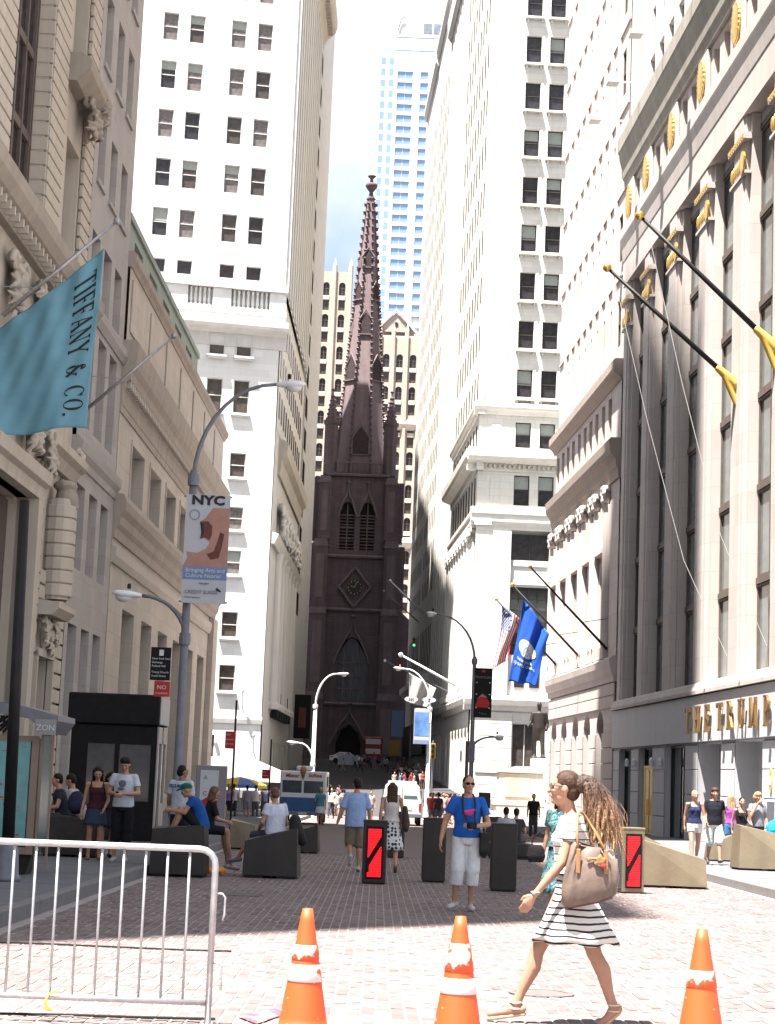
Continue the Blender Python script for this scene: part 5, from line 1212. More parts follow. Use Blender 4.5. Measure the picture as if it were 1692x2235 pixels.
def lamp(px, Y, ztop, label, m_, heads, rpole=(.10, .075), off=0.0, red=False, n=12, name='street_lamp'):
    """heads: list of (z where the arm leaves, tip x offset, tip z, head length)"""
    p = gp(px, Y, off); e = empty(name, p, label, 'street lamp')
    mb = MB(); mb.lathe([(rpole[0] * 1.9, 0), (rpole[0] * 1.9, .1), (rpole[0] * 1.5, .15), (rpole[0] * 1.4, .8), (rpole[0], .9), (rpole[1], ztop - p.z), (.02, ztop - p.z + .02)], n); mb.build('pole', m_, e, None, True)
    for (za, dx, zt_, L) in heads:
        a = arm_pts((0, 0, za - p.z), (dx, -.05, zt_ - p.z), 0)
        mb = MB(); mb.tube(a, [rpole[1] * .62] * 5 + [rpole[1] * .5] * 5, 8); mb.build('arm', m_, e, None, True)
        mb = MB(); d = Vector((1 if dx > 0 else -1, 0, .06)); lamp_head(mb, a[-1], d, L, 0, .17); h = mb.build('lamp_head', 'white_metal', e, None, True)
        mb = MB(); q = a[-1] + d * (L * .6); mb.ball((q.x, q.y, q.z - .07), (.17, .12, .10), 10); mb.build('lens', 'frame_white', h, None, True)
        mb = MB(); mb.lathe([(.04, 0), (.04, .09), (.01, .11)], 8, (q.x - .1 * d.x, q.y, q.z + .11)); mb.build('photocell', 'lamp_red' if (red and abs(dx) > 1.4) else 'black_metal', h)
        mb = MB(); mb.lathe([(rpole[1] * 1.5, -.12), (rpole[1] * 1.6, 0), (rpole[1] * 1.5, .12)], 10, (0, 0, za - p.z)); mb.build('collar', m_, e)
    return e, p
L1, p1_ = lamp(378, 38.0, 7.75, 'tall grey double-arm lamp post with the art banner on the left pavement', 'grey_metal', [(7.55, 1.62, 9.62, .62), (4.25, -.92, 5.1, .62)], (.092, .075), .15)
# banner on the big lamp: flat print on cloth
def banner(parent, px_, Y, x0, x1, z0, z1, label, bg_, name='banner'):
    """flat vertical banner facing the street's near end; coordinates relative to parent"""
    mb = MB(); mb.box(x0, x1, -.012, .012, z0, z1); e = mb.build(name, bg_); return e
bx0, bz0, bx1, bz1 = -4.15, 4.98, -3.24, 7.22
mat('banner_pale', (.42, .43, .46), .7, .06, 3); mat('banner_blue', (.16, .22, .38), .7, .06, 3); mat('print_dark', (.02, .02, .022), .6, .1, 5)
mat('print_skin', (.36, .20, .16), .7, .2, 2.5); mat('print_brown', (.13, .045, .035), .7, .3, 3); mat('print_grey', (.17, .17, .19), .7, .1, 5); mat('print_white', (.55, .57, .60), .7, .05, 4); mat('print_red', (.42, .03, .03), .7, .15, 4)
mb = MB(); mb.box(bx0, bx1, 37.82, 37.844, bz0, bz1); Bn = tag(mb.build('banner', 'banner_pale'), 'pale street banner lettered NYC with a close-up picture of a face', 'banner')
def printed(poly, y, mt, parent, name='print'):
    mb = MB(); mb.prism(poly, y, y + .003, 'y'); return mb.build(name, mt, parent)
W_, H_ = bx1 - bx0, bz1 - bz0
U = lambda u, v: (bx0 + W_ * u, bz1 - H_ * v)
yb = 37.815
printed([U(*q) for q in ((.62, .12), (1, .12), (1, .665), (.0, .665), (.10, .58), (.06, .53), (.30, .54), (.5, .50), (.58, .44), (.45, .40), (.36, .41), (.38, .36), (.34, .25), (.45, .22))][::-1], yb, 'print_skin', Bn)
printed([U(*q) for q in ((.34, .25), (.52, .245), (.62, .29), (.62, .37), (.57, .42), (.47, .395), (.36, .41), (.38, .35))][::-1], yb - .004, 'print_brown', Bn)
printed([U(*q) for q in ((.34, .255), (.42, .27), (.44, .36), (.36, .405), (.38, .35))][::-1], yb - .008, 'print_dark', Bn)
printed([U(*q) for q in ((.80, .34), (.90, .36), (.86, .48), (.80, .58), (.62, .60), (.52, .55), (.68, .52), (.76, .42))][::-1], yb - .004, 'print_brown', Bn)
printed([U(*q) for q in ((.0, .665), (1, .665), (1, .785), (.0, .785))][::-1], yb, 'banner_blue', Bn)
text('NYC', .26, 'print_dark', Bn, (bx0 + W_ * .5, yb - .004, bz1 - .20), align='CENTER', sx=1.25, bold=.012)
text('Bringing Arts and', .115, 'print_white', Bn, (bx0 + .06, yb - .004, bz0 + H_ * .285)); text('Culture Nearer', .115, 'print_white', Bn, (bx0 + .06, yb - .004, bz0 + H_ * .235))
text('nyc.gov', .07, 'print_grey', Bn, (bx0 + W_ * .5, yb - .004, bz0 + H_ * .175), align='CENTER'); text('CREDIT SUISSE', .105, 'print_grey', Bn, (bx0 + .06, yb - .004, bz0 + H_ * .085))
text('Proud Sponsor', .055, 'print_grey', Bn, (bx0 + .06, yb - .004, bz0 + H_ * .045))
printed([(bx0 + W_ * .76 + a, bz0 + H_ * .125 + b) for a, b in ((0, 0), (.10, -.05), (.12, -.02), (.03, .05))][::-1], yb - .004, 'print_dark', Bn)
mb = MB()
for k in range(16):
    a = k * .3927; mb.box(bx0 + .19 + .10 * math.cos(a) - .012, bx0 + .19 + .10 * math.cos(a) + .012, yb - .004, yb, bz1 - .42 + .10 * math.sin(a) - .012, bz1 - .42 + .10 * math.sin(a) + .012)
mb.build('print_ring', 'print_grey', Bn)['kind'] = 'stuff'
for z in (bz0 + .03, bz1 - .03):
    mb = MB(); mb.tube([(-4.2, 37.9, z), (bx1 + .03, 37.86, z)], .018, 6); mb.build('banner_rod', 'grey_metal', Bn)
# small direction signs on the same post
mb = MB(); mb.box(-4.70, -4.29, 37.85, 37.87, 3.38, 4.05); s1 = tag(mb.build('direction_sign', 'black_paint'), 'small black direction sign on the left lamp post', 'sign')
for i, t_ in enumerate(('New York Stock', 'Exchange', 'Federal Hall', 'Trinity Church', 'South Street')): text(t_, .058, 'print_white', s1, (-4.67, 37.846, 3.80 - i * .075 - (.05 if i > 2 else 0)))
mb = MB(); mb.box(-4.53, -4.44, 37.845, 37.849, 3.88, 4.0); mb.build('emblem', 'print_white', s1)
mb = MB(); mb.box(-4.60, -4.28, 37.85, 37.87, 3.05, 3.36); s2 = tag(mb.build('parking_sign', 'print_red'), 'red sign under the black direction sign on the left lamp post', 'sign'); text('NO', .12, 'print_white', s2, (-4.54, 37.846, 3.20)); text('STANDING', .05, 'print_white', s2, (-4.57, 37.846, 3.10))
# white lamps in the middle distance, dark lamp at right
L2, _ = lamp(678, 110, 5.7, 'white curved lamp post above the ice-cream truck', 'white_metal', [(5.6, 1.15, 7.55, .75), (2.2, -.85, 3.42, .75)], (.13, .10), 0, True)
L3, _ = lamp(930, 115, 6.0, 'white curved lamp post leaning left beside the blue picture banner', 'white_metal', [(5.9, -1.6, 8.3, .75)], (.13, .10), 0, True)
L4, p4_ = lamp(1024, 80, 6.9, 'dark lamp post with the black and red banner, right of centre', 'grey_metal', [(6.7, -1.7, 8.68, .45), (2.9, .9, 3.5, .45)], (.10, .08), 0)
p4 = p4_
mb = MB(); mb.box(-.13, .13, -.1, .1, 3.0, 3.9); mb.build('control_box', 'grey_metal', L4)
b4 = empty('district_banner', (4.02, 79.9, 4.3), 'black banner lettered FINANCIAL with a red picture on the dark lamp post', 'banner')
mb = MB(); mb.box(0, .76, -.012, .012, 0, 2.12); mb.build('cloth', 'black_paint', b4)
text('FINANCIAL', .145, 'print_grey', b4, (.38, -.016, 1.68), align='CENTER', sx=.95); text('REI', .11, 'print_red', b4, (.38, -.016, 1.95), align='CENTER', bold=.01); text('* hrc', .16, 'print_grey', b4, (.38, -.016, .12), align='CENTER')
printed([(.05, .45), (.60, .42), (.70, .62), (.45, .98), (.18, .85)], -.018, 'print_red', b4); printed([(.12, .80), (.35, 1.02), (.58, .86), (.3, .9)][::-1], -.022, 'print_skin', b4)
for q in ((.1, 1.5), (.66, 1.5), (.1, 1.0), (.66, 1.0), (.1, .42), (.66, .42)): printed([(q[0] - .03, q[1] - .02), (q[0] + .03, q[1] - .02), (q[0] + .03, q[1] + .02), (q[0] - .03, q[1] + .02)], -.022, 'print_white', b4)
mb = MB(); mb.box(.35, .85, -.2, -.17, 1.1, 1.75); mb.build('sign', 'bronze_dark_shaded', L4)
# banner and street signs on white lamp L3
q0, q1 = at(905, 1545, 114.6), at(936, 1625, 114.6)
mb = MB(); mb.box(q0.x, q1.x, 114.6, 114.63, q1.z, q0.z); b5 = tag(mb.build('picture_banner', 'banner_pale'), 'narrow banner with a blue sky picture on the white lamp post', 'banner')
mat('print_sky', (.10, .22, .50), .7, .5, 1.2); printed([(q0.x + .03, q1.z + .5), (q1.x - .03, q1.z + .5), (q1.x - .03, q0.z - .25), (q0.x + .03, q0.z - .25)], 114.59, 'print_sky', b5); printed([(q0.x + .02, q1.z + .02), (q1.x - .02, q1.z + .02), (q1.x - .02, q1.z + .25), (q0.x + .02, q1.z + .25)], 114.59, 'banner_blue', b5)
for (dx, sd) in ((-.65, 1), (.45, 2)):
    c = at(921, 1527, 114.5) + Vector((dx, 0, 0)); mb = MB(); mb.prism([(c.x + .42 * math.cos(t * .3927), c.z + .17 * math.sin(t * .3927)) for t in range(16)], 114.5, 114.53, 'y'); o = mb.build('round_sign', 'print_white', L3); o.location = -Vector(PLOC[L3.name])
    text('360' if sd == 1 else 'Z', .25, 'print_dark', o, (c.x, 114.49, c.z - .09), align='CENTER')
# thin sign posts
for (px, Y, zt_, sx_, z_, w_, h_, lab) in ((508, 62.0, 3.95, -.31, 2.15, .33, .57, 'thin black post with a red parking sign by the left pavement'), (590, 84, 3.1, -.35, 1.15, .36, .40, 'thin black post with a small red sign by the white canopy')):
    p = gp(px - 6, Y); e = empty('sign_post', p, lab, 'sign post'); mb = MB(); mb.tube([(0, 0, 0), (0, 0, zt_ - p.z)], .035, 8); mb.build('pole', 'black_metal', e)
    mb = MB(); mb.box(sx_, sx_ + w_, -.05, -.038, z_ - p.z + .2, z_ - p.z + .2 + h_); s_ = mb.build('sign_plate', 'print_red', e)
    for k in range(3): text(('NO', 'PARKING', 'ANYTIME')[k], .09 if k == 0 else .06, 'print_white', s_, (sx_ + .03, -.055, z_ - p.z + .2 + h_ - .14 - k * .15))
p = gp(1012, 70); e = empty('sign_post', p, 'thin black post just left of the man in blue', 'sign post'); mb = MB(); mb.tube([(0, 0, 0), (0, 0, 3.6)], .035, 8); mb.build('pole', 'black_metal', e)
# near black pole at far left
pb = gp(12, 25.2, .15); pt_ = at(54, 1092, 25.2)
e = empty('black_pole', pb, 'thick black pole cutting up the left edge in front of the kiosk', 'pole'); mb = MB(); mb.tube([(0, 0, .45), (pt_.x - pb.x, 0, pt_.z - pb.z)], [.085, .07], 14); mb.build('shaft', 'black_metal', e, None, True)
mb = MB(); mb.lathe([(.2, 0), (.2, .06), (.17, .1), (.15, .42), (.11, .5)], 16); mb.build('foot', 'grey_metal', e, None, True)
# --- kiosk with the teal map panel
kx0, kx1, ky = -6.6, -4.62, 27.0; kz = gz(27) + .15
e = empty('map_kiosk', (-5.6, 27.4, kz), 'street kiosk with a teal map panel and curved grey roof at far left', 'kiosk'); o_ = Vector((-5.6, 27.4, kz))
mb = MB(); mb.box(-1.0, .72, -.42, .3, .30, 1.95, bev=.02); mb.build('cabinet', 'bronze_dark_shaded', e)
mb = MB(); mb.box(-.95, .60, -.445, -.425, .42, 1.9); pn = mb.build('map_panel', 'grass_glass', e)
rnd = random.Random(9)
mb = MB()
for k in range(46):
    x, z = rnd.uniform(-.5, .52), rnd.uniform(.5, 1.82); s_ = rnd.uniform(.008, .03); mb.box(x - s_ * 1.6, x + s_ * 1.6, -.450, -.446, z - s_ * .5, z + s_ * .5)
mb.build('map_marks', 'print_red', pn)['kind'] = 'stuff'
mb = MB(); mb.box(.62, .72, -.47, -.425, .3, 1.98); mb.box(-1, .62, -.46, -.425, .3, .4); mb.box(-1, .62, -.46, -.425, 1.9, 1.98); mb.build('panel_frame', flat((.24, .18, .14), .5), e)
for x in (.74, .9):
    mb = MB(); mb.box(x, x + .03, -.43, -.38, .1, 2.2); mb.build('post', flat((.24, .18, .14), .5), e)
mb = MB(); mb.box(.775, .895, -.41, -.405, .4, 2.1); mb.build('glass_pane', 'glass_street', e)
mb = MB(); mb.prism([(-1.3, 2.52), (-.4, 2.50), (.4, 2.42), (1.02, 2.28), (1.02, 2.20), (.9, 2.02), (.6, 2.22), (-.3, 2.36), (-1.3, 2.40)], -.75, .75, 'y'); mb.build('roof', 'grey_metal', e)
mb = MB(); mb.box(.70, 1.0, -.78, -.76, 2.0, 2.22); o = mb.build('number_plate', flat((.25, .25, .25), .5), e); text('ZON', .12, 'print_white', o, (.72, -.786, 2.06))
mb = MB()
for k in range(9): mb.tube([(.1 + rnd.uniform(-.2, .4), -.6, 2.25), (.1 + rnd.uniform(-.2, .4), -.5, 2.02)], .02, 5)
mb.build('light_truss', 'black_metal', e)['kind'] = 'stuff'
mb = MB(); mb.loft([[(-.9, -.3, 0), (.6, -.3, 0), (.6, .2, 0), (-.9, .2, 0)], [(-1, -.4, .29), (.7, -.4, .29), (.7, .28, .29), (-1, .28, .29)]]); mb.build('base', 'bronze_dark_shaded', e)
# --- black guard booth
bz = gz(45) + .15
e = empty('guard_booth', (-6.3, 46.0, bz), 'black guard booth with a deep square roof on the left pavement', 'booth')
mb = MB(); mb.box(-1.22, 1.0, -.95, .95, 2.62 - bz, 3.36 - bz, bev=.03); mb.build('roof', 'black_paint', e)
mb = MB(); mb.box(1.005, 1.03, -.9, .9, 2.66 - bz, 3.33 - bz); mb.build('roof_sign', flat((.42, .40, .38), .6), e)
mb = MB(); wall(mb, -1.12, .95, 0, 2.6 - bz, [(-.55, -.12, .9, 2.25), (.0, .8, .9, 2.25)], .85, .1)
mb2 = MB(-1); wall(mb2, -1.12, .95, 0, 2.6 - bz, [(-.72, -.05, .1, 2.3), (.05, .82, .95, 2.3)], .85, .12); mb2.box(-1.12, -1.06, .84, -.85, 0, 2.6 - bz); mb2.box(-1.06, .95, -.80, -.85, 0, 2.6 - bz); mb2.build('wall', 'black_paint', e)
mb = MB(-1); mb.box(-.72, -.05, .76, .78, .1, 2.3); d_ = mb.build('door', 'glass_dark', e); mb = MB(-1); mb.box(-.15, -.11, .78, .83, 1.0, 1.4); mb.build('handle', 'galvanised', d_)
mb = MB(-1); mb.box(.05, .82, .76, .78, .95, 2.3); mb.build('pane', 'glass_dark', e)
mb = MB(); wall(mb, -.85, .85, 0, 2.6 - bz, [(-.7, -.1, .2, 2.3), (.05, .7, .9, 2.3)], 0, .0)
sd = MB(); sd.box(.96, 1.0, -.84, -.72, 0, 2.6 - bz); sd.box(.96, 1.0, -.1, .05, 0, 2.6 - bz); sd.box(.96, 1.0, .72, .85, 0, 2.6 - bz); sd.box(.96, 1.0, -.72, .72, 2.35, 2.6 - bz); sd.box(.96, 1.0, .05, .72, 0, .9); sd.build('side_frame', flat((.36, .33, .30), .5), e)
sd = MB(); sd.box(.955, .965, -.72, -.1, .1, 2.34); sd.box(.955, .965, .05, .72, .9, 2.34); sd.build('side_glass', 'glass_dark', e)
# --- map stand
p = gp(457, 60, .15); e = empty('map_stand', p, 'grey map stand with a pale and red poster on the left pavement', 'map stand')
mb = MB(); mb.box(-.5, .48, -.1, .1, .0, 2.05, bev=.02); mb.build('frame', flat((.25, .23, .24), .5), e)
mb = MB(); mb.box(-.36, .22, -.112, -.102, .55, 1.9); po = mb.build('poster', 'print_white', e); printed([(-.36, .55), (.22, .55), (.22, .95), (-.1, 1.05), (-.36, .9)], -.12, 'print_red', po); text('A', .2, 'print_grey', po, (-.26, -.118, 1.6)); text('C', .2, 'print_red', po, (-.26, -.118, 1.1))
# orange bundle on the paving
p = gp(465, 32.3); b = Blob(); rnd = random.Random(2)
for k in range(9): b.ball((rnd.uniform(-.16, .16), rnd.uniform(-.08, .08), .06 + rnd.uniform(0, .06)), (rnd.uniform(.05, .1), rnd.uniform(.05, .08), rnd.uniform(.04, .07)), 8)
o = b.fuse('orange_bundle', cloth((.62, .25, .04)), None, None, .018, 1); tag(o, 'crumpled orange bundle on the bricks at the foot of the bronze block', 'bag').location = p
# cables and faded paint on the bricks
for pts, lab in ((((-20, 2059), (110, 2063), (260, 2070), (400, 2076), (505, 2079)), 'thin dark cable lying across the sunlit bricks behind the barrier'), (((-20, 2216), (150, 2219), (300, 2224), (470, 2228)), 'thin cable lying on the bricks under the barrier')):
    q = [onground(*v) for v in pts]; mb = MB(); mb.tube([(v.x, v.y, v.z + .012) for v in q], .009, 6); tag(mb.build('cable', 'black_rubber'), lab, 'cable')
worn('faded_paint', (.30, .06, .09), (.36, .26, .25), .5, 6)
q = [onground(*v) for v in ((520, 2222), (600, 2204), (628, 2214), (560, 2238))]; mb = MB(); mb.add([(v.x, v.y, gz(v.y) + .009) for v in q], [(0, 1, 2, 3)]); tag(mb.build('road_paint', 'faded_paint'), kind='structure')
# bright blue bag on the cut-off block
p = at(1683, 1816, 41.9); b = Blob(); b.ball((0, 0, 0), (.16, .15, .17)); b.cap((-.02, 0, .05), (.2, 0, .15), .14, .16); b.cap((0, 0, -.05), (.1, 0, -.16), .12, .10); o = b.fuse('blue_bag', cloth((.02, .30, .72)), None, None, .02, 2)
tag(o, 'bright blue bag on the bronze block at the right edge', 'bag').location = (p.x + .05, p.y, p.z + .05)
# ------------------------------------------------------------------ flagpoles and flags
def flagpole(base, tip, r, m_, label, ball='gold', bracket=None, brace=None, beyond=0.0):
    base, tip = Vector(base), Vector(tip); e = empty('flagpole', base, label, 'flagpole'); d = tip - base
    mb = MB(); mb.tube([(0, 0, 0), d * .5, d], [r, r * .85, r * .6], 10); mb.build('pole', m_, e, None, True)
    mb = MB(); q = d + d.normalized() * r; mb.ball(q, r * 1.6, 10); mb.build('finial', ball, e, None, True)
    if bracket:
        s_ = 1 if d.x < 0 else -1
        b = Blob(); dn = d.normalized()
        b.cap((0, 0, 0), dn * .9, r * 1.9, r * 1.3); b.cap((s_ * .05, 0, -.8), dn * .55, r * 1.0, r * 1.5); b.cap((s_ * .1, 0, .12), (s_ * .1, 0, -.9), r * 1.2, r * .9); b.cap((0, 0, 0), (s_ * .15, 0, .1), r * 1.9, r * 1.6); b.fuse('bracket', bracket, e, None, .03, 2)
    if brace:
        mb = MB(); mb.tube([d * brace[0], Vector((brace[1], 0, (d * brace[0]).z + brace[2]))], r * .28, 5); mb.build('brace', m_, e)
    return e
def flag(name, P, ns, nt_, mats, label, pick=None, group=None, smooth=True):
    mb = MB(); vs = [P(i / ns, j / nt_) for j in range(nt_ + 1) for i in range(ns + 1)]
    fs = []; mi = []
    for j in range(nt_):
        for i in range(ns):
            fs.append((j * (ns + 1) + i, j * (ns + 1) + i + 1, (j + 1) * (ns + 1) + i + 1, (j + 1) * (ns + 1) + i)); mi.append(pick((i + .5) / ns, (j + .5) / nt_) if pick else 0)
    c = vs[0]; mb.v = [(v[0] - c[0], v[1] - c[1], v[2] - c[2]) for v in vs]; mb.f = fs; mb.m = mi
    o = mb.build(name, mats, None, None, smooth); o.location = c
    md = o.modifiers.new('thickness', 'SOLIDIFY'); md.thickness = .006; md.offset = 0
    return tag(o, label, 'flag', group)
def on_cloth(o, P, s_, t_, nrm, d=.012):
    v = P(s_, t_); c = Vector(o.location); return Vector((v[0], v[1], v[2])) - c + nrm * d
# teal flag at far left, hung from its slanting pole
Yt = 56.0; tb = Vector((FL.w(56, 0, 0).x, Yt, 15.27)); tt = at(252, 486, Yt)
flagpole(tb, tt, .075, 'galvanised', 'slanting silver flagpole carrying the teal flag at far left', 'galvanised', None, (.30, -.3, .0))
A0 = at(227, 541, Yt); A1 = at(-32, 735, Yt); B0 = at(187, 934, Yt); B1 = at(-32, 955, Yt)
def Pt(s_, t_):
    a = A0.lerp(A1, s_); b = B0.lerp(B1, s_)
    p = a.lerp(b, t_); f = math.sin(math.pi * min(1, s_ * 1.02))
    w_ = .10 * math.sin(s_ * 9 + t_ * 2.2) * (.25 + t_) + .05 * math.sin(s_ * 23 + 4 * t_) * (1 - t_) + .02 * math.sin(s_ * 31 - t_ * 17)
    return (p.x + .02 * math.sin(7 * t_), p.y - .25 * t_ * s_ + w_, p.z + .05 * math.sin(s_ * 8) * t_ - .12 * math.sin(math.pi * s_) * (1 - t_))
mat('flag_teal', (.16, .34, .42), .75, .12, 1.2, .2, bscale=10)
Ft = flag('hanging_flag', Pt, 48, 48, 'flag_teal', 'large teal flag with dark serif lettering down its edge at far left')
mb = MB(); gx = .0
txt = 'TIFFANY & CO.'; tot = sum(G[c][0] for c in txt) + .12 * len(txt); run = 0.0
for ch in txt:
    for p in glyph_polys(ch, .075, .20):
        q = []
        for v in p:
            along = (run + v.x) / tot; t_ = .085 + along * .86; s_ = .055 + .155 * (1 - v.y) + .0
            # letters read downwards with their tops towards the outer edge
            s_ = .05 + (1 - v.y) * .185
            q.append(on_cloth(Ft, Pt, s_, t_, Vector((0, -1, 0)), .02))
        mb.add(q, [(0, 1, 2, 3)])
    run += G[ch][0] + .12
mb.build('lettering', 'print_dark', Ft)
# second silver pole beyond the flag
flagpole(FL.w(70.9, .05, 15.28), at(377, 736, 70.9), .07, 'galvanised', 'slanting silver flagpole in front of the plain grey building, no flag', 'galvanised', None, (.42, -.2, .1))
# poles on the gilded building and the arcaded building
def rope(pts, label):
    mb = MB(); mb.tube(pts, .012, 5); return tag(mb.build('halyard', flat((.5, .48, .45), .8)), label, 'rope')
for (b_, t_, lab) in (((13.11, 69.47, 17.0), at(1330, 588, 69.47), 'long black flagpole with gold bracket on the gilded building, lower of two'), ((13.4, 63.72, 17.1), at(1401, 475, 63.72), 'long black flagpole with gold bracket on the gilded building, upper of two')):
    flagpole(b_, t_, .11, 'black_metal', lab, 'gold', 'gold_paint')
    k = Vector(b_); t2 = Vector(t_)
    rope([t2 + Vector((.15, 0, -.1)), t2.lerp(k, .34) + Vector((-.1, 0, -4.4)), t2.lerp(k, .62) + Vector((0, 0, -8.5)), Vector((k.x - .2, k.y, 6.6))], 'thin halyard hanging from the %s black flagpole' % ('lower' if k.y > 66 else 'upper'))
for i, (b_, px, lab) in enumerate((((11.75, 96.98, 8.69), (1160, 1240), 'black flagpole on the arcaded building, nearest, without a flag'), ((11.33, 105.27, 8.67), (1120, 1278), 'black flagpole on the arcaded building carrying the blue flag'), ((10.9, 113.93, 8.64), (1085, 1310), 'black flagpole on the arcaded building carrying the striped flag'))):
    flagpole(b_, at(*px, b_[1]), .07, 'black_metal', lab, 'gold', None, (.33, .0, .25))
# blue flag
Yb = 105.27
bA, bB = at(1142, 1306, Yb), at(1198, 1385, Yb); bC, bD = at(1112, 1488, Yb), at(1170, 1496, Yb)
def Pb(s_, t_):
    a = bA.lerp(bB, s_); b = bC.lerp(bD, s_); p = a.lerp(b, t_); w_ = .16 * math.sin(s_ * 11 + t_ * 1.5) * (.3 + .7 * (1 - t_ * .5)) + .05 * math.sin(19 * s_ + 5 * t_)
    return (p.x + .05 * math.sin(t_ * 5 + s_ * 3), p.y + w_, p.z + .06 * math.sin(s_ * 12) * t_)
mat('flag_blue', (.012, .075, .40), .6, .12, 1.5)
Fb = flag('hanging_flag', Pb, 36, 40, 'flag_blue', 'bright blue flag with a white oval emblem hanging before the white corner tower')
mb = MB(); ring = [(.45 + .33 * math.cos(t * .2618), .52 + .115 * math.sin(t * .2618)) for t in range(24)]
for t in range(24):
    a, b = ring[t], ring[(t + 1) % 24]
    for f0, f1 in ((0, .35), (.35, .7), (.7, 1)):
        L = lambda q, f: on_cloth(Fb, Pb, .45 + (q[0] - .45) * f, .52 + (q[1] - .52) * f, Vector((0, -1, 0)), .05)
        mb.add([L(a, f0), L(b, f0), L(b, f1), L(a, f1)], [(0, 1, 2, 3)])
mb.build('emblem', 'print_white', Fb)
def cloth_text(s_, fo, P, s0, s1, tmid, h, mt, d):
    """stroke lettering mapped on to a cloth"""
    c = D.curves.new('t', 'FONT'); c.body = s_; c.size = 1; c.align_x = 'LEFT'; c.resolution_u = 1
    o = D.objects.new('lettering', c); COL.objects.link(o); TXTM.append((o, fo, P, s0, s1, tmid, h, mt, d))
TXTM = []
cloth_text('NYSC', Fb, Pb, .22, .68, .55, .11, 'banner_blue', .09); cloth_text('new york', Fb, Pb, .16, .72, .69, .07, 'print_white', .07); cloth_text('sports clubs', Fb, Pb, .06, .82, .755, .07, 'print_white', .07)
# stars and stripes
Yu = 113.93
uA, uB = at(1096, 1320, Yu), at(1132, 1352, Yu); uC, uD = at(1078, 1462, Yu), at(1112, 1440, Yu)
def Pu(s_, t_):
    a = uA.lerp(uB, s_); b = uC.lerp(uD, s_); p = a.lerp(b, t_); return (p.x + .12 * math.sin(t_ * 4 + s_ * 2), p.y + .12 * math.sin(s_ * 7 + t_ * 3), p.z)
mat('flag_red', (.42, .03, .04), .8, .1, 3); mat('flag_white', (.62, .60, .58), .8, .06, 3); mat('flag_navy', (.03, .05, .2), .8, .1, 3)
def us(s_, t_):
    if t_ < .38 and s_ < .56: return 2 if (int(s_ * 40) + int(t_ * 60)) % 4 else 1
    return 0 if int(s_ * 13) % 2 == 0 else 1
flag('hanging_flag', Pu, 39, 40, ['flag_red', 'flag_white', 'flag_navy'], 'red and white striped flag with a blue canton, hanging left of the blue flag', us)
# white poles beyond, on the corner tower and the block past it
for i, (b_, px, lab) in enumerate((((7.9, 174.35, 9.96), (878, 1431), 'thick white flagpole on the corner tower above the grey flag'), ((7.34, 185.75, 10.06), (842, 1443), 'thin grey flagpole on the corner tower behind the thick white one'), ((5.04, 232.05, 22.08), (854, 1270), 'white flagpole high on the pale office block near the church'), ((4.6, 241, 21.8), (839, 1291), 'grey flagpole next to the white one high on the pale office block'))):
    flagpole(b_, at(*px, b_[1]), .15 if i in (0, 2) else .09, 'white_metal' if i in (0, 2) else 'grey_metal', lab, 'white_metal')
Yg = 180.0
gA, gB = at(893, 1468, Yg), at(952, 1502, Yg); gC, gD = at(893, 1535, Yg), at(935, 1545, Yg)
def Pg(s_, t_):
    a = gA.lerp(gB, s_); b = gC.lerp(gD, s_); p = a.lerp(b, t_); return (p.x, p.y + .3 * math.sin(s_ * 10 + t_ * 2), p.z)
mat('flag_grey', (.34, .32, .31), .8, .2, 1.0)
flag('hanging_flag', Pg, 24, 20, 'flag_grey', 'drooping grey flag under the white pole on the corner tower')

# ------------------------------------------------------------------ vehicles
def wheel(parent, x, y, z, r_, w_):
    mb = MB(); n = 18; mb.loft([[(x + dx, y + rr * math.cos(k * 2 * math.pi / n), z + rr * math.sin(k * 2 * math.pi / n)) for k in range(n)] for dx, rr in ((-w_ / 2, r_ * .8), (-w_ / 2 + .02, r_), (w_ / 2 - .02, r_), (w_ / 2, r_ * .8))])
    o = mb.build('wheel', 'black_rubber', parent)
    mb = MB(); s_ = w_ / 2 + .004; mb.loft([[(x + dx, y + r_ * .58 * math.cos(k * 2 * math.pi / n), z + r_ * .58 * math.sin(k * 2 * math.pi / n)) for k in range(n)] for dx in (-s_, s_)]); mb.build('rim', 'grey_metal', o)
mat('car_white', (.72, .72, .72), .3, .04, 2); mat('car_silver', (.70, .72, .74), .3, .06, 2, metal=.3); mat('glass_car', (.06, .075, .085), .08, .3, 2, spec=.7); mat('tail_red', (.35, .02, .02), .3, .1, 5); mat('truck_blue', (.03, .10, .25), .4, .1, 3); mat('bus_red', (.33, .025, .02), .4, .12, 2)
p = gp(876, 93.7)
V = empty('van', p, 'white van seen from behind, stopped beyond the bollards', 'van')
w2 = .98
mb = MB(); sec = lambda y, h, s_, zb: [(-w2 * s_, y, zb), (w2 * s_, y, zb), (w2 * s_, y, 1.15), (w2 * .97 * s_, y, 1.3), (w2 * .86 * s_, y, h - .15), (w2 * .7 * s_, y, h), (-w2 * .7 * s_, y, h), (-w2 * .86 * s_, y, h - .15), (-w2 * .97 * s_, y, 1.3), (-w2 * s_, y, 1.15)]
mb.loft([sec(0, 2.02, .95, .5), sec(.06, 2.08, 1, .45), sec(3.6, 2.1, 1, .42), sec(4.1, 1.75, 1, .42), sec(4.5, 1.2, .98, .45), sec(5.4, 1.05, .92, .5)]); mb.build('body', 'car_white', V)
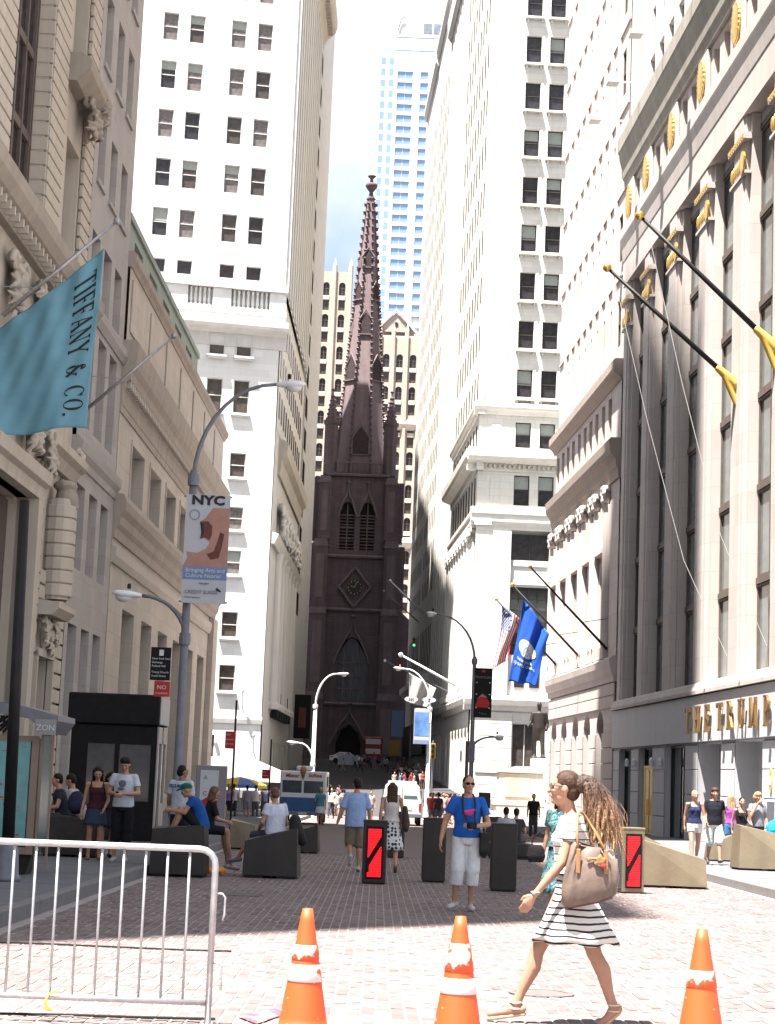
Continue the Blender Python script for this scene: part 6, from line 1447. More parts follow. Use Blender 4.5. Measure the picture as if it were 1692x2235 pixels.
for s_ in (-1, 1):
    mb = MB(); mb.loft([[(s_ * .08, -.006, 1.32), (s_ * .78, -.006, 1.32), (s_ * .70, .01, 1.80), (s_ * .08, .01, 1.80)], [(s_ * .08, .03, 1.32), (s_ * .78, .03, 1.32), (s_ * .70, .045, 1.80), (s_ * .08, .045, 1.80)]]); mb.build('rear_window', 'glass_car', V)
    mb = MB(); mb.box(s_ * .84, s_ * .96, -.03, .05, .75, 1.12, bev=.01); mb.build('tail_light', 'tail_red', V)
    mb = MB(); mb.box(s_ * .93 if s_ > 0 else -.99, .99 if s_ > 0 else -.93, 1.0, 3.2, 1.34, 1.76); mb.build('side_window', 'glass_car', V)
    wheel(V, s_ * .86, .95, .34, .34, .22); wheel(V, s_ * .86, 4.4, .34, .34, .22)
mb = MB(); mb.box(-.98, .98, -.09, .05, .42, .62, bev=.02); mb.build('bumper', 'grey_metal', V)
mb = MB(); mb.box(-.012, .012, -.012, .0, .65, 1.95); mb.build('door_seam', 'black_rubber', V)
mb = MB(); mb.box(.14, .50, -.02, -.005, .78, .98); mb.build('licence_plate', flat((.45, .45, .40), .5), V)
mb = MB()
for y in (.5, 2.0, 3.2): mb.box(-.72, .72, y, y + .05, 2.12, 2.2)
mb.box(-.72, -.67, .5, 3.25, 2.16, 2.2); mb.box(.67, .72, .5, 3.25, 2.16, 2.2); mb.build('roof_rack', 'white_metal', V)
# ice-cream truck
p = gp(657, 86); Tk = empty('ice_cream_truck', p, 'white and blue ice-cream truck with red script, facing the camera', 'truck')
mb = MB(); mb.loft([[(-1.02, .0, .45), (1.02, .0, .45), (1.02, .0, 1.2), (-1.02, .0, 1.2)], [(-1.04, .25, .42), (1.04, .25, .42), (1.04, .25, 1.28), (-1.04, .25, 1.28)]]); mb.build('bonnet', 'truck_blue', Tk)
mb = MB(); mb.box(-1.05, 1.05, .26, 5.4, .45, 2.42, bev=.05); mb.build('body', 'car_white', Tk)
mb = MB(); mb.loft([[(-1.0, .05, 1.22), (1.0, .05, 1.22), (1.0, .25, 1.24), (-1.0, .25, 1.24)], [(-.98, .12, 1.42), (.98, .12, 1.42), (.98, .255, 1.42), (-.98, .255, 1.42)]]); mb.build('cowl', 'print_white', Tk)
for s_ in (-1, 1):
    mb = MB(); mb.box(min(s_ * .05, s_ * .93), max(s_ * .05, s_ * .93), .22, .255, 1.42, 1.98); mb.build('windscreen', 'glass_car', Tk)
    mb = MB(); mb.lathe([(.1, 0), (.11, .02), (.02, .05)], 12); o = mb.build('headlight', 'print_white', Tk); o.rotation_euler = (math.pi / 2, 0, 0); o.location = (s_ * .78, 0, .85)
    wheel(Tk, s_ * .86, .95, .36, .36, .24); wheel(Tk, s_ * .86, 4.3, .36, .36, .24)
mb = MB(); mb.box(-1.04, 1.04, -.12, .0, .42, .58, bev=.02); mb.build('bumper', 'grey_metal', Tk)
mb = MB(); mb.box(-1.051, 1.051, .24, .262, .62, .9); mb.build('blue_band', 'truck_blue', Tk)
text('Mister', .24, 'print_red', Tk, (-.80, .24, 2.12), sx=1.0, bold=.006); text('Softee', .24, 'print_red', Tk, (.24, .24, 2.16), sx=1.0, bold=.006)
mb = MB(); mb.lathe([(.03, 0), (.13, .32), (.15, .36), (.12, .5), (.03, .6)], 12, (.0, .2, 2.08)); mb.build('cone_ornament', flat((.45, .22, .08), .6), Tk, None, True)
mb = MB(); mb.box(-.35, .4, .6, 1.4, 2.43, 2.66, bev=.06); mb.build('roof_vent', 'white_metal', Tk)
mb = MB(); mb.box(-.15, .25, -.13, -.12, .45, .56); mb.build('licence_plate', flat((.45, .45, .40), .5), Tk)
mb = MB(); mb.tube([(1.05, .4, 1.5), (1.25, .3, 1.55)], .015, 5); mb.box(1.2, 1.3, .28, .32, 1.35, 1.75); mb.build('mirror', 'black_metal', Tk)
mb = MB(); mb.box(1.052, 1.06, 1.4, 4.4, 1.1, 2.2); mb.build('side_window', 'glass_car', Tk)
# far silver car, side on, with red bus and yellow board near the church
def sedan(loc, label, mt, s_=1):
    e = empty('car', loc, label, 'car'); mb = MB()
    prof = [(-2.15, .35), (2.15, .35), (2.2, .75), (1.9, .92), (1.0, .98), (.45, 1.42), (-.95, 1.44), (-1.65, 1.0), (-2.15, .95)]
    mb.loft([[(x, y, z) for x, z in prof] for y in (-.85, .85)]); mb.build('body', mt, e)
    for a in (((.92, 1.0), (.42, 1.36), (-.2, 1.37), (-.2, 1.0)), ((-.28, 1.0), (-.28, 1.37), (-.92, 1.37), (-1.45, 1.0))):
        mb = MB(); mb.prism(list(a), -.862, .862, 'y'); mb.build('window', 'glass_car', e)
    for x in (-1.35, 1.35):
        mb = MB(); n = 14; mb.loft([[(x + .33 * math.cos(k * 2 * math.pi / n), y, .33 + .33 * math.sin(k * 2 * math.pi / n)) for k in range(n)] for y in (-.88, .88)]); mb.build('wheel', 'black_rubber', e)
    mb = MB(); mb.box(1.85 * s_ - .2, 1.85 * s_ + .2, -.868, .868, .72, .86); mb.build('light', 'print_red', e)
    return e
sedan(Vector((-4.15, 245, 3.25)), 'silver car parked side-on below the church door', 'car_silver', -1)
e = empty('red_bus', (-.7, 252, 3.3), 'tall red bus partly hidden by people in front of the church', 'bus'); mb = MB(); mb.box(-1.25, 1.25, 0, 9, .4, 3.7, bev=.12); mb.build('body', 'bus_red', e)
for z in (1.4, 2.7): mb = MB(); mb.box(-1.0, 1.0, -.02, .01, z, z + .7); mb.build('window', 'glass_car', e)
for s_ in (-1, 1): wheel(e, s_ * 1.05, 1.0, .45, .45, .3)
mb = MB(); mb.box(-.6, .6, -.03, 0, .8, 1.1); mb.build('licence_plate', 'print_grey', e)
e = empty('yellow_board', (2.1, 246, 3.4), 'yellow board on legs right of the red bus', 'board'); mb = MB(); mb.box(-.65, .65, -.03, .03, 1.1, 3.1, bev=.02); mb.build('panel', flat((.42, .26, .04), .6), e)
for s_ in (-1, 1): mb = MB(); mb.box(s_ * .5 - .04, s_ * .5 + .04, -.02, .02, 0, 1.1); mb.build('leg', 'black_metal', e)
e = empty('pale_barrier', (-3.7, 232, gz(232)), 'pale blue barrier across the foot of the church steps', 'barrier'); mb = MB(); mb.box(-1.25, 1.25, -.05, .05, .35, 1.6, bev=.02); mb.build('panel', flat((.45, .50, .58), .7), e)
for s_ in (-1, 1): mb = MB(); mb.box(s_ * 1.0 - .05, s_ * 1.0 + .05, -.3, .3, 0, .34); mb.build('foot', 'black_metal', e)
# traffic signals at the far crossing
def signal(px, py, Y, lit, label):
    p = at(px, py, Y); e = empty('traffic_signal', (p.x, p.y, p.z), label, 'traffic light'); mb = MB(); mb.box(-.18, .18, -.15, .15, -.5, .5, bev=.03); mb.build('housing', flat((.20, .13, .02), .6), e)
    for k in range(3):
        mb = MB(); mb.lathe([(.11, 0), (.11, .05), (.02, .06)], 10); o = mb.build('lens', lit if k == 0 and lit else 'black_paint', e); o.rotation_euler = (math.pi / 2, 0, 0); o.location = (0, -.15, -.32 + k * .32)
    mb = MB(); mb.tube([(0, .3, -.6), (0, .3, .7)], .06, 6); mb.tube([(0, .3, .6), (.0, .12, .55)], .03, 5); mb.build('bracket', 'grey_metal', e)
    mb = MB(); mb.tube([(0, .3, -.6), (0, .3, gz(Y) - p.z)], .07, 6); mb.build('post', 'grey_metal', e)
signal(904, 1402, 205, 'signal_green', 'traffic light showing green by the pale office block')
signal(945, 1640, 118, None, 'yellow traffic light hanging beside the white lamp post')
# --- canopy tent, umbrella cart
Yc = 141.0; zg = gz(Yc)
ts = Yc / 118.0; e = empty('canopy_tent', (-8.0 * ts, Yc, zg), 'large white canopy behind the umbrella, blazing in the sun', 'canopy'); a, b_, c, d = at(440, 1652, Yc), at(562, 1650, Yc), at(662, 1703, Yc), at(440, 1697, Yc)
mb = MB(); z0 = -zg
mb.loft([[(x * ts, y, z_) for x, z_ in ((-3.0, a.z - zg), (-.6, b_.z - zg + .05), (3.25, c.z - zg), (3.25, c.z - zg - .25), (-3.0, c.z - zg - .25))] for y in (-.1, 4)]); mb.build('roof', 'car_white', e)
for x in (-2.9, 0, 3.4): mb = MB(); mb.tube([(x, 0, 0), (x, 0, c.z - zg - .2)], .05, 6); mb.build('post', 'white_metal', e)
p = gp(520, 97); e = empty('food_cart', p, 'food cart under a yellow and blue umbrella behind the seated man', 'food cart')
mb = MB(); mb.box(-.9, .9, -.4, .4, .35, 1.05, bev=.03); mb.build('cart_body', 'galvanised', e); mb = MB(); mb.tube([(0, 0, 1.05), (0, 0, 2.0)], .025, 6); mb.build('umbrella_pole', 'white_metal', e)
for k in range(8):
    a0, a1 = k * math.pi / 4, (k + 1) * math.pi / 4; mb = MB(); am = (a0 + a1) / 2
    q = [(0, 0, 2.12)] ; r1, r2 = .75, 1.42
    P_ = lambda r, a, z: (r * math.cos(a), r * math.sin(a), z)
    mb.add([(0, 0, 2.12), P_(r1, a0, 1.98), P_(r1, a1, 1.98), P_(r2, a0, 1.72), P_(r2 * .97, am, 1.74), P_(r2, a1, 1.72), P_(r2, a1, 1.55), P_(r2 * .97, am, 1.57), P_(r2, a0, 1.55)], [(0, 1, 2), (1, 3, 4), (1, 4, 2), (2, 4, 5), (3, 8, 7, 4), (4, 7, 6, 5)])
    mb.build('umbrella_panel', flat((.62, .44, .05), .7) if k % 2 else flat((.10, .16, .42), .7), e)
for s_ in (-1, 1): wheel(e, s_ * .75, 0, .22, .22, .08)
# --- statue on its pedestal
Ys = 128.0
e = empty('statue_pedestal', (9.75, Ys, gz(Ys)), 'broad pale stone pedestal in front of the temple steps', 'pedestal'); z = gz(Ys)
for (w_, za, zb2, d) in ((1.95, 0, .35, 1.5), (1.75, .36, 1.1, 1.3), (1.85, 1.11, 1.35, 1.4), (1.5, 1.36, 3.3, 1.1), (1.62, 3.31, 3.55, 1.2)):
    mb = MB(); mb.box(-w_, w_, -d, d, za, zb2, bev=.03); mb.build('block', 'stone_cream', e)
mb = MB(); mb.box(-1.1, .6, -1.16, -1.105, 1.7, 3.0); mb.build('relief_panel', 'stone_morgan_dark', e)
mb = MB(); mb.box(.75, 2.05, -.9, .9, 3.56, 4.35, bev=.05); mb.build('plinth', 'stone_cream', e)
st = empty('bronze_statue', (10.95, Ys, z + 4.36), 'dark bronze standing figure in a long coat on the stone pedestal', 'statue')
b = Blob(); s_ = 2.15
for q in ([(-.12, 0, .05), (-.14, .03, .5), (-.10, 0, .95)], [(.14, -.12, .05), (.12, -.06, .5), (.10, 0, .95)]): b.chain([Vector(v) * s_ for v in q], [.07 * s_, .075 * s_, .10 * s_])
b.tor([(0, .05, .55 * s_, .09 * s_, .08 * s_), (0, .05, .68 * s_, .16 * s_, .12 * s_), (0, .02, .95 * s_, .2 * s_, .15 * s_), (0, 0, 1.2 * s_, .19 * s_, .13 * s_), (0, 0, 1.45 * s_, .2 * s_, .11 * s_)]); b.cap((0, 0, 1.42 * s_), (0, -.02, 1.6 * s_), .07 * s_, .06 * s_); b.ball((0, -.03, 1.68 * s_), (.085 * s_, .1 * s_, .12 * s_))
b.chain([Vector(v) * s_ for v in ((-.2, 0, 1.42), (-.27, -.05, 1.12), (-.36, -.22, 1.0))], [.065 * s_, .055 * s_, .045 * s_]); b.chain([Vector(v) * s_ for v in ((.2, 0, 1.42), (.28, .05, 1.12), (.25, -.02, .9))], [.065 * s_, .055 * s_, .045 * s_])
for v in ((-.14, -.1, .04), (.15, -.22, .04)): b.ball(Vector(v) * s_, (.06 * s_, .14 * s_, .05 * s_))
b.box(-.5, .5, -.5, .45, -.0, .08); b.fuse('figure', 'bronze_dark_shaded', st, None, .05, 2)
# steps beside the pedestal
e = empty('temple_steps', (9.0, 118, gz(118)), 'short flight of pale steps between the bollard and the striped dress', 'steps')
for k in range(5): mb = MB(); mb.box(-1.2, 2.6, .5 * k, 4, .19 * k, .19 * k + .185, bev=.01); mb.build('step', 'stone_cream', e)
# dark shopfront awnings and hanging banner left of the church street
q = at(660, 1560, 205); mb = MB(); mb.box(q.x - .9, q.x + .9, 205, 205.1, q.z - 2.6, q.z + 2.2); o = tag(mb.build('hanging_banner', 'black_paint'), 'dark vertical banner hanging before the church on the left', 'banner'); printed([(q.x - .4, q.z - 1.4), (q.x + .4, q.z - 1.4), (q.x + .4, q.z + .8), (q.x - .4, q.z + .8)], 204.97, 'print_brown', o)
q = at(868, 1575, 215); mb = MB(); mb.box(q.x - .7, q.x + .7, 215, 215.1, q.z - 1.7, q.z + 1.3); tag(mb.build('hanging_banner', 'banner_blue'), 'blue vertical banner hanging on the right side of the far street', 'banner')
# ------------------------------------------------------------------ people
J0 = dict(pel=(0, 0, .96), waist=(0, 0, 1.09), chest=(0, 0, 1.27), neck=(0, -.01, 1.46), head=(0, .015, 1.625),
          sR=(.175, -.01, 1.415), eR=(.225, -.03, 1.13), wR=(.235, .04, .89), hipR=(.088, 0, .93), kR=(.095, .02, .50), aR=(.10, -.02, .085), tR=(.115, .14, .03))
def mirror(d):
    for k in list(d):
        if k[-1] == 'R' and k[:-1] + 'L' not in d: v = d[k]; d[k[:-1] + 'L'] = (-v[0], v[1], v[2])
    return d
WALK = dict(kR=(.09, .17, .52), aR=(.09, .27, .12), tR=(.11, .42, .10), kL=(-.09, -.03, .49), aL=(-.09, -.32, .15), tL=(-.10, -.20, .03), wR=(.23, -.10, .90), eR=(.22, -.10, 1.14), wL=(-.22, .22, .95), eL=(-.23, .0, 1.13))
WALK2 = dict(kL=(-.09, .17, .52), aL=(-.09, .27, .12), tL=(-.11, .42, .10), kR=(.09, -.03, .49), aR=(.09, -.32, .15), tR=(.10, -.20, .03), wL=(-.23, -.10, .90), eL=(-.22, -.10, 1.14), wR=(.22, .22, .95), eR=(.23, .0, 1.13))
def SIT(seat, reach=.42, kz=None, fz=.05, fx=.12, hunch=.10, fdrop=.10):
    z = seat; kz = kz or z + .10
    d = dict(pel=(0, 0, z + .12), waist=(0, .02, z + .25), chest=(0, hunch * .7, z + .44), neck=(0, hunch, z + .62), head=(0, hunch + .05, z + .78), sR=(.175, hunch - .01, z + .57), eR=(.24, hunch + .06, z + .29), wR=(.14, hunch + .28, z + .24),
             hipR=(.09, 0, z + .09), kR=(.12, reach, kz), aR=(fx, reach + fdrop, fz + .06), tR=(fx + .02, reach + fdrop + .15, fz))
    return d
DETAIL = dict(hero=(.0065, True), mid=(.0115, True), far=(.022, False))
def person(loc, rz, h, label, pose=None, top=None, bottom=None, shoes='black_rubber', hair=('short', 'hair_dark'), skin='skin', det='mid', fem=False, hyaw=0, hpitch=0, group=None, glasses=None, name='person', fat=1.0, sock=None):
    k = h / 1.75; J = mirror({**{kk: v for kk, v in J0.items()}, **(pose or {})}) if not pose else None
    if J is None:
        J = dict(J0); J.update(pose)
        for kk in list(J):
            if kk.endswith('R') and (kk[:-1] + 'L') not in pose and (kk[:-1] + 'L') not in J: v = J[kk]; J[kk[:-1] + 'L'] = (-v[0], v[1], v[2])
    J = {kk: Vector(v) * k for kk, v in J.items()}
    vox, fingers = DETAIL[det]
    e = empty(name, loc, label, 'person', group, rz)
    hR = Matrix.Rotation(hyaw, 3, 'Z') @ Matrix.Rotation(hpitch, 3, 'X')
    Hd = lambda x, y, z: J['head'] + hR @ (Vector((x, y, z)) * k)
    b = Blob()
    # head and neck
    def eball(bb, c, r): bb.ball(c, tuple(q * k for q in r), 14)
    eball(b, Hd(0, -.005, .02), (.076, .096, .098)); eball(b, Hd(0, .022, -.055), (.056, .066, .065)); eball(b, Hd(0, .066, -.092), (.026, .026, .024))
    b.cap(Hd(0, .088, .012), Hd(0, .108, -.028), .011 * k, .016 * k, 8); eball(b, Hd(0, .078, -.058), (.028, .02, .014))
    for s_ in (-1, 1): eball(b, Hd(s_ * .077, -.002, -.008), (.012, .022, .03)); eball(b, Hd(s_ * .034, .07, -.02), (.03, .025, .025))
    eball(b, Hd(0, .078, .032), (.052, .02, .012))
    b.cap(J['neck'] - Vector((0, 0, .03 * k)), Hd(0, -.015, -.05), .056 * k * (.88 if fem else 1), .05 * k * (.88 if fem else 1))
    # trunk
    if fem: R = [(.150, .11), (.163, .118), (.118, .092), (.140, .112), (.135, .09), (.085, .062)]
    else: R = [(.145, .11), (.155, .118), (.142, .105), (.165, .12), (.165, .105), (.10, .07)]
    mid = J['chest'].lerp((J['sR'] + J['sL']) / 2, .62); shc = (J['sR'] + J['sL']) / 2 + Vector((0, 0, .025 * k))
    C_ = [J['pel'] - Vector((0, 0, .09 * k)), J['pel'], J['waist'], J['chest'], mid, shc]
    fats = [1 + (fat - 1) * q for q in (.6, .9, 1.2, .9, .5, .2)]
    trunk = [(c.x, c.y, c.z, r[0] * k * f, r[1] * k * f) for c, r, f in zip(C_, R, fats)]
    b.tor(trunk)
    if fem:
        for s_ in (-1, 1): eball(b, J['chest'] + Vector((s_ * .062, .075, .005)) * k, (.055, .055, .055))
    fa = .86 if fem else 1.0
    for s_ in 'RL':
        sh, el, wr = J['s' + s_], J['e' + s_], J['w' + s_]
        eball(b, sh, (.058 * fa, .055 * fa, .055 * fa)); b.cap(sh, el, .052 * k * fa * fat, .040 * k * fa); b.chain([el, el.lerp(wr, .3), wr], [.040 * k * fa, .041 * k * fa, .026 * k * fa])
        b.cap(sh, J['neck'] - Vector((0, 0, .02 * k)), .05 * k * fa, .045 * k * fa)
        d = J.get('h' + s_); d = (d - wr).normalized() if d is not None else ((wr - el).normalized() * .8 + Vector((0, .25, -.2))).normalized()
        sd = 1 if s_ == 'R' else -1
        inn = (Vector((-sd, 0, 0)) - d * d.dot(Vector((-sd, 0, 0)))).normalized(); lat = d.cross(inn)
        if lat.y < 0: lat = -lat
        P0 = wr + d * (.015 * k)
        if fingers:
            for q in (-1, -.33, .33, 1): b.cap(P0, P0 + d * (.085 * k) + lat * (q * .026 * k), .019 * k, .0135 * k, 8)
            for i, (q, L_) in enumerate(((-1, .060), (-.33, .073), (.33, .078), (1, .070))):
                f0 = P0 + d * (.085 * k) + lat * (q * .027 * k); f1 = f0 + d * (L_ * .55 * k) + inn * (.018 * k); f2 = f1 + d * (L_ * .32 * k) + inn * (.030 * k)
                b.chain([f0, f1, f2], [.0105 * k, .0095 * k, .0075 * k], 8)
            t0 = P0 + d * (.02 * k) + lat * (.024 * k); t1 = t0 + d * (.035 * k) + lat * (.026 * k) + inn * (.012 * k); b.chain([t0, t1, t1 + d * (.03 * k) + inn * (.01 * k)], [.014 * k, .0115 * k, .009 * k], 8)
        else: b.cap(P0, P0 + d * (.13 * k), .034 * k, .022 * k, 8)
        hp, kn, an, to = J['hip' + s_], J['k' + s_], J['a' + s_], J['t' + s_]
        b.cap(hp, kn, .084 * k * fat, .054 * k); sh_ = (an - kn)
        back = Vector((0, -1, 0)) if abs(sh_.normalized().y) < .8 else Vector((0, 0, -1))
        b.chain([kn, kn.lerp(an, .3) + back * (.018 * k), kn.lerp(an, .75), an], [.051 * k, .056 * k, .036 * k, .034 * k])
        hl = an + (an - to).normalized() * (.045 * k) - Vector((0, 0, .04 * k)); hl.z = max(hl.z, .028 * k if an.z < .2 * k else hl.z)
        b.cap(hl, to, .033 * k, .026 * k); b.cap(an, hl.lerp(to, .55), .034 * k, .028 * k)
    body = b.fuse('body', skin, e, None, vox, 3)
    # clothing
    if top:
        kind, mt = top[0], top[1]; g = .020 * k; c = Blob(); zlo = top[2] if len(top) > 2 else -.06
        lo = J['pel'] + Vector((0, 0, zlo * k))
        loose = .012 * k if kind in ('shirt', 'tee') else .004 * k
        rings = [(lo.x, lo.y, lo.z, trunk[1][3] + g + loose, trunk[1][4] + g + loose)]
        if zlo < .02: rings.append((J['pel'].x, J['pel'].y, J['pel'].z + .02 * k, trunk[1][3] + g + loose, trunk[1][4] + g + loose))
        rings += [(q[0], q[1], q[2], q[3] + g * .9 + (loose if i == 2 else 0), q[4] + g * .9 + (loose * 1.4 if i == 2 else 0)) for i, q in enumerate(trunk) if i in (2, 3, 4)]
        if kind != 'tank': rings.append((trunk[5][0], trunk[5][1], trunk[5][2] + .012 * k, trunk[5][3] + .015 * k, trunk[5][4] + .014 * k))
        c.tor(rings)
        if fem:
            for s_ in (-1, 1): eball(c, J['chest'] + Vector((s_ * .062, .08, .005)) * k, (.062, .062, .062))
        if kind == 'tank':
            for s_ in 'RL': q = J['s' + s_].lerp(J['neck'], .35); c.cap(Vector((q.x, q.y + .07 * k, mid.z)), q + Vector((0, 0, .04 * k)), .022 * k, .02 * k, 8); c.cap(Vector((q.x, q.y - .07 * k, mid.z)), q + Vector((0, 0, .04 * k)), .022 * k, .02 * k, 8)
        else:
            f = top[3] if len(top) > 3 else .55
            for s_ in 'RL':
                sh, el, wr = J['s' + s_], J['e' + s_], J['w' + s_]
                eball(c, sh + Vector((0, 0, .002)), (.060 * fa, .060 * fa, .060 * fa)); c.fru(sh, sh.lerp(el, min(1, f)), .060 * k * fa, .066 * k * fa * (1.04 if f < 1 else .9))
                c.cap(sh, J['neck'] - Vector((0, 0, .035 * k)), .056 * k * fa, .048 * k * fa)
                if f > 1: c.cap(el, el.lerp(wr, f - 1), .06 * k * fa, .05 * k * fa)
        o = c.fuse('shirt' if kind != 'tank' else 'tank_top', mt, e, None, max(vox, .011), 5)
    if bottom:
        kind, mt = bottom[0], bottom[1]
        if kind in ('shorts', 'pants'):
            f = bottom[2] if len(bottom) > 2 else (1.95 if kind == 'pants' else .8); c = Blob(); wd = bottom[3] if len(bottom) > 3 else 1.0
            c.tor([(J['pel'].x, J['pel'].y, J['pel'].z - .11 * k, trunk[0][3] + .012 * k, trunk[0][4] + .015 * k), (J['pel'].x, J['pel'].y, J['pel'].z, trunk[1][3] + .016 * k, trunk[1][4] + .016 * k), (J['waist'].x, J['waist'].y, J['pel'].z + .07 * k, trunk[1][3] * .95 + .014 * k, trunk[1][4] * .95 + .014 * k)])
            for s_ in 'RL':
                hp, kn, an = J['hip' + s_], J['k' + s_], J['a' + s_]
                c.fru(hp, hp.lerp(kn, min(1, f)), .100 * k * fat, (.100 - .016 * min(1, f)) * k * wd); eball(c, hp, (.1 * fat, .1 * fat, .1))
                if f > 1: eball(c, kn, (.080 * wd, .080 * wd, .080 * wd)); c.fru(kn, kn.lerp(an, min(1, f - 1)), (.078 if f < 1.6 else .072) * k * wd, (.076 if f < 1.6 else .060) * k * wd)
            c.fuse('shorts' if kind == 'shorts' else 'trousers', mt, e, None, max(vox, .011), 4)
        else:
            hem, fl = bottom[2], bottom[3]; rings = []; n = 40; sh_ = bottom[4] if len(bottom) > 4 else (0, 0); folds = bottom[5] if len(bottom) > 5 else 7
            zt_ = J['waist'].z - .03 * k
            for j in range(9):
                t = j / 8; z = zt_ + (hem * k - zt_) * t; base = trunk[2]; hipr = trunk[1]
                if t < .35: q = t / .35; rx, ry = base[3] + (hipr[3] - base[3]) * q + .02 * k, base[4] + (hipr[4] - base[4]) * q + .02 * k
                else: q = (t - .35) / .65; rx, ry = hipr[3] + .02 * k + fl * k * q * .8, hipr[4] + .02 * k + fl * k * q
                cx, cy_ = J['pel'].x + sh_[0] * t * k, J['pel'].y + sh_[1] * t * k
                rings.append([(cx + rx * math.cos(a) * (1 + .05 * t * math.cos(folds * a + 1.3)), cy_ + ry * math.sin(a) * (1 + .05 * t * math.cos(folds * a + 1.3)), z + .012 * k * t * math.sin(folds * a)) for a in [2 * math.pi * i / n for i in range(n)]])
            c = MB(); c.loft(rings); c.build('skirt', mt, e, None, True)
    if shoes:
        for s_ in 'RL':
            an, to = J['a' + s_], J['t' + s_]; hl = an + (an - to).normalized() * (.045 * k) - Vector((0, 0, .045 * k)); hl.z = max(hl.z, .03 * k if an.z < .2 * k else hl.z)
            c = Blob(); c.cap(hl, to, .042 * k, .036 * k, 12); c.cap(an.lerp(hl, .5), hl.lerp(to, .5), .04 * k, .036 * k); c.ball(hl.lerp(to, .78), (.048 * k, .055 * k, .034 * k))
            c.fuse('shoe', shoes, e, None, max(vox, .011), 3)
    if hair:
        st, mt = hair; c = Blob()
        if st == 'crop':
            eball(c, Hd(0, -.018, .034), (.0815, .0965, .089)); eball(c, Hd(0, -.05, -.012), (.074, .062, .068)); c.fuse('hair', mt, e, None, vox * 1.1, 2)
        elif st != 'bald':
            eball(c, Hd(0, -.02, .038), (.085, .100, .093)); eball(c, Hd(0, -.05, -.015), (.074, .066, .078))
            if st == 'bushy': eball(c, Hd(0, .0, .07), (.092, .105, .075)); eball(c, Hd(0, .06, .075), (.06, .045, .03)); eball(c, Hd(.0, -.05, 0), (.092, .07, .1))
            if st in ('long', 'mid'):
                L_ = .34 if st == 'long' else .17
                for q in (-.055, 0, .055): c.cap(Hd(q, -.05, .02), Hd(q * 1.25, -.085, -L_ + abs(q) * .3), .055 * k, .035 * k)
                for q in (-1, 1): c.cap(Hd(q * .072, -.01, .02), Hd(q * .088, -.02, -.14 if st == 'mid' else -.22), .028 * k, .022 * k)
            if st == 'tied': eball(c, Hd(0, -.12, .03), (.04, .04, .045)); c.cap(Hd(0, -.12, .02), Hd(0, -.15, -.16), .032 * k, .015 * k)
            if st == 'cap':
                c = Blob(); eball(c, Hd(0, -.008, .05), (.086, .104, .075)); c.cap(Hd(-.035, .08, .055), Hd(-.03, .165, .045), .022 * k, .016 * k); c.cap(Hd(.035, .08, .055), Hd(.03, .165, .045), .022 * k, .016 * k); c.cap(Hd(-.03, .12, .05), Hd(.03, .12, .05), .02 * k, .02 * k)
            c.fuse('hair' if st != 'cap' else 'cap', mt, e, None, vox * 1.1, 2)
        else:
            eball(c, Hd(0, -.035, .012), (.081, .078, .075)); c.fuse('hair', mt, e, None, vox * 1.1, 2)
    if det != 'far':
        if glasses:
            c = MB()
            for s_ in (-1, 1):
                q = [Hd(s_ * .034 + .026 * math.cos(a), .094 - .016 * abs(s_ * .034 + .026 * math.cos(a)) / .05, .012 + .02 * math.sin(a)) for a in [i * math.pi / 5 for i in range(10)]]; o2 = hR @ Vector((0, .012, 0)); c.loft([q, [v + o2 for v in q]])
                c.tube([Hd(s_ * .06, .088, .016), Hd(s_ * .08, .0, .015)], .004, 5)
            c.tube([Hd(-.012, .108, .016), Hd(.012, .108, .016)], .004, 5); c.build('sunglasses', glasses, e)
        else:
            for s_ in (-1, 1): c = MB(); c.ball(Hd(s_ * .033, .0885, .008), (.013 * k, .008 * k, .007 * k), 8); c.build('eye', 'hair_dark', e)
        c = MB(); c.ball(Hd(0, .094, -.058), (.022 * k, .008 * k, .006 * k), 8); c.build('mouth', 'lip', e)
    return e
# striped dress: woven bands round the body (object height), wavering like cloth
def stripes(name, pitch, duty, ca, cb, wav=.012, zoff=0):
    m_ = D.materials.new(name); m_.use_nodes = True; t = m_.node_tree; p = t.nodes['Principled BSDF']; p.inputs['Roughness'].default_value = .85; p.inputs['Specular IOR Level'].default_value = .2
    c = t.nodes.new('ShaderNodeTexCoord'); s_ = t.nodes.new('ShaderNodeSeparateXYZ'); t.links.new(c.outputs['Object'], s_.inputs[0])
    n = t.nodes.new('ShaderNodeTexNoise'); n.inputs['Scale'].default_value = 5; t.links.new(c.outputs['Object'], n.inputs['Vector'])
    def mth(op, a, b):
        x = t.nodes.new('ShaderNodeMath'); x.operation = op
        for i, v in enumerate((a, b)):
            if isinstance(v, (int, float)): x.inputs[i].default_value = v
            elif v is not None: t.links.new(v, x.inputs[i])
        return x.outputs[0]
    z = mth('ADD', s_.outputs['Z'], mth('MULTIPLY', n.outputs['Fac'], wav)); f = mth('FRACT', mth('DIVIDE', z, pitch), None); k = mth('LESS_THAN', f, duty)
    mx = t.nodes.new('ShaderNodeMix'); mx.data_type = 'RGBA'; mx.inputs[6].default_value = (*ca, 1); mx.inputs[7].default_value = (*cb, 1); t.links.new(k, mx.inputs[0]); t.links.new(mx.outputs[2], p.inputs['Base Color']); M[name] = m_
stripes('dress_top', .052, .13, (.66, .62, .58), (.03, .03, .035)); stripes('dress_skirt', .044, .30, (.62, .58, .54), (.025, .025, .03), .03)
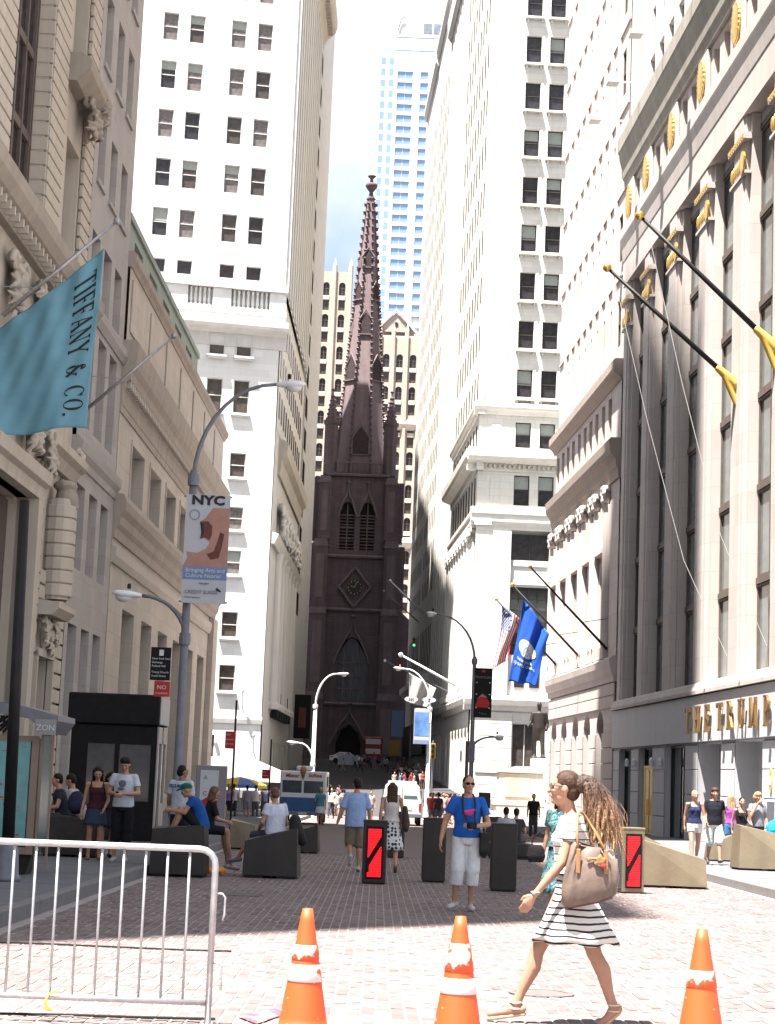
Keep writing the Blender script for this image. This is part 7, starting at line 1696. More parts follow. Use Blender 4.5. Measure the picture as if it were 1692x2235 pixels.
def dots(name, ca, cb, sc, thr):
    m_ = D.materials.new(name); m_.use_nodes = True; t = m_.node_tree; p = t.nodes['Principled BSDF']; p.inputs['Roughness'].default_value = .85
    c = t.nodes.new('ShaderNodeTexCoord'); v = t.nodes.new('ShaderNodeTexVoronoi'); v.inputs['Scale'].default_value = sc; v.inputs['Randomness'].default_value = .45; t.links.new(c.outputs['Object'], v.inputs['Vector'])
    k = t.nodes.new('ShaderNodeMath'); k.operation = 'LESS_THAN'; k.inputs[1].default_value = thr; t.links.new(v.outputs['Distance'], k.inputs[0])
    mx = t.nodes.new('ShaderNodeMix'); mx.data_type = 'RGBA'; mx.inputs[6].default_value = (*ca, 1); mx.inputs[7].default_value = (*cb, 1); t.links.new(k.outputs[0], mx.inputs[0]); t.links.new(mx.outputs[2], p.inputs['Base Color']); M[name] = m_
dots('polka', (.60, .58, .55), (.02, .022, .05), 13, .40); mat('teal_print', (.03, .12, .16), .85, .1, 9)
t = M['teal_print'].node_tree; r = [n for n in t.nodes if n.type == 'VALTORGB'][0]; r.color_ramp.interpolation = 'CONSTANT'; n = [n for n in t.nodes if n.type == 'TEX_NOISE'][0]; n.inputs['Scale'].default_value = 8; n.inputs['Distortion'].default_value = 2.5
r.color_ramp.elements[0].position = 0; r.color_ramp.elements[1].position = .45
for q_, c_ in ((.40, (.02, .03, .10, 1)), (.52, (.25, .34, .20, 1)), (.57, (.03, .16, .20, 1)), (.64, (.02, .02, .06, 1))): e_ = r.color_ramp.elements.new(q_); e_.color = c_
mat('hair_ombre', (.05, .028, .018), .45, .4, 25, .6, bscale=70)
m_ = M['hair_ombre']; t = m_.node_tree; p = t.nodes['Principled BSDF']; c = t.nodes.new('ShaderNodeTexCoord'); s_ = t.nodes.new('ShaderNodeSeparateXYZ'); n = t.nodes.new('ShaderNodeTexNoise'); n.inputs['Scale'].default_value = 9; n.inputs['Detail'].default_value = 6
mp = t.nodes.new('ShaderNodeMapping'); mp.inputs['Scale'].default_value = (7, 7, .45); t.links.new(c.outputs['Object'], mp.inputs[0]); t.links.new(mp.outputs[0], n.inputs['Vector'])
t.links.new(c.outputs['Object'], s_.inputs[0]); a = t.nodes.new('ShaderNodeMath'); a.operation = 'MULTIPLY_ADD'; a.inputs[1].default_value = .45; t.links.new(n.outputs['Fac'], a.inputs[0]); t.links.new(s_.outputs['Z'], a.inputs[2])
r = t.nodes.new('ShaderNodeValToRGB'); r.color_ramp.elements[0].position = .0; r.color_ramp.elements[1].position = 1.0
mr = t.nodes.new('ShaderNodeMapRange'); mr.inputs[1].default_value = 1.42; mr.inputs[2].default_value = 1.86; t.links.new(a.outputs[0], mr.inputs[0]); t.links.new(mr.outputs[0], r.inputs['Fac'])
r.color_ramp.elements[0].color = (.42, .25, .12, 1); r.color_ramp.elements[1].color = (.05, .03, .024, 1); e_ = r.color_ramp.elements.new(.45); e_.color = (.20, .11, .065, 1)
t.links.new(r.outputs[0], p.inputs['Base Color'])

# --- woman in the striped dress, striding left
Yw = 12.85; pw = gp(1238, Yw)
hero_pose = dict(pel=(0, -.02, .98), waist=(0, -.01, 1.09), chest=(0, .0, 1.27), neck=(0, .01, 1.46), head=(0, .06, 1.63),
    sL=(-.165, .0, 1.41), eL=(-.215, .085, 1.12), wL=(-.20, .26, .905), hL=(-.17, .37, .74), sR=(.165, .01, 1.41), eR=(.20, -.08, 1.14), wR=(.18, -.02, .92),
    hipR=(.085, .0, .95), kR=(.075, .215, .50), aR=(.07, .355, .12), tR=(.075, .53, .055), hipL=(-.085, -.02, .95), kL=(-.08, -.17, .50), aL=(-.085, -.31, .145), tL=(-.09, -.215, .03))
Wm = person(pw, math.pi / 2, 1.70, 'woman in a black-and-white striped dress with a long brown ponytail striding left in the foreground', hero_pose,
    ('tee', 'dress_top', .06, .50), ('skirt', 'dress_skirt', .575, .165, (0, -.03), 7), None, ('short', 'hair_brown'), 'skin', 'hero', True, rad(-4), rad(2), glasses='frame_brown')
k = 1.70 / 1.75
b = Blob()
def hp(*v): return Vector(v) * k
b.chain([hp(0, -.03, 1.66), hp(0, -.085, 1.69), hp(.0, -.125, 1.68), hp(.0, -.165, 1.60), hp(.0, -.195, 1.47), hp(.0, -.205, 1.36), hp(0, -.205, 1.25)], [.07, .042, .045, .060, .070, .058, .02], 14)
rnd = random.Random(4)
for i in range(44):
    x0, y0 = rnd.uniform(-.055, .055), rnd.uniform(-.055, .05); ph = rnd.uniform(0, 6); am = rnd.uniform(.01, .03); ez = rnd.uniform(1.17, 1.38); sp = rnd.uniform(.8, 1.7)
    pts = []
    for j in range(8):
        f = j / 7; z = 1.66 + (ez - 1.66) * f; pts.append(hp(x0 * (1 + f * sp) + am * math.sin(5 * f + ph), -.125 - .085 * math.sin(f * 1.6) + y0 * (1 + f * sp * .9) + am * math.cos(6 * f + ph), z))
    b.chain(pts, [.014, .017, .019, .019, .018, .016, .013, .008], 7)
b.fuse('ponytail', 'hair_ombre', Wm, None, .006, 3)
mb = MB()
for i in range(420):
    x0, y0 = rnd.uniform(-.09, .09), rnd.uniform(-.09, .07); ph = rnd.uniform(0, 6); am = rnd.uniform(.01, .035); ez = rnd.uniform(1.14, 1.45); pts = []
    for j in range(8):
        f = j / 7; z = 1.68 + (ez - 1.68) * f; pts.append(hp(x0 * (.5 + 1.4 * f) + am * math.sin(5 * f + ph), -.125 - .085 * math.sin(f * 1.6) + y0 * (.5 + 1.5 * f) + am * math.cos(6 * f + ph), z))
    mb.tube(pts, [.0016] * 6 + [.0012, .0005], 3)
mb.build('loose_hair', 'hair_ombre', Wm, None, True)['kind'] = 'stuff'
mb = MB(); mb.loft([[hp(.036 * math.cos(a), -.078 + .012 * q + .036 * math.sin(a) * .2, 1.69 + .045 * math.sin(a)) for a in [i * .5236 for i in range(12)]] for q in (-1, 1)]); mb.build('hair_tie', 'black_rubber', Wm)
for s_, (an, to) in (('R', ((.07, .355, .12), (.075, .53, .055))), ('L', ((-.085, -.31, .145), (-.09, -.215, .03)))):    # strappy sandals
    an, to = hp(*an), hp(*to); c = Blob(); hl = an + (an - to).normalized() * .05 - Vector((0, 0, .075)); c.cap(hl, to - Vector((0, 0, .03)), .030, .034, 10, (1, .45)); c.fuse('sandal', flat((.50, .34, .20), .6), Wm, None, .009, 2)
    mb = MB(); n_ = 14
    for zz, rr in ((-.02, .040), (.02, .041)): mb.tube([an + Vector((rr * math.cos(i * 2 * math.pi / n_), rr * math.sin(i * 2 * math.pi / n_), zz)) for i in range(n_ + 1)], .006, 6)
    mb.build('ankle_strap', flat((.60, .50, .38), .6), Wm)
mb = MB(); q = hp(-.20, .26, .905); mb.tube([q + Vector((.03 * math.cos(i * .5236), .03 * math.sin(i * .5236), .01)) for i in range(13)], .004, 6); mb.build('bracelet', flat((.6, .55, .5), .3), Wm)
# her shoulder bag, hanging on the near side
bg_ = empty('shoulder_bag', pw + Vector((.10, -.265, 0)), 'large taupe shoulder bag with tan straps hanging behind the striped dress', 'bag')
mat('bag_taupe', (.15, .108, .09), .42, .35, 5, .5, bscale=7); mat('bag_brown', (.10, .05, .038), .45, .2, 8); mat('bag_tan', (.29, .155, .065), .5, .15, 10)
b = Blob(); rr = []
for z, hw_, d in ((.835, .16, .05), (.87, .185, .068), (.97, .19, .08), (1.08, .165, .07), (1.17, .125, .045), (1.20, .10, .025)):
    rr.append([(hw_ * math.copysign(abs(math.cos(a)) ** .6, math.cos(a)) + .05 * math.sin(6 * a + z * 9) * (z - .8) + .05 * (z - .98), d * math.copysign(abs(math.sin(a)) ** .7, math.sin(a)) + (.004 + .05 * max(0, z - .9)) * math.cos(11 * a + 2 * z), z + (.045 * math.cos(a) if z < 1.1 else -.03 * math.cos(a)) + .01 * math.sin(3 * a + z * 20)) for a in [i * 2 * math.pi / 36 for i in range(36)]])
b.loft(rr); b.build('body', 'bag_taupe', bg_, None, True)
b = MB(); b.loft([[(x * 1.02, y * 1.06, z - .004 + dz) for x, y, z in rr[0]] for dz in (0, .075)]); b.build('base_trim', 'bag_brown', bg_, None, True)
for s_ in (-.11, .12):
    b = MB(); b.box(s_ * .8 - .014, s_ * .8 + .014, -.085, -.07, 1.03, 1.19, bev=.004); b.build('strap_tab', 'bag_tan', bg_)
b = MB(); b.tube([(-.09, -.05, 1.18), (-.095, -.01, 1.30), (-.085, .06, 1.405), (-.07, .11, 1.43), (-.04, .13, 1.42), (.03, .05, 1.31), (.095, -.04, 1.18)], .009, 8); b.build('strap', 'bag_tan', bg_, None, True)
b = Blob()
for i in range(7): b.ball((.03 + rnd.uniform(-.05, .06), -.085, 1.12 + rnd.uniform(-.025, .03)), (.015, .012, .015), 8)
b.cap((-.03, -.085, 1.13), (.09, -.085, 1.13), .010, .010); b.fuse('charm', 'bag_tan', bg_, None, .009, 1)
b = MB(); b.ball((.08, -.095, 1.085), (.02, .01, .016), 8); b.build('charm_tag', 'print_red', bg_)

# --- man in the blue T-shirt walking towards the camera
pm = gp(1014, 25.3)
man_pose = dict(eR=(.285, -.02, 1.14), wR=(.345, .05, .90), hR=(.37, .10, .75), eL=(-.275, .02, 1.12), wL=(-.085, .235, 1.095), hL=(.02, .29, 1.10), kR=(.115, .07, .50), aR=(.14, .0, .11), tR=(.215, .12, .05), kL=(-.085, .04, .50), aL=(-.075, -.02, .09), tL=(-.085, .13, .035), hipR=(.092, 0, .93), hipL=(-.088, 0, .93))
Mn = person(pm, math.pi + rad(4), 1.80, 'man in a blue T-shirt and white shorts with sunglasses and a camera, walking forward', man_pose, ('tee', cloth((.015, .10, .40)), -.02, .62), ('shorts', cloth((.60, .60, .62)), 1.42, 1.12), flat((.45, .44, .44), .6), ('crop', 'hair_dark'), 'skin_tan', 'mid', False, rad(8), 0, glasses='black_paint')
k2 = 1.80 / 1.75
b = Blob(); b.ball((0, .150 * k2, 1.26 * k2), (.085, .012, .045)); b.cap((-.08, .148 * k2, 1.30 * k2), (.06, .150 * k2, 1.27 * k2), .02, .022); b.fuse('shirt_print', cloth((.50, .06, .20)), Mn, None, .01, 1)
RotM = Matrix.Rotation(math.pi + rad(4), 3, 'Z'); LM = lambda *v: pm + RotM @ (Vector(v) * k2)
cm = empty('camera', LM(-.02, .34, 1.10), 'black camera on a neck strap in the hand of the man in blue', 'camera', rz=math.pi + rad(4))
mb = MB(); mb.box(-.065, .065, -.03, .03, -.04, .045, bev=.01); mb.build('body', 'black_paint', cm); mb = MB(); mb.lathe([(.033, 0), (.036, .01), (.034, .05), (.02, .052)], 14); o = mb.build('lens', 'black_metal', cm); o.rotation_euler = (-math.pi / 2, 0, 0); o.location = (0, .03, 0)
mb = MB(); q = lambda *v: Vector(v) * k2 - Vector((-.02, .34, 1.10)) * k2
for s_ in (-1, 1): mb.tube([q(s_ * .04 - .02, .33, 1.13), q(s_ * .075, .17, 1.26), q(s_ * .085, .115, 1.40), q(s_ * .07, -.02, 1.495), q(0, -.08, 1.50)], .013, 6)
mb.build('neck_strap', 'black_rubber', cm)
bg2 = empty('hip_bag', LM(-.215, .10, .78), 'black shoulder bag at the hip of the man in blue', 'bag', rz=math.pi + rad(4)); b = Blob(); b.box(-.06, .06, -.10, .10, -.02, .24); b.ball((0, 0, .0), (.065, .1, .1)); b.fuse('body', 'black_rubber', bg2, None, .014, 4)
mb = MB(); mb.tube([(0, .0, .22), (.02, .0, .45), (.06, -.08, .62)], .014, 6); mb.build('strap', 'black_rubber', bg2)
# --- woman in the teal print dress behind
pt2 = gp(1218, 23.5)
person(pt2, rad(140), 1.66, 'woman in a teal printed dress half hidden behind the striped dress', dict(eL=(-.22, .02, 1.13), wL=(-.20, .14, .93)), ('tee', 'teal_print', .02, .6), ('skirt', 'teal_print', .40, .12), 'black_rubber', ('mid', 'hair_dark'), 'skin_tan', 'mid', True)
o = Blob(); o.tor([(0, 0, -.11, .09, .04), (0, 0, -.04, .12, .06), (0, 0, .06, .10, .05), (0, 0, .10, .07, .03)]); o.chain([(-.06, 0, .09), (-.03, 0, .2), (.05, 0, .26)], [.012, .012, .012]); q = o.fuse('black_handbag', cloth((.012, .011, .012)), None, None, .011, 2); q.location = at(1170, 1862, 23.1); tag(q, 'black handbag carried in front of the teal printed dress', 'bag')
# --- couple walking away
pc = gp(772, 36.3)
person(pc, rad(6), 1.80, 'man in a pale blue shirt and khaki shorts walking away beside the polka-dot skirt', dict(WALK, eL=(-.27, -.02, 1.13), wL=(-.34, .02, .90), eR=(.25, -.02, 1.13), wR=(.27, .05, .90), kL=(-.09, .10, .52), aL=(-.09, -.22, .30), tL=(-.09, -.16, .14), kR=(.09, .08, .50), aR=(.09, .03, .09), tR=(.10, .18, .03)), ('shirt', cloth((.26, .36, .58)), -.13, .85), ('shorts', cloth((.21, .165, .125)), 1.10, 1.15), flat((.40, .39, .40), .7), ('short', 'hair_dark'), 'skin_tan', 'mid', False, rad(15), 0, fat=1.14)
pc2 = gp(850, 36.8)
person(pc2, rad(4), 1.74, 'long-haired woman in a white top and polka-dot skirt walking away behind the lit bollard', WALK2, ('tank', cloth((.58, .52, .48)), .02), ('skirt', 'polka', .44, .10), flat((.24, .14, .10), .6), ('long', 'hair_brown'), 'skin_tan', 'mid', True)
b = Blob(); b.cap((.26, -.04, 1.25), (.29, -.02, .95), .05, .085); b.ball((.29, -.02, .90), (.07, .11, .12)); o = b.fuse('brown_tote', flat((.05, .03, .028), .6), None, None, .014, 2); o.location = pc2; tag(o, 'dark brown bag on the shoulder of the woman in the polka-dot skirt', 'bag')
# --- seated on the blocks
ps = gp(597, 32.75)
person(ps, rad(38), 1.78, 'man in a white T-shirt seated with his back turned on a bronze block', dict(SIT(.62, .40, .66, .18, .13, .04), eR=(.25, .06, .92), wR=(.16, .26, .80), eL=(-.25, .04, .92), wL=(-.16, .26, .80), kL=(-.22, .38, .68), aL=(-.36, .58, .30), tL=(-.44, .70, .24)), ('tee', cloth((.50, .52, .60)), -.10, .55), ('shorts', cloth((.05, .05, .07)), 1.0), flat((.16, .17, .22), .6), ('crop', 'hair_red'), 'skin_tan', 'mid', False, rad(-5), rad(-4), fat=1.08)
b = Blob(); b.cap((.0, 0, .34), (.04, 0, .10), .10, .14); b.cap((.06, 0, .10), (.14, .05, -.02), .12, .09); o = b.fuse('black_jacket', 'black_rubber', None, None, .016, 3); o.location = ps + Vector((.33, -.02, .66)); tag(o, 'black jacket hung beside the man seated on the bronze block', 'jacket')
pg = gp(432, 32.1)
person(pg + Vector((0, .1, 0)), rad(92), 1.76, 'man in a green cap and blue T-shirt hunched on a bronze block, knees up', dict(SIT(.72, .36, 1.12, .62, .10, .16), head=(0, .27, 1.43), neck=(0, .17, 1.33), chest=(0, .09, 1.17), sR=(.17, .15, 1.28), sL=(-.17, .15, 1.28), eR=(.2, .30, 1.06), eL=(-.22, .28, 1.05), wR=(.08, .50, 1.10), wL=(-.08, .50, 1.08), kR=(.10, .37, 1.11), kL=(-.14, .34, 1.12), aR=(.09, .52, .72), tR=(.1, .68, .66), aL=(-.13, .47, .72), tL=(-.14, .63, .66)), ('tee', cloth((.012, .07, .26)), -.06, .5), ('shorts', cloth((.015, .015, .018)), .82), flat((.30, .30, .32), .6), ('cap', cloth((.01, .11, .07))), 'skin_tan', 'mid', False, 0, rad(-20))
pr = gp(446, 33.4)
person(pr, rad(-70), 1.62, 'red-haired person in black seated behind the man in the green cap', dict(SIT(.74, .38, .80, .1, .12, .08)), ('tee', cloth((.015, .015, .018)), -.06, .8), ('shorts', cloth((.015, .015, .018)), .85), flat((.34, .33, .34), .6), ('mid', 'hair_red'), 'skin', 'mid', True, 0, rad(-10))
# --- left pavement group
pq = gp(388, 34.6, .15)
G1 = person(pq, rad(-12), 1.74, 'security man in a white shirt, back turned, next to the black booth', None, ('shirt', cloth((.44, .47, .52)), -.12, .75), ('pants', cloth((.02, .022, .03))), 'black_rubber', ('short', 'hair_dark'), 'skin_dark', 'mid', False, rad(-40), 0, fat=1.08)
text('SECURITY', .075, 'truck_blue', G1, (-.19, -.155, 1.33), align='LEFT', sx=.95, bold=.004)
pq = gp(262, 33.0, .15)
person(pq, rad(175), 1.82, 'young man in a white T-shirt and black trousers looking down at his hands', dict(eR=(.25, .02, 1.15), wR=(.08, .22, 1.13), eL=(-.25, .02, 1.15), wL=(-.05, .24, 1.14), aR=(.12, -.02, .085), aL=(-.09, .05, .085), tL=(-.12, .2, .03)), ('tee', cloth((.47, .49, .54)), -.05, .6), ('shorts', cloth((.012, .012, .014)), 1.45, 1.15), flat((.42, .42, .44), .6), ('bushy', 'hair_dark'), 'skin_tan', 'mid', False, 0, rad(-24))
o = MB(); o.ball((0, .165, 1.36), (.07, .012, .06), 12); o.ball((.02, .166, 1.27), (.06, .01, .025), 12); pr_ = o.build('shirt_print', cloth((.12, .13, .17)), D.objects[[x.name for x in D.objects if x.get('label', '').startswith('young man in a white T-shirt')][0]])
mb = MB(); mb.box(-.036, .036, -.005, .005, -.065, .065, bev=.003); o = mb.build('phone', 'black_paint'); o.location = at(258, 1733, 32.72); o.rotation_euler = (rad(50), 0, 0); tag(o, 'phone in the hands of the young man in the white T-shirt', 'phone')
pq = gp(203, 33.2, .15)
person(pq, rad(188), 1.64, 'woman in a dark top and short denim skirt with head bowed at left', dict(eR=(.22, -.02, 1.13), wR=(.27, .05, .89), eL=(-.22, .03, 1.13), wL=(-.16, .17, .98)), ('tank', cloth((.05, .018, .022)), .0), ('skirt', cloth((.035, .05, .08)), .66, .05), flat((.18, .09, .06), .6), ('long', 'hair_dark'), 'skin_tan', 'mid', True, 0, rad(-26))
pq = gp(229, 34.4, .15)
person(pq, rad(205), 1.62, 'dark-haired woman in black leaning in between the denim skirt and the white T-shirt', dict(head=(0, .12, 1.56), neck=(0, .05, 1.42), wR=(.22, .2, .95)), ('tee', cloth((.02, .016, .018)), .0, .5), ('skirt', cloth((.02, .02, .025)), .6, .05), 'black_rubber', ('long', 'hair_dark'), 'skin_tan', 'mid', True, 0, rad(-20))
pq = gp(132, 34.7, .15)
person(pq, rad(110), 1.72, 'dark-haired man with a backpack seated at far left by the map kiosk', SIT(.62, .4, .66, .1), ('tee', cloth((.03, .035, .05)), -.06, .5), ('pants', cloth((.30, .32, .38))), 'black_rubber', ('short', 'hair_dark'), 'skin_tan', 'mid', False, 0, rad(-10))
pq = gp(172, 35.0, .15)
person(pq, rad(80), 1.72, 'person in a pinkish shirt hunched on the block at far left', dict(SIT(.62, .4, .66, .1, .12, .2)), ('shirt', cloth((.40, .33, .34)), -.06, 1.4), ('pants', cloth((.05, .05, .09))), 'black_rubber', ('short', 'hair_dark'), 'skin_tan', 'mid', False, 0, rad(-25))
b = Blob(); b.ball((0, 0, 0), (.17, .12, .22)); b.ball((0, -.06, -.06), (.13, .08, .13)); o = b.fuse('backpack', cloth((.03, .03, .06)), None, None, .018, 3); o.location = gp(160, 34.4, .15) + Vector((0, 0, .98)); tag(o, 'dark backpack between the two seated men at far left', 'backpack')
# --- five by the gilded building
five = [(1515, 44.2, 1.72, 178, WALK, ('tank', cloth((.02, .025, .07)), .0), ('shorts', cloth((.62, .61, .60)), .42), flat((.4, .3, .2), .6), ('tied', 'hair_blond'), 'skin', True, 'blonde woman in a navy top and white shorts, leftmost of the five at right', 12),
        (1558, 44.6, 1.80, 180, WALK2, ('tee', cloth((.012, .013, .02)), -.06, .6), ('shorts', cloth((.55, .62, .60)), 1.02, 1.1), flat((.05, .04, .04), .6), ('bushy', 'hair_brown'), 'skin', False, 'young man in a black T-shirt and pale shorts among the five at right', 4),
        (1594, 48.6, 1.70, 10, None, ('tank', cloth((.28, .06, .28)), .0), ('shorts', cloth((.05, .16, .35)), .6), flat((.3, .3, .3), .6), ('long', 'hair_blond'), 'skin', True, 'blonde woman seen from behind in a pink and blue top at right', 0),
        (1618, 44.4, 1.60, 186, WALK, ('tank', cloth((.014, .010, .012)), .0), ('shorts', cloth((.62, .61, .60)), .45), flat((.05, .03, .03), .6), ('tied', 'hair_dark'), 'skin', True, 'smiling woman in a black top and white shorts at right', -6),
        (1652, 45.3, 1.74, 200, dict(eR=(.25, .1, 1.16), wR=(.08, .17, 1.50), eL=(-.24, 0, 1.13), wL=(-.2, .12, .92)), ('tee', cloth((.20, .20, .22)), -.04, .6), ('shorts', cloth((.04, .04, .045)), .8), flat((.05, .05, .05), .6), ('bushy', 'hair_blond'), 'skin', False, 'person in a grey patterned T-shirt raising a hand to the face, rightmost of the five', 15)]
for (px, Y, h, rz, ps_, tp, bt, sh, hr, sk, fm, lab, hy) in five:
    person(gp(px, Y, .16), rad(rz), h, lab, ps_, tp, bt, sh, hr, sk, 'mid', fm, rad(hy), 0, group='people walking beside the gilded building')
b = Blob(); b.ball((0, 0, 0), (.13, .07, .13)); b.cap((0, 0, .1), (-.12, .05, .35), .02, .02); o = b.fuse('crossbody_bag', 'black_rubber', None, None, .014, 2); o.location = gp(1632, 44.2, .16) + Vector((0, -.1, .86)); tag(o, 'black bag at the hip of the smiling woman in black at right', 'bag')
# --- people in the middle distance
def far_person(px, Y, h, rz, tcol, bcol, lab, kind='tee', bk='shorts', hair=('short', 'hair_dark'), fem=False, pose=None, grp=None, sk='skin_tan', off=0, blen=None):
    bt = ('skirt', cloth(bcol), blen or .55, .05) if bk == 'skirt' else (bk, cloth(bcol)) + ((blen,) if blen else ())
    return person(gp(px, Y, off), rad(rz), h, lab, pose, (kind, cloth(tcol), -.05 if kind != 'tank' else 0), bt, flat((.25, .24, .25), .6), hair, sk, 'far', fem, group=grp)
far_person(474, 88, 1.76, 160, (.02, .02, .025), (.40, .38, .35), 'man in a black T-shirt with folded arms near the map stand', pose=dict(eR=(.25, .03, 1.15), wR=(.0, .2, 1.2), eL=(-.25, .03, 1.15), wL=(.0, .2, 1.18)), blen=1.0)
far_person(498, 84, 1.72, 175, (.25, .13, .32), (.015, .015, .02), 'woman in a purple top and black skirt beside the red parking sign', 'tank', 'skirt', ('mid', 'hair_blond'), True, WALK)
far_person(508, 93, 1.74, 10, (.52, .56, .62), (.05, .05, .06), 'person in a white shirt just behind the purple top', bk='pants')
far_person(537, 92, 1.70, 15, (.24, .24, .28), (.20, .20, .23), 'person in a grey T-shirt under the yellow umbrella', blen=.9)
far_person(556, 95, 1.72, 0, (.50, .50, .50), (.08, .08, .1), 'person in a white T-shirt under the yellow umbrella', bk='pants')
far_person(575, 99, 1.70, 30, (.10, .12, .2), (.05, .05, .06), 'person in navy at the edge of the yellow umbrella', bk='pants')
far_person(697, 80, 1.70, 8, (.07, .22, .28), (.52, .52, .54), 'woman in a teal top and white skirt in front of the ice-cream truck', 'tee', 'skirt', ('tied', 'hair_blond'), True, WALK, blen=.62)
far_person(722, 108, 1.78, 170, (.66, .64, .62), (.05, .05, .06), 'person in a dazzling white shirt right of the ice-cream truck', bk='pants', pose=WALK)
far_person(734, 112, 1.60, 200, (.55, .50, .48), (.4, .38, .36), 'person in pale clothes crossing behind the white shirt', pose=WALK2)
far_person(808, 104, 1.70, 190, (.5, .34, .3), (.3, .3, .32), 'person in a pinkish top between the couple walking away')
far_person(1163, 74, 1.76, 170, (.012, .012, .014), (.05, .05, .06), 'person in black by the temple steps, left of the teal dress', bk='pants')
for i, (px, Y, tc) in enumerate(((942, 92, (.45, .05, .05)), (955, 90, (.08, .05, .05)), (966, 96, (.55, .45, .42)), (978, 98, (.5, .1, .1)), (990, 101, (.55, .55, .55)))):
    far_person(px, Y, 1.68 + .03 * (i % 3), (170, 20, 200, 90, 0)[i], tc, (.2, .18, .2), ('person in a red top beside the white van', 'person in dark clothes right behind the white van', 'person in a pale pink top in the bright crossing', 'person in a red shirt in the bright crossing near the man in blue', 'person in white in the bright crossing near the man in blue')[i], pose=(WALK, None, WALK2, None, WALK)[i])
pseat = gp(1104, 47.5)
person(pseat, rad(5), 1.72, 'person in a grey-blue shirt seated with back turned beyond the dark bollard', SIT(.42, .42, .5, .05), ('tee', cloth((.30, .33, .40)), -.05, .6), ('shorts', cloth((.06, .06, .07)), .9), 'black_rubber', ('short', 'hair_dark'), 'skin_tan', 'far', False, 0, rad(-12))
person(gp(1122, 48.3), rad(-20), 1.70, 'person in dark clothes seated beside the grey-blue shirt', SIT(.42, .42, .5, .05), ('tee', cloth((.03, .03, .035)), -.05, .6), ('pants', cloth((.06, .06, .07))), 'black_rubber', ('short', 'hair_dark'), 'skin_tan', 'far')
mb = MB(); mb.box(-.55, .55, -.25, .25, .06, .41, bev=.02); mb.box(-.5, .5, -.2, .2, 0, .06); o = mb.build('low_bench', 'bronze_dark_shaded'); o.location = gp(1110, 47.9); tag(o, 'low dark bench under the two people seated beyond the bollard', 'bench')
# --- distant crowd: a few figures, each repeated with its own clothes
protos = []
tops = [(.45, .05, .05), (.55, .55, .56), (.05, .06, .1), (.12, .2, .4), (.35, .3, .28), (.02, .02, .022), (.3, .12, .3)]
for i in range(4):
    protos.append(person((0, 0, 0), 0, 1.72, 'x', (WALK, None, WALK2, dict(wR=(.12, .2, 1.1), eR=(.24, .03, 1.14)))[i], ('tee', cloth(tops[i]), -.05), (('pants', cloth((.05, .05, .06))), ('shorts', cloth((.25, .22, .2))), ('pants', cloth((.12, .12, .16))), ('shorts', cloth((.08, .08, .09))))[i], 'black_rubber', ('short', 'hair_dark'), 'skin_tan', 'far', i % 2 == 1))
CROWD = []
rnd = random.Random(21)
spots = [(rnd.uniform(858, 935), rnd.uniform(176, 214)) for _ in range(40)] + [(rnd.uniform(792, 850), rnd.uniform(222, 246)) for _ in range(14)] + [(rnd.uniform(745, 800), rnd.uniform(205, 240)) for _ in range(5)] + [(rnd.uniform(690, 760), rnd.uniform(112, 150)) for _ in range(12)] + [(rnd.uniform(930, 1010), rnd.uniform(104, 132)) for _ in range(16)]
for i, (px, Y) in enumerate(spots):
    src = protos[i % 4]; p = gp(px, Y); rz = rad(rnd.choice((0, 180, 90, 270)) + rnd.uniform(-25, 25))
    far = Y > 170
    lab = 'one of the small distant figures crowding the far street below the church' if far else 'one of the small figures on the sunlit crossing'
    grp = 'distant crowd below the church' if far else 'people on the sunlit crossing'
    if i < 4: o = src; o.location = p; o.rotation_euler = (0, 0, rz)
    else:
        o = src.copy(); COL.objects.link(o); o.location = p; o.rotation_euler = (0, 0, rz)
        CROWD.append((src, o, tops[rnd.randrange(len(tops))], (.05, .05, .06) if rnd.random() < .6 else (.3, .28, .27)))
    tag(o, lab, 'person', grp)
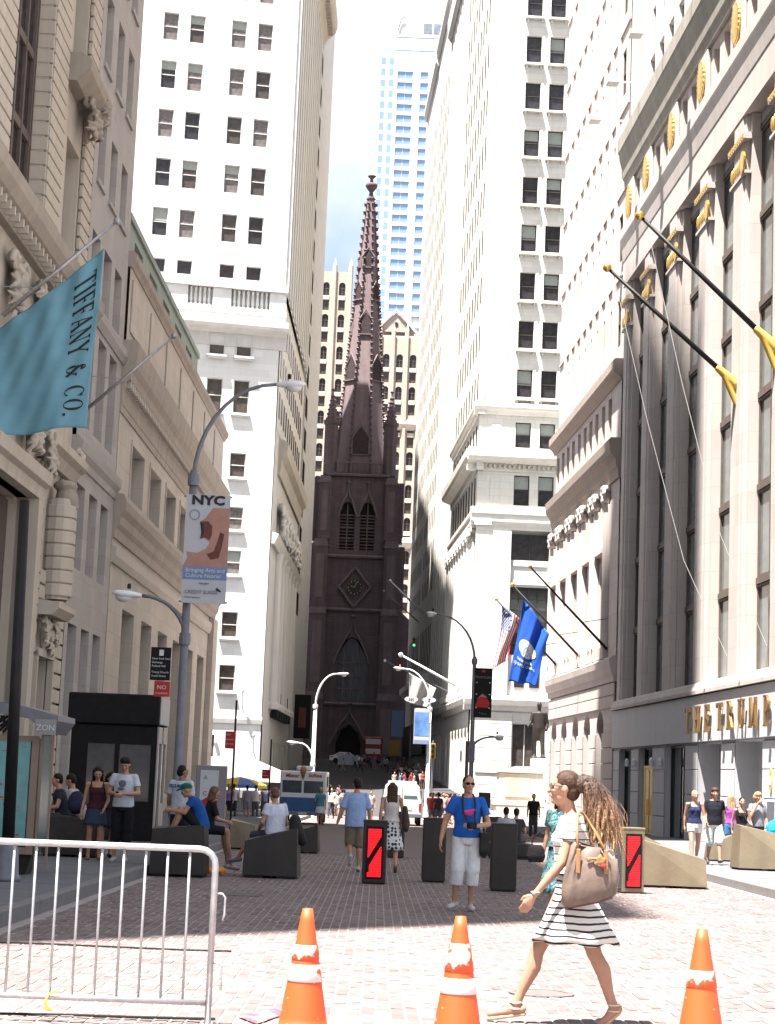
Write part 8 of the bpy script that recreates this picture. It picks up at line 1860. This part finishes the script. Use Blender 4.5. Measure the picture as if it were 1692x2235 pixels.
# ------------------------------------------------------------------ lettering to meshes
bpy.context.view_layer.update()
dg = bpy.context.evaluated_depsgraph_get()
for o in TXT:
    me = D.meshes.new_from_object(o.evaluated_get(dg)); n_ = D.objects.new('lettering', me); COL.objects.link(n_)
    n_.parent = o.parent; n_.location = o.location; n_.rotation_euler = o.rotation_euler; n_.scale = o.scale
for (o, fo, P, s0, s1, tm, h, mt, d) in TXTM:
    me = D.meshes.new_from_object(o.evaluated_get(dg)); xs = [v.co.x for v in me.vertices]; a, b = min(xs), max(xs); ys = [v.co.y for v in me.vertices]; ya, yb2 = min(ys), max(ys)
    c = Vector(fo.location)
    for v in me.vertices:
        s_ = s0 + (s1 - s0) * (v.co.x - a) / (b - a); t_ = tm - h * (v.co.y - (ya + yb2) / 2) / max(.3, yb2 - ya)
        q = P(s_, t_); v.co = Vector((q[0], q[1] - d, q[2])) - c
    me.materials.clear(); me.materials.append(M[mt]); n_ = D.objects.new('lettering', me); COL.objects.link(n_); n_.parent = fo
for o in TXT + [t[0] for t in TXTM]: D.objects.remove(o)
# ------------------------------------------------------------------ fuse the blobs
for o, vox, sm in REM:
    md = o.modifiers.new('fuse', 'REMESH'); md.mode = 'VOXEL'; md.voxel_size = vox; md.use_smooth_shade = True
    if sm:
        s2 = o.modifiers.new('soft', 'SMOOTH'); s2.factor = .5; s2.iterations = sm
dg = bpy.context.evaluated_depsgraph_get()
for o, vox, sm in REM:
    me = D.meshes.new_from_object(o.evaluated_get(dg)); me.name = o.data.name
    old = o.data
    mats = [m_ for m_ in old.materials]
    o.modifiers.clear(); o.data = me
    if not len(me.materials):
        for m_ in mats: me.materials.append(m_)
    me.polygons.foreach_set('use_smooth', [True] * len(me.polygons))
for src, o, tc, bc in CROWD:
    for ch in [c for c in src.children]:
        c = ch.copy(); COL.objects.link(c); c.parent = o
        st = ch.name.split('.')[0]
        if st in ('shirt', 'trousers', 'shorts'):
            c.material_slots[0].link = 'OBJECT'; c.material_slots[0].material = M[cloth(tc if st == 'shirt' else bc)]
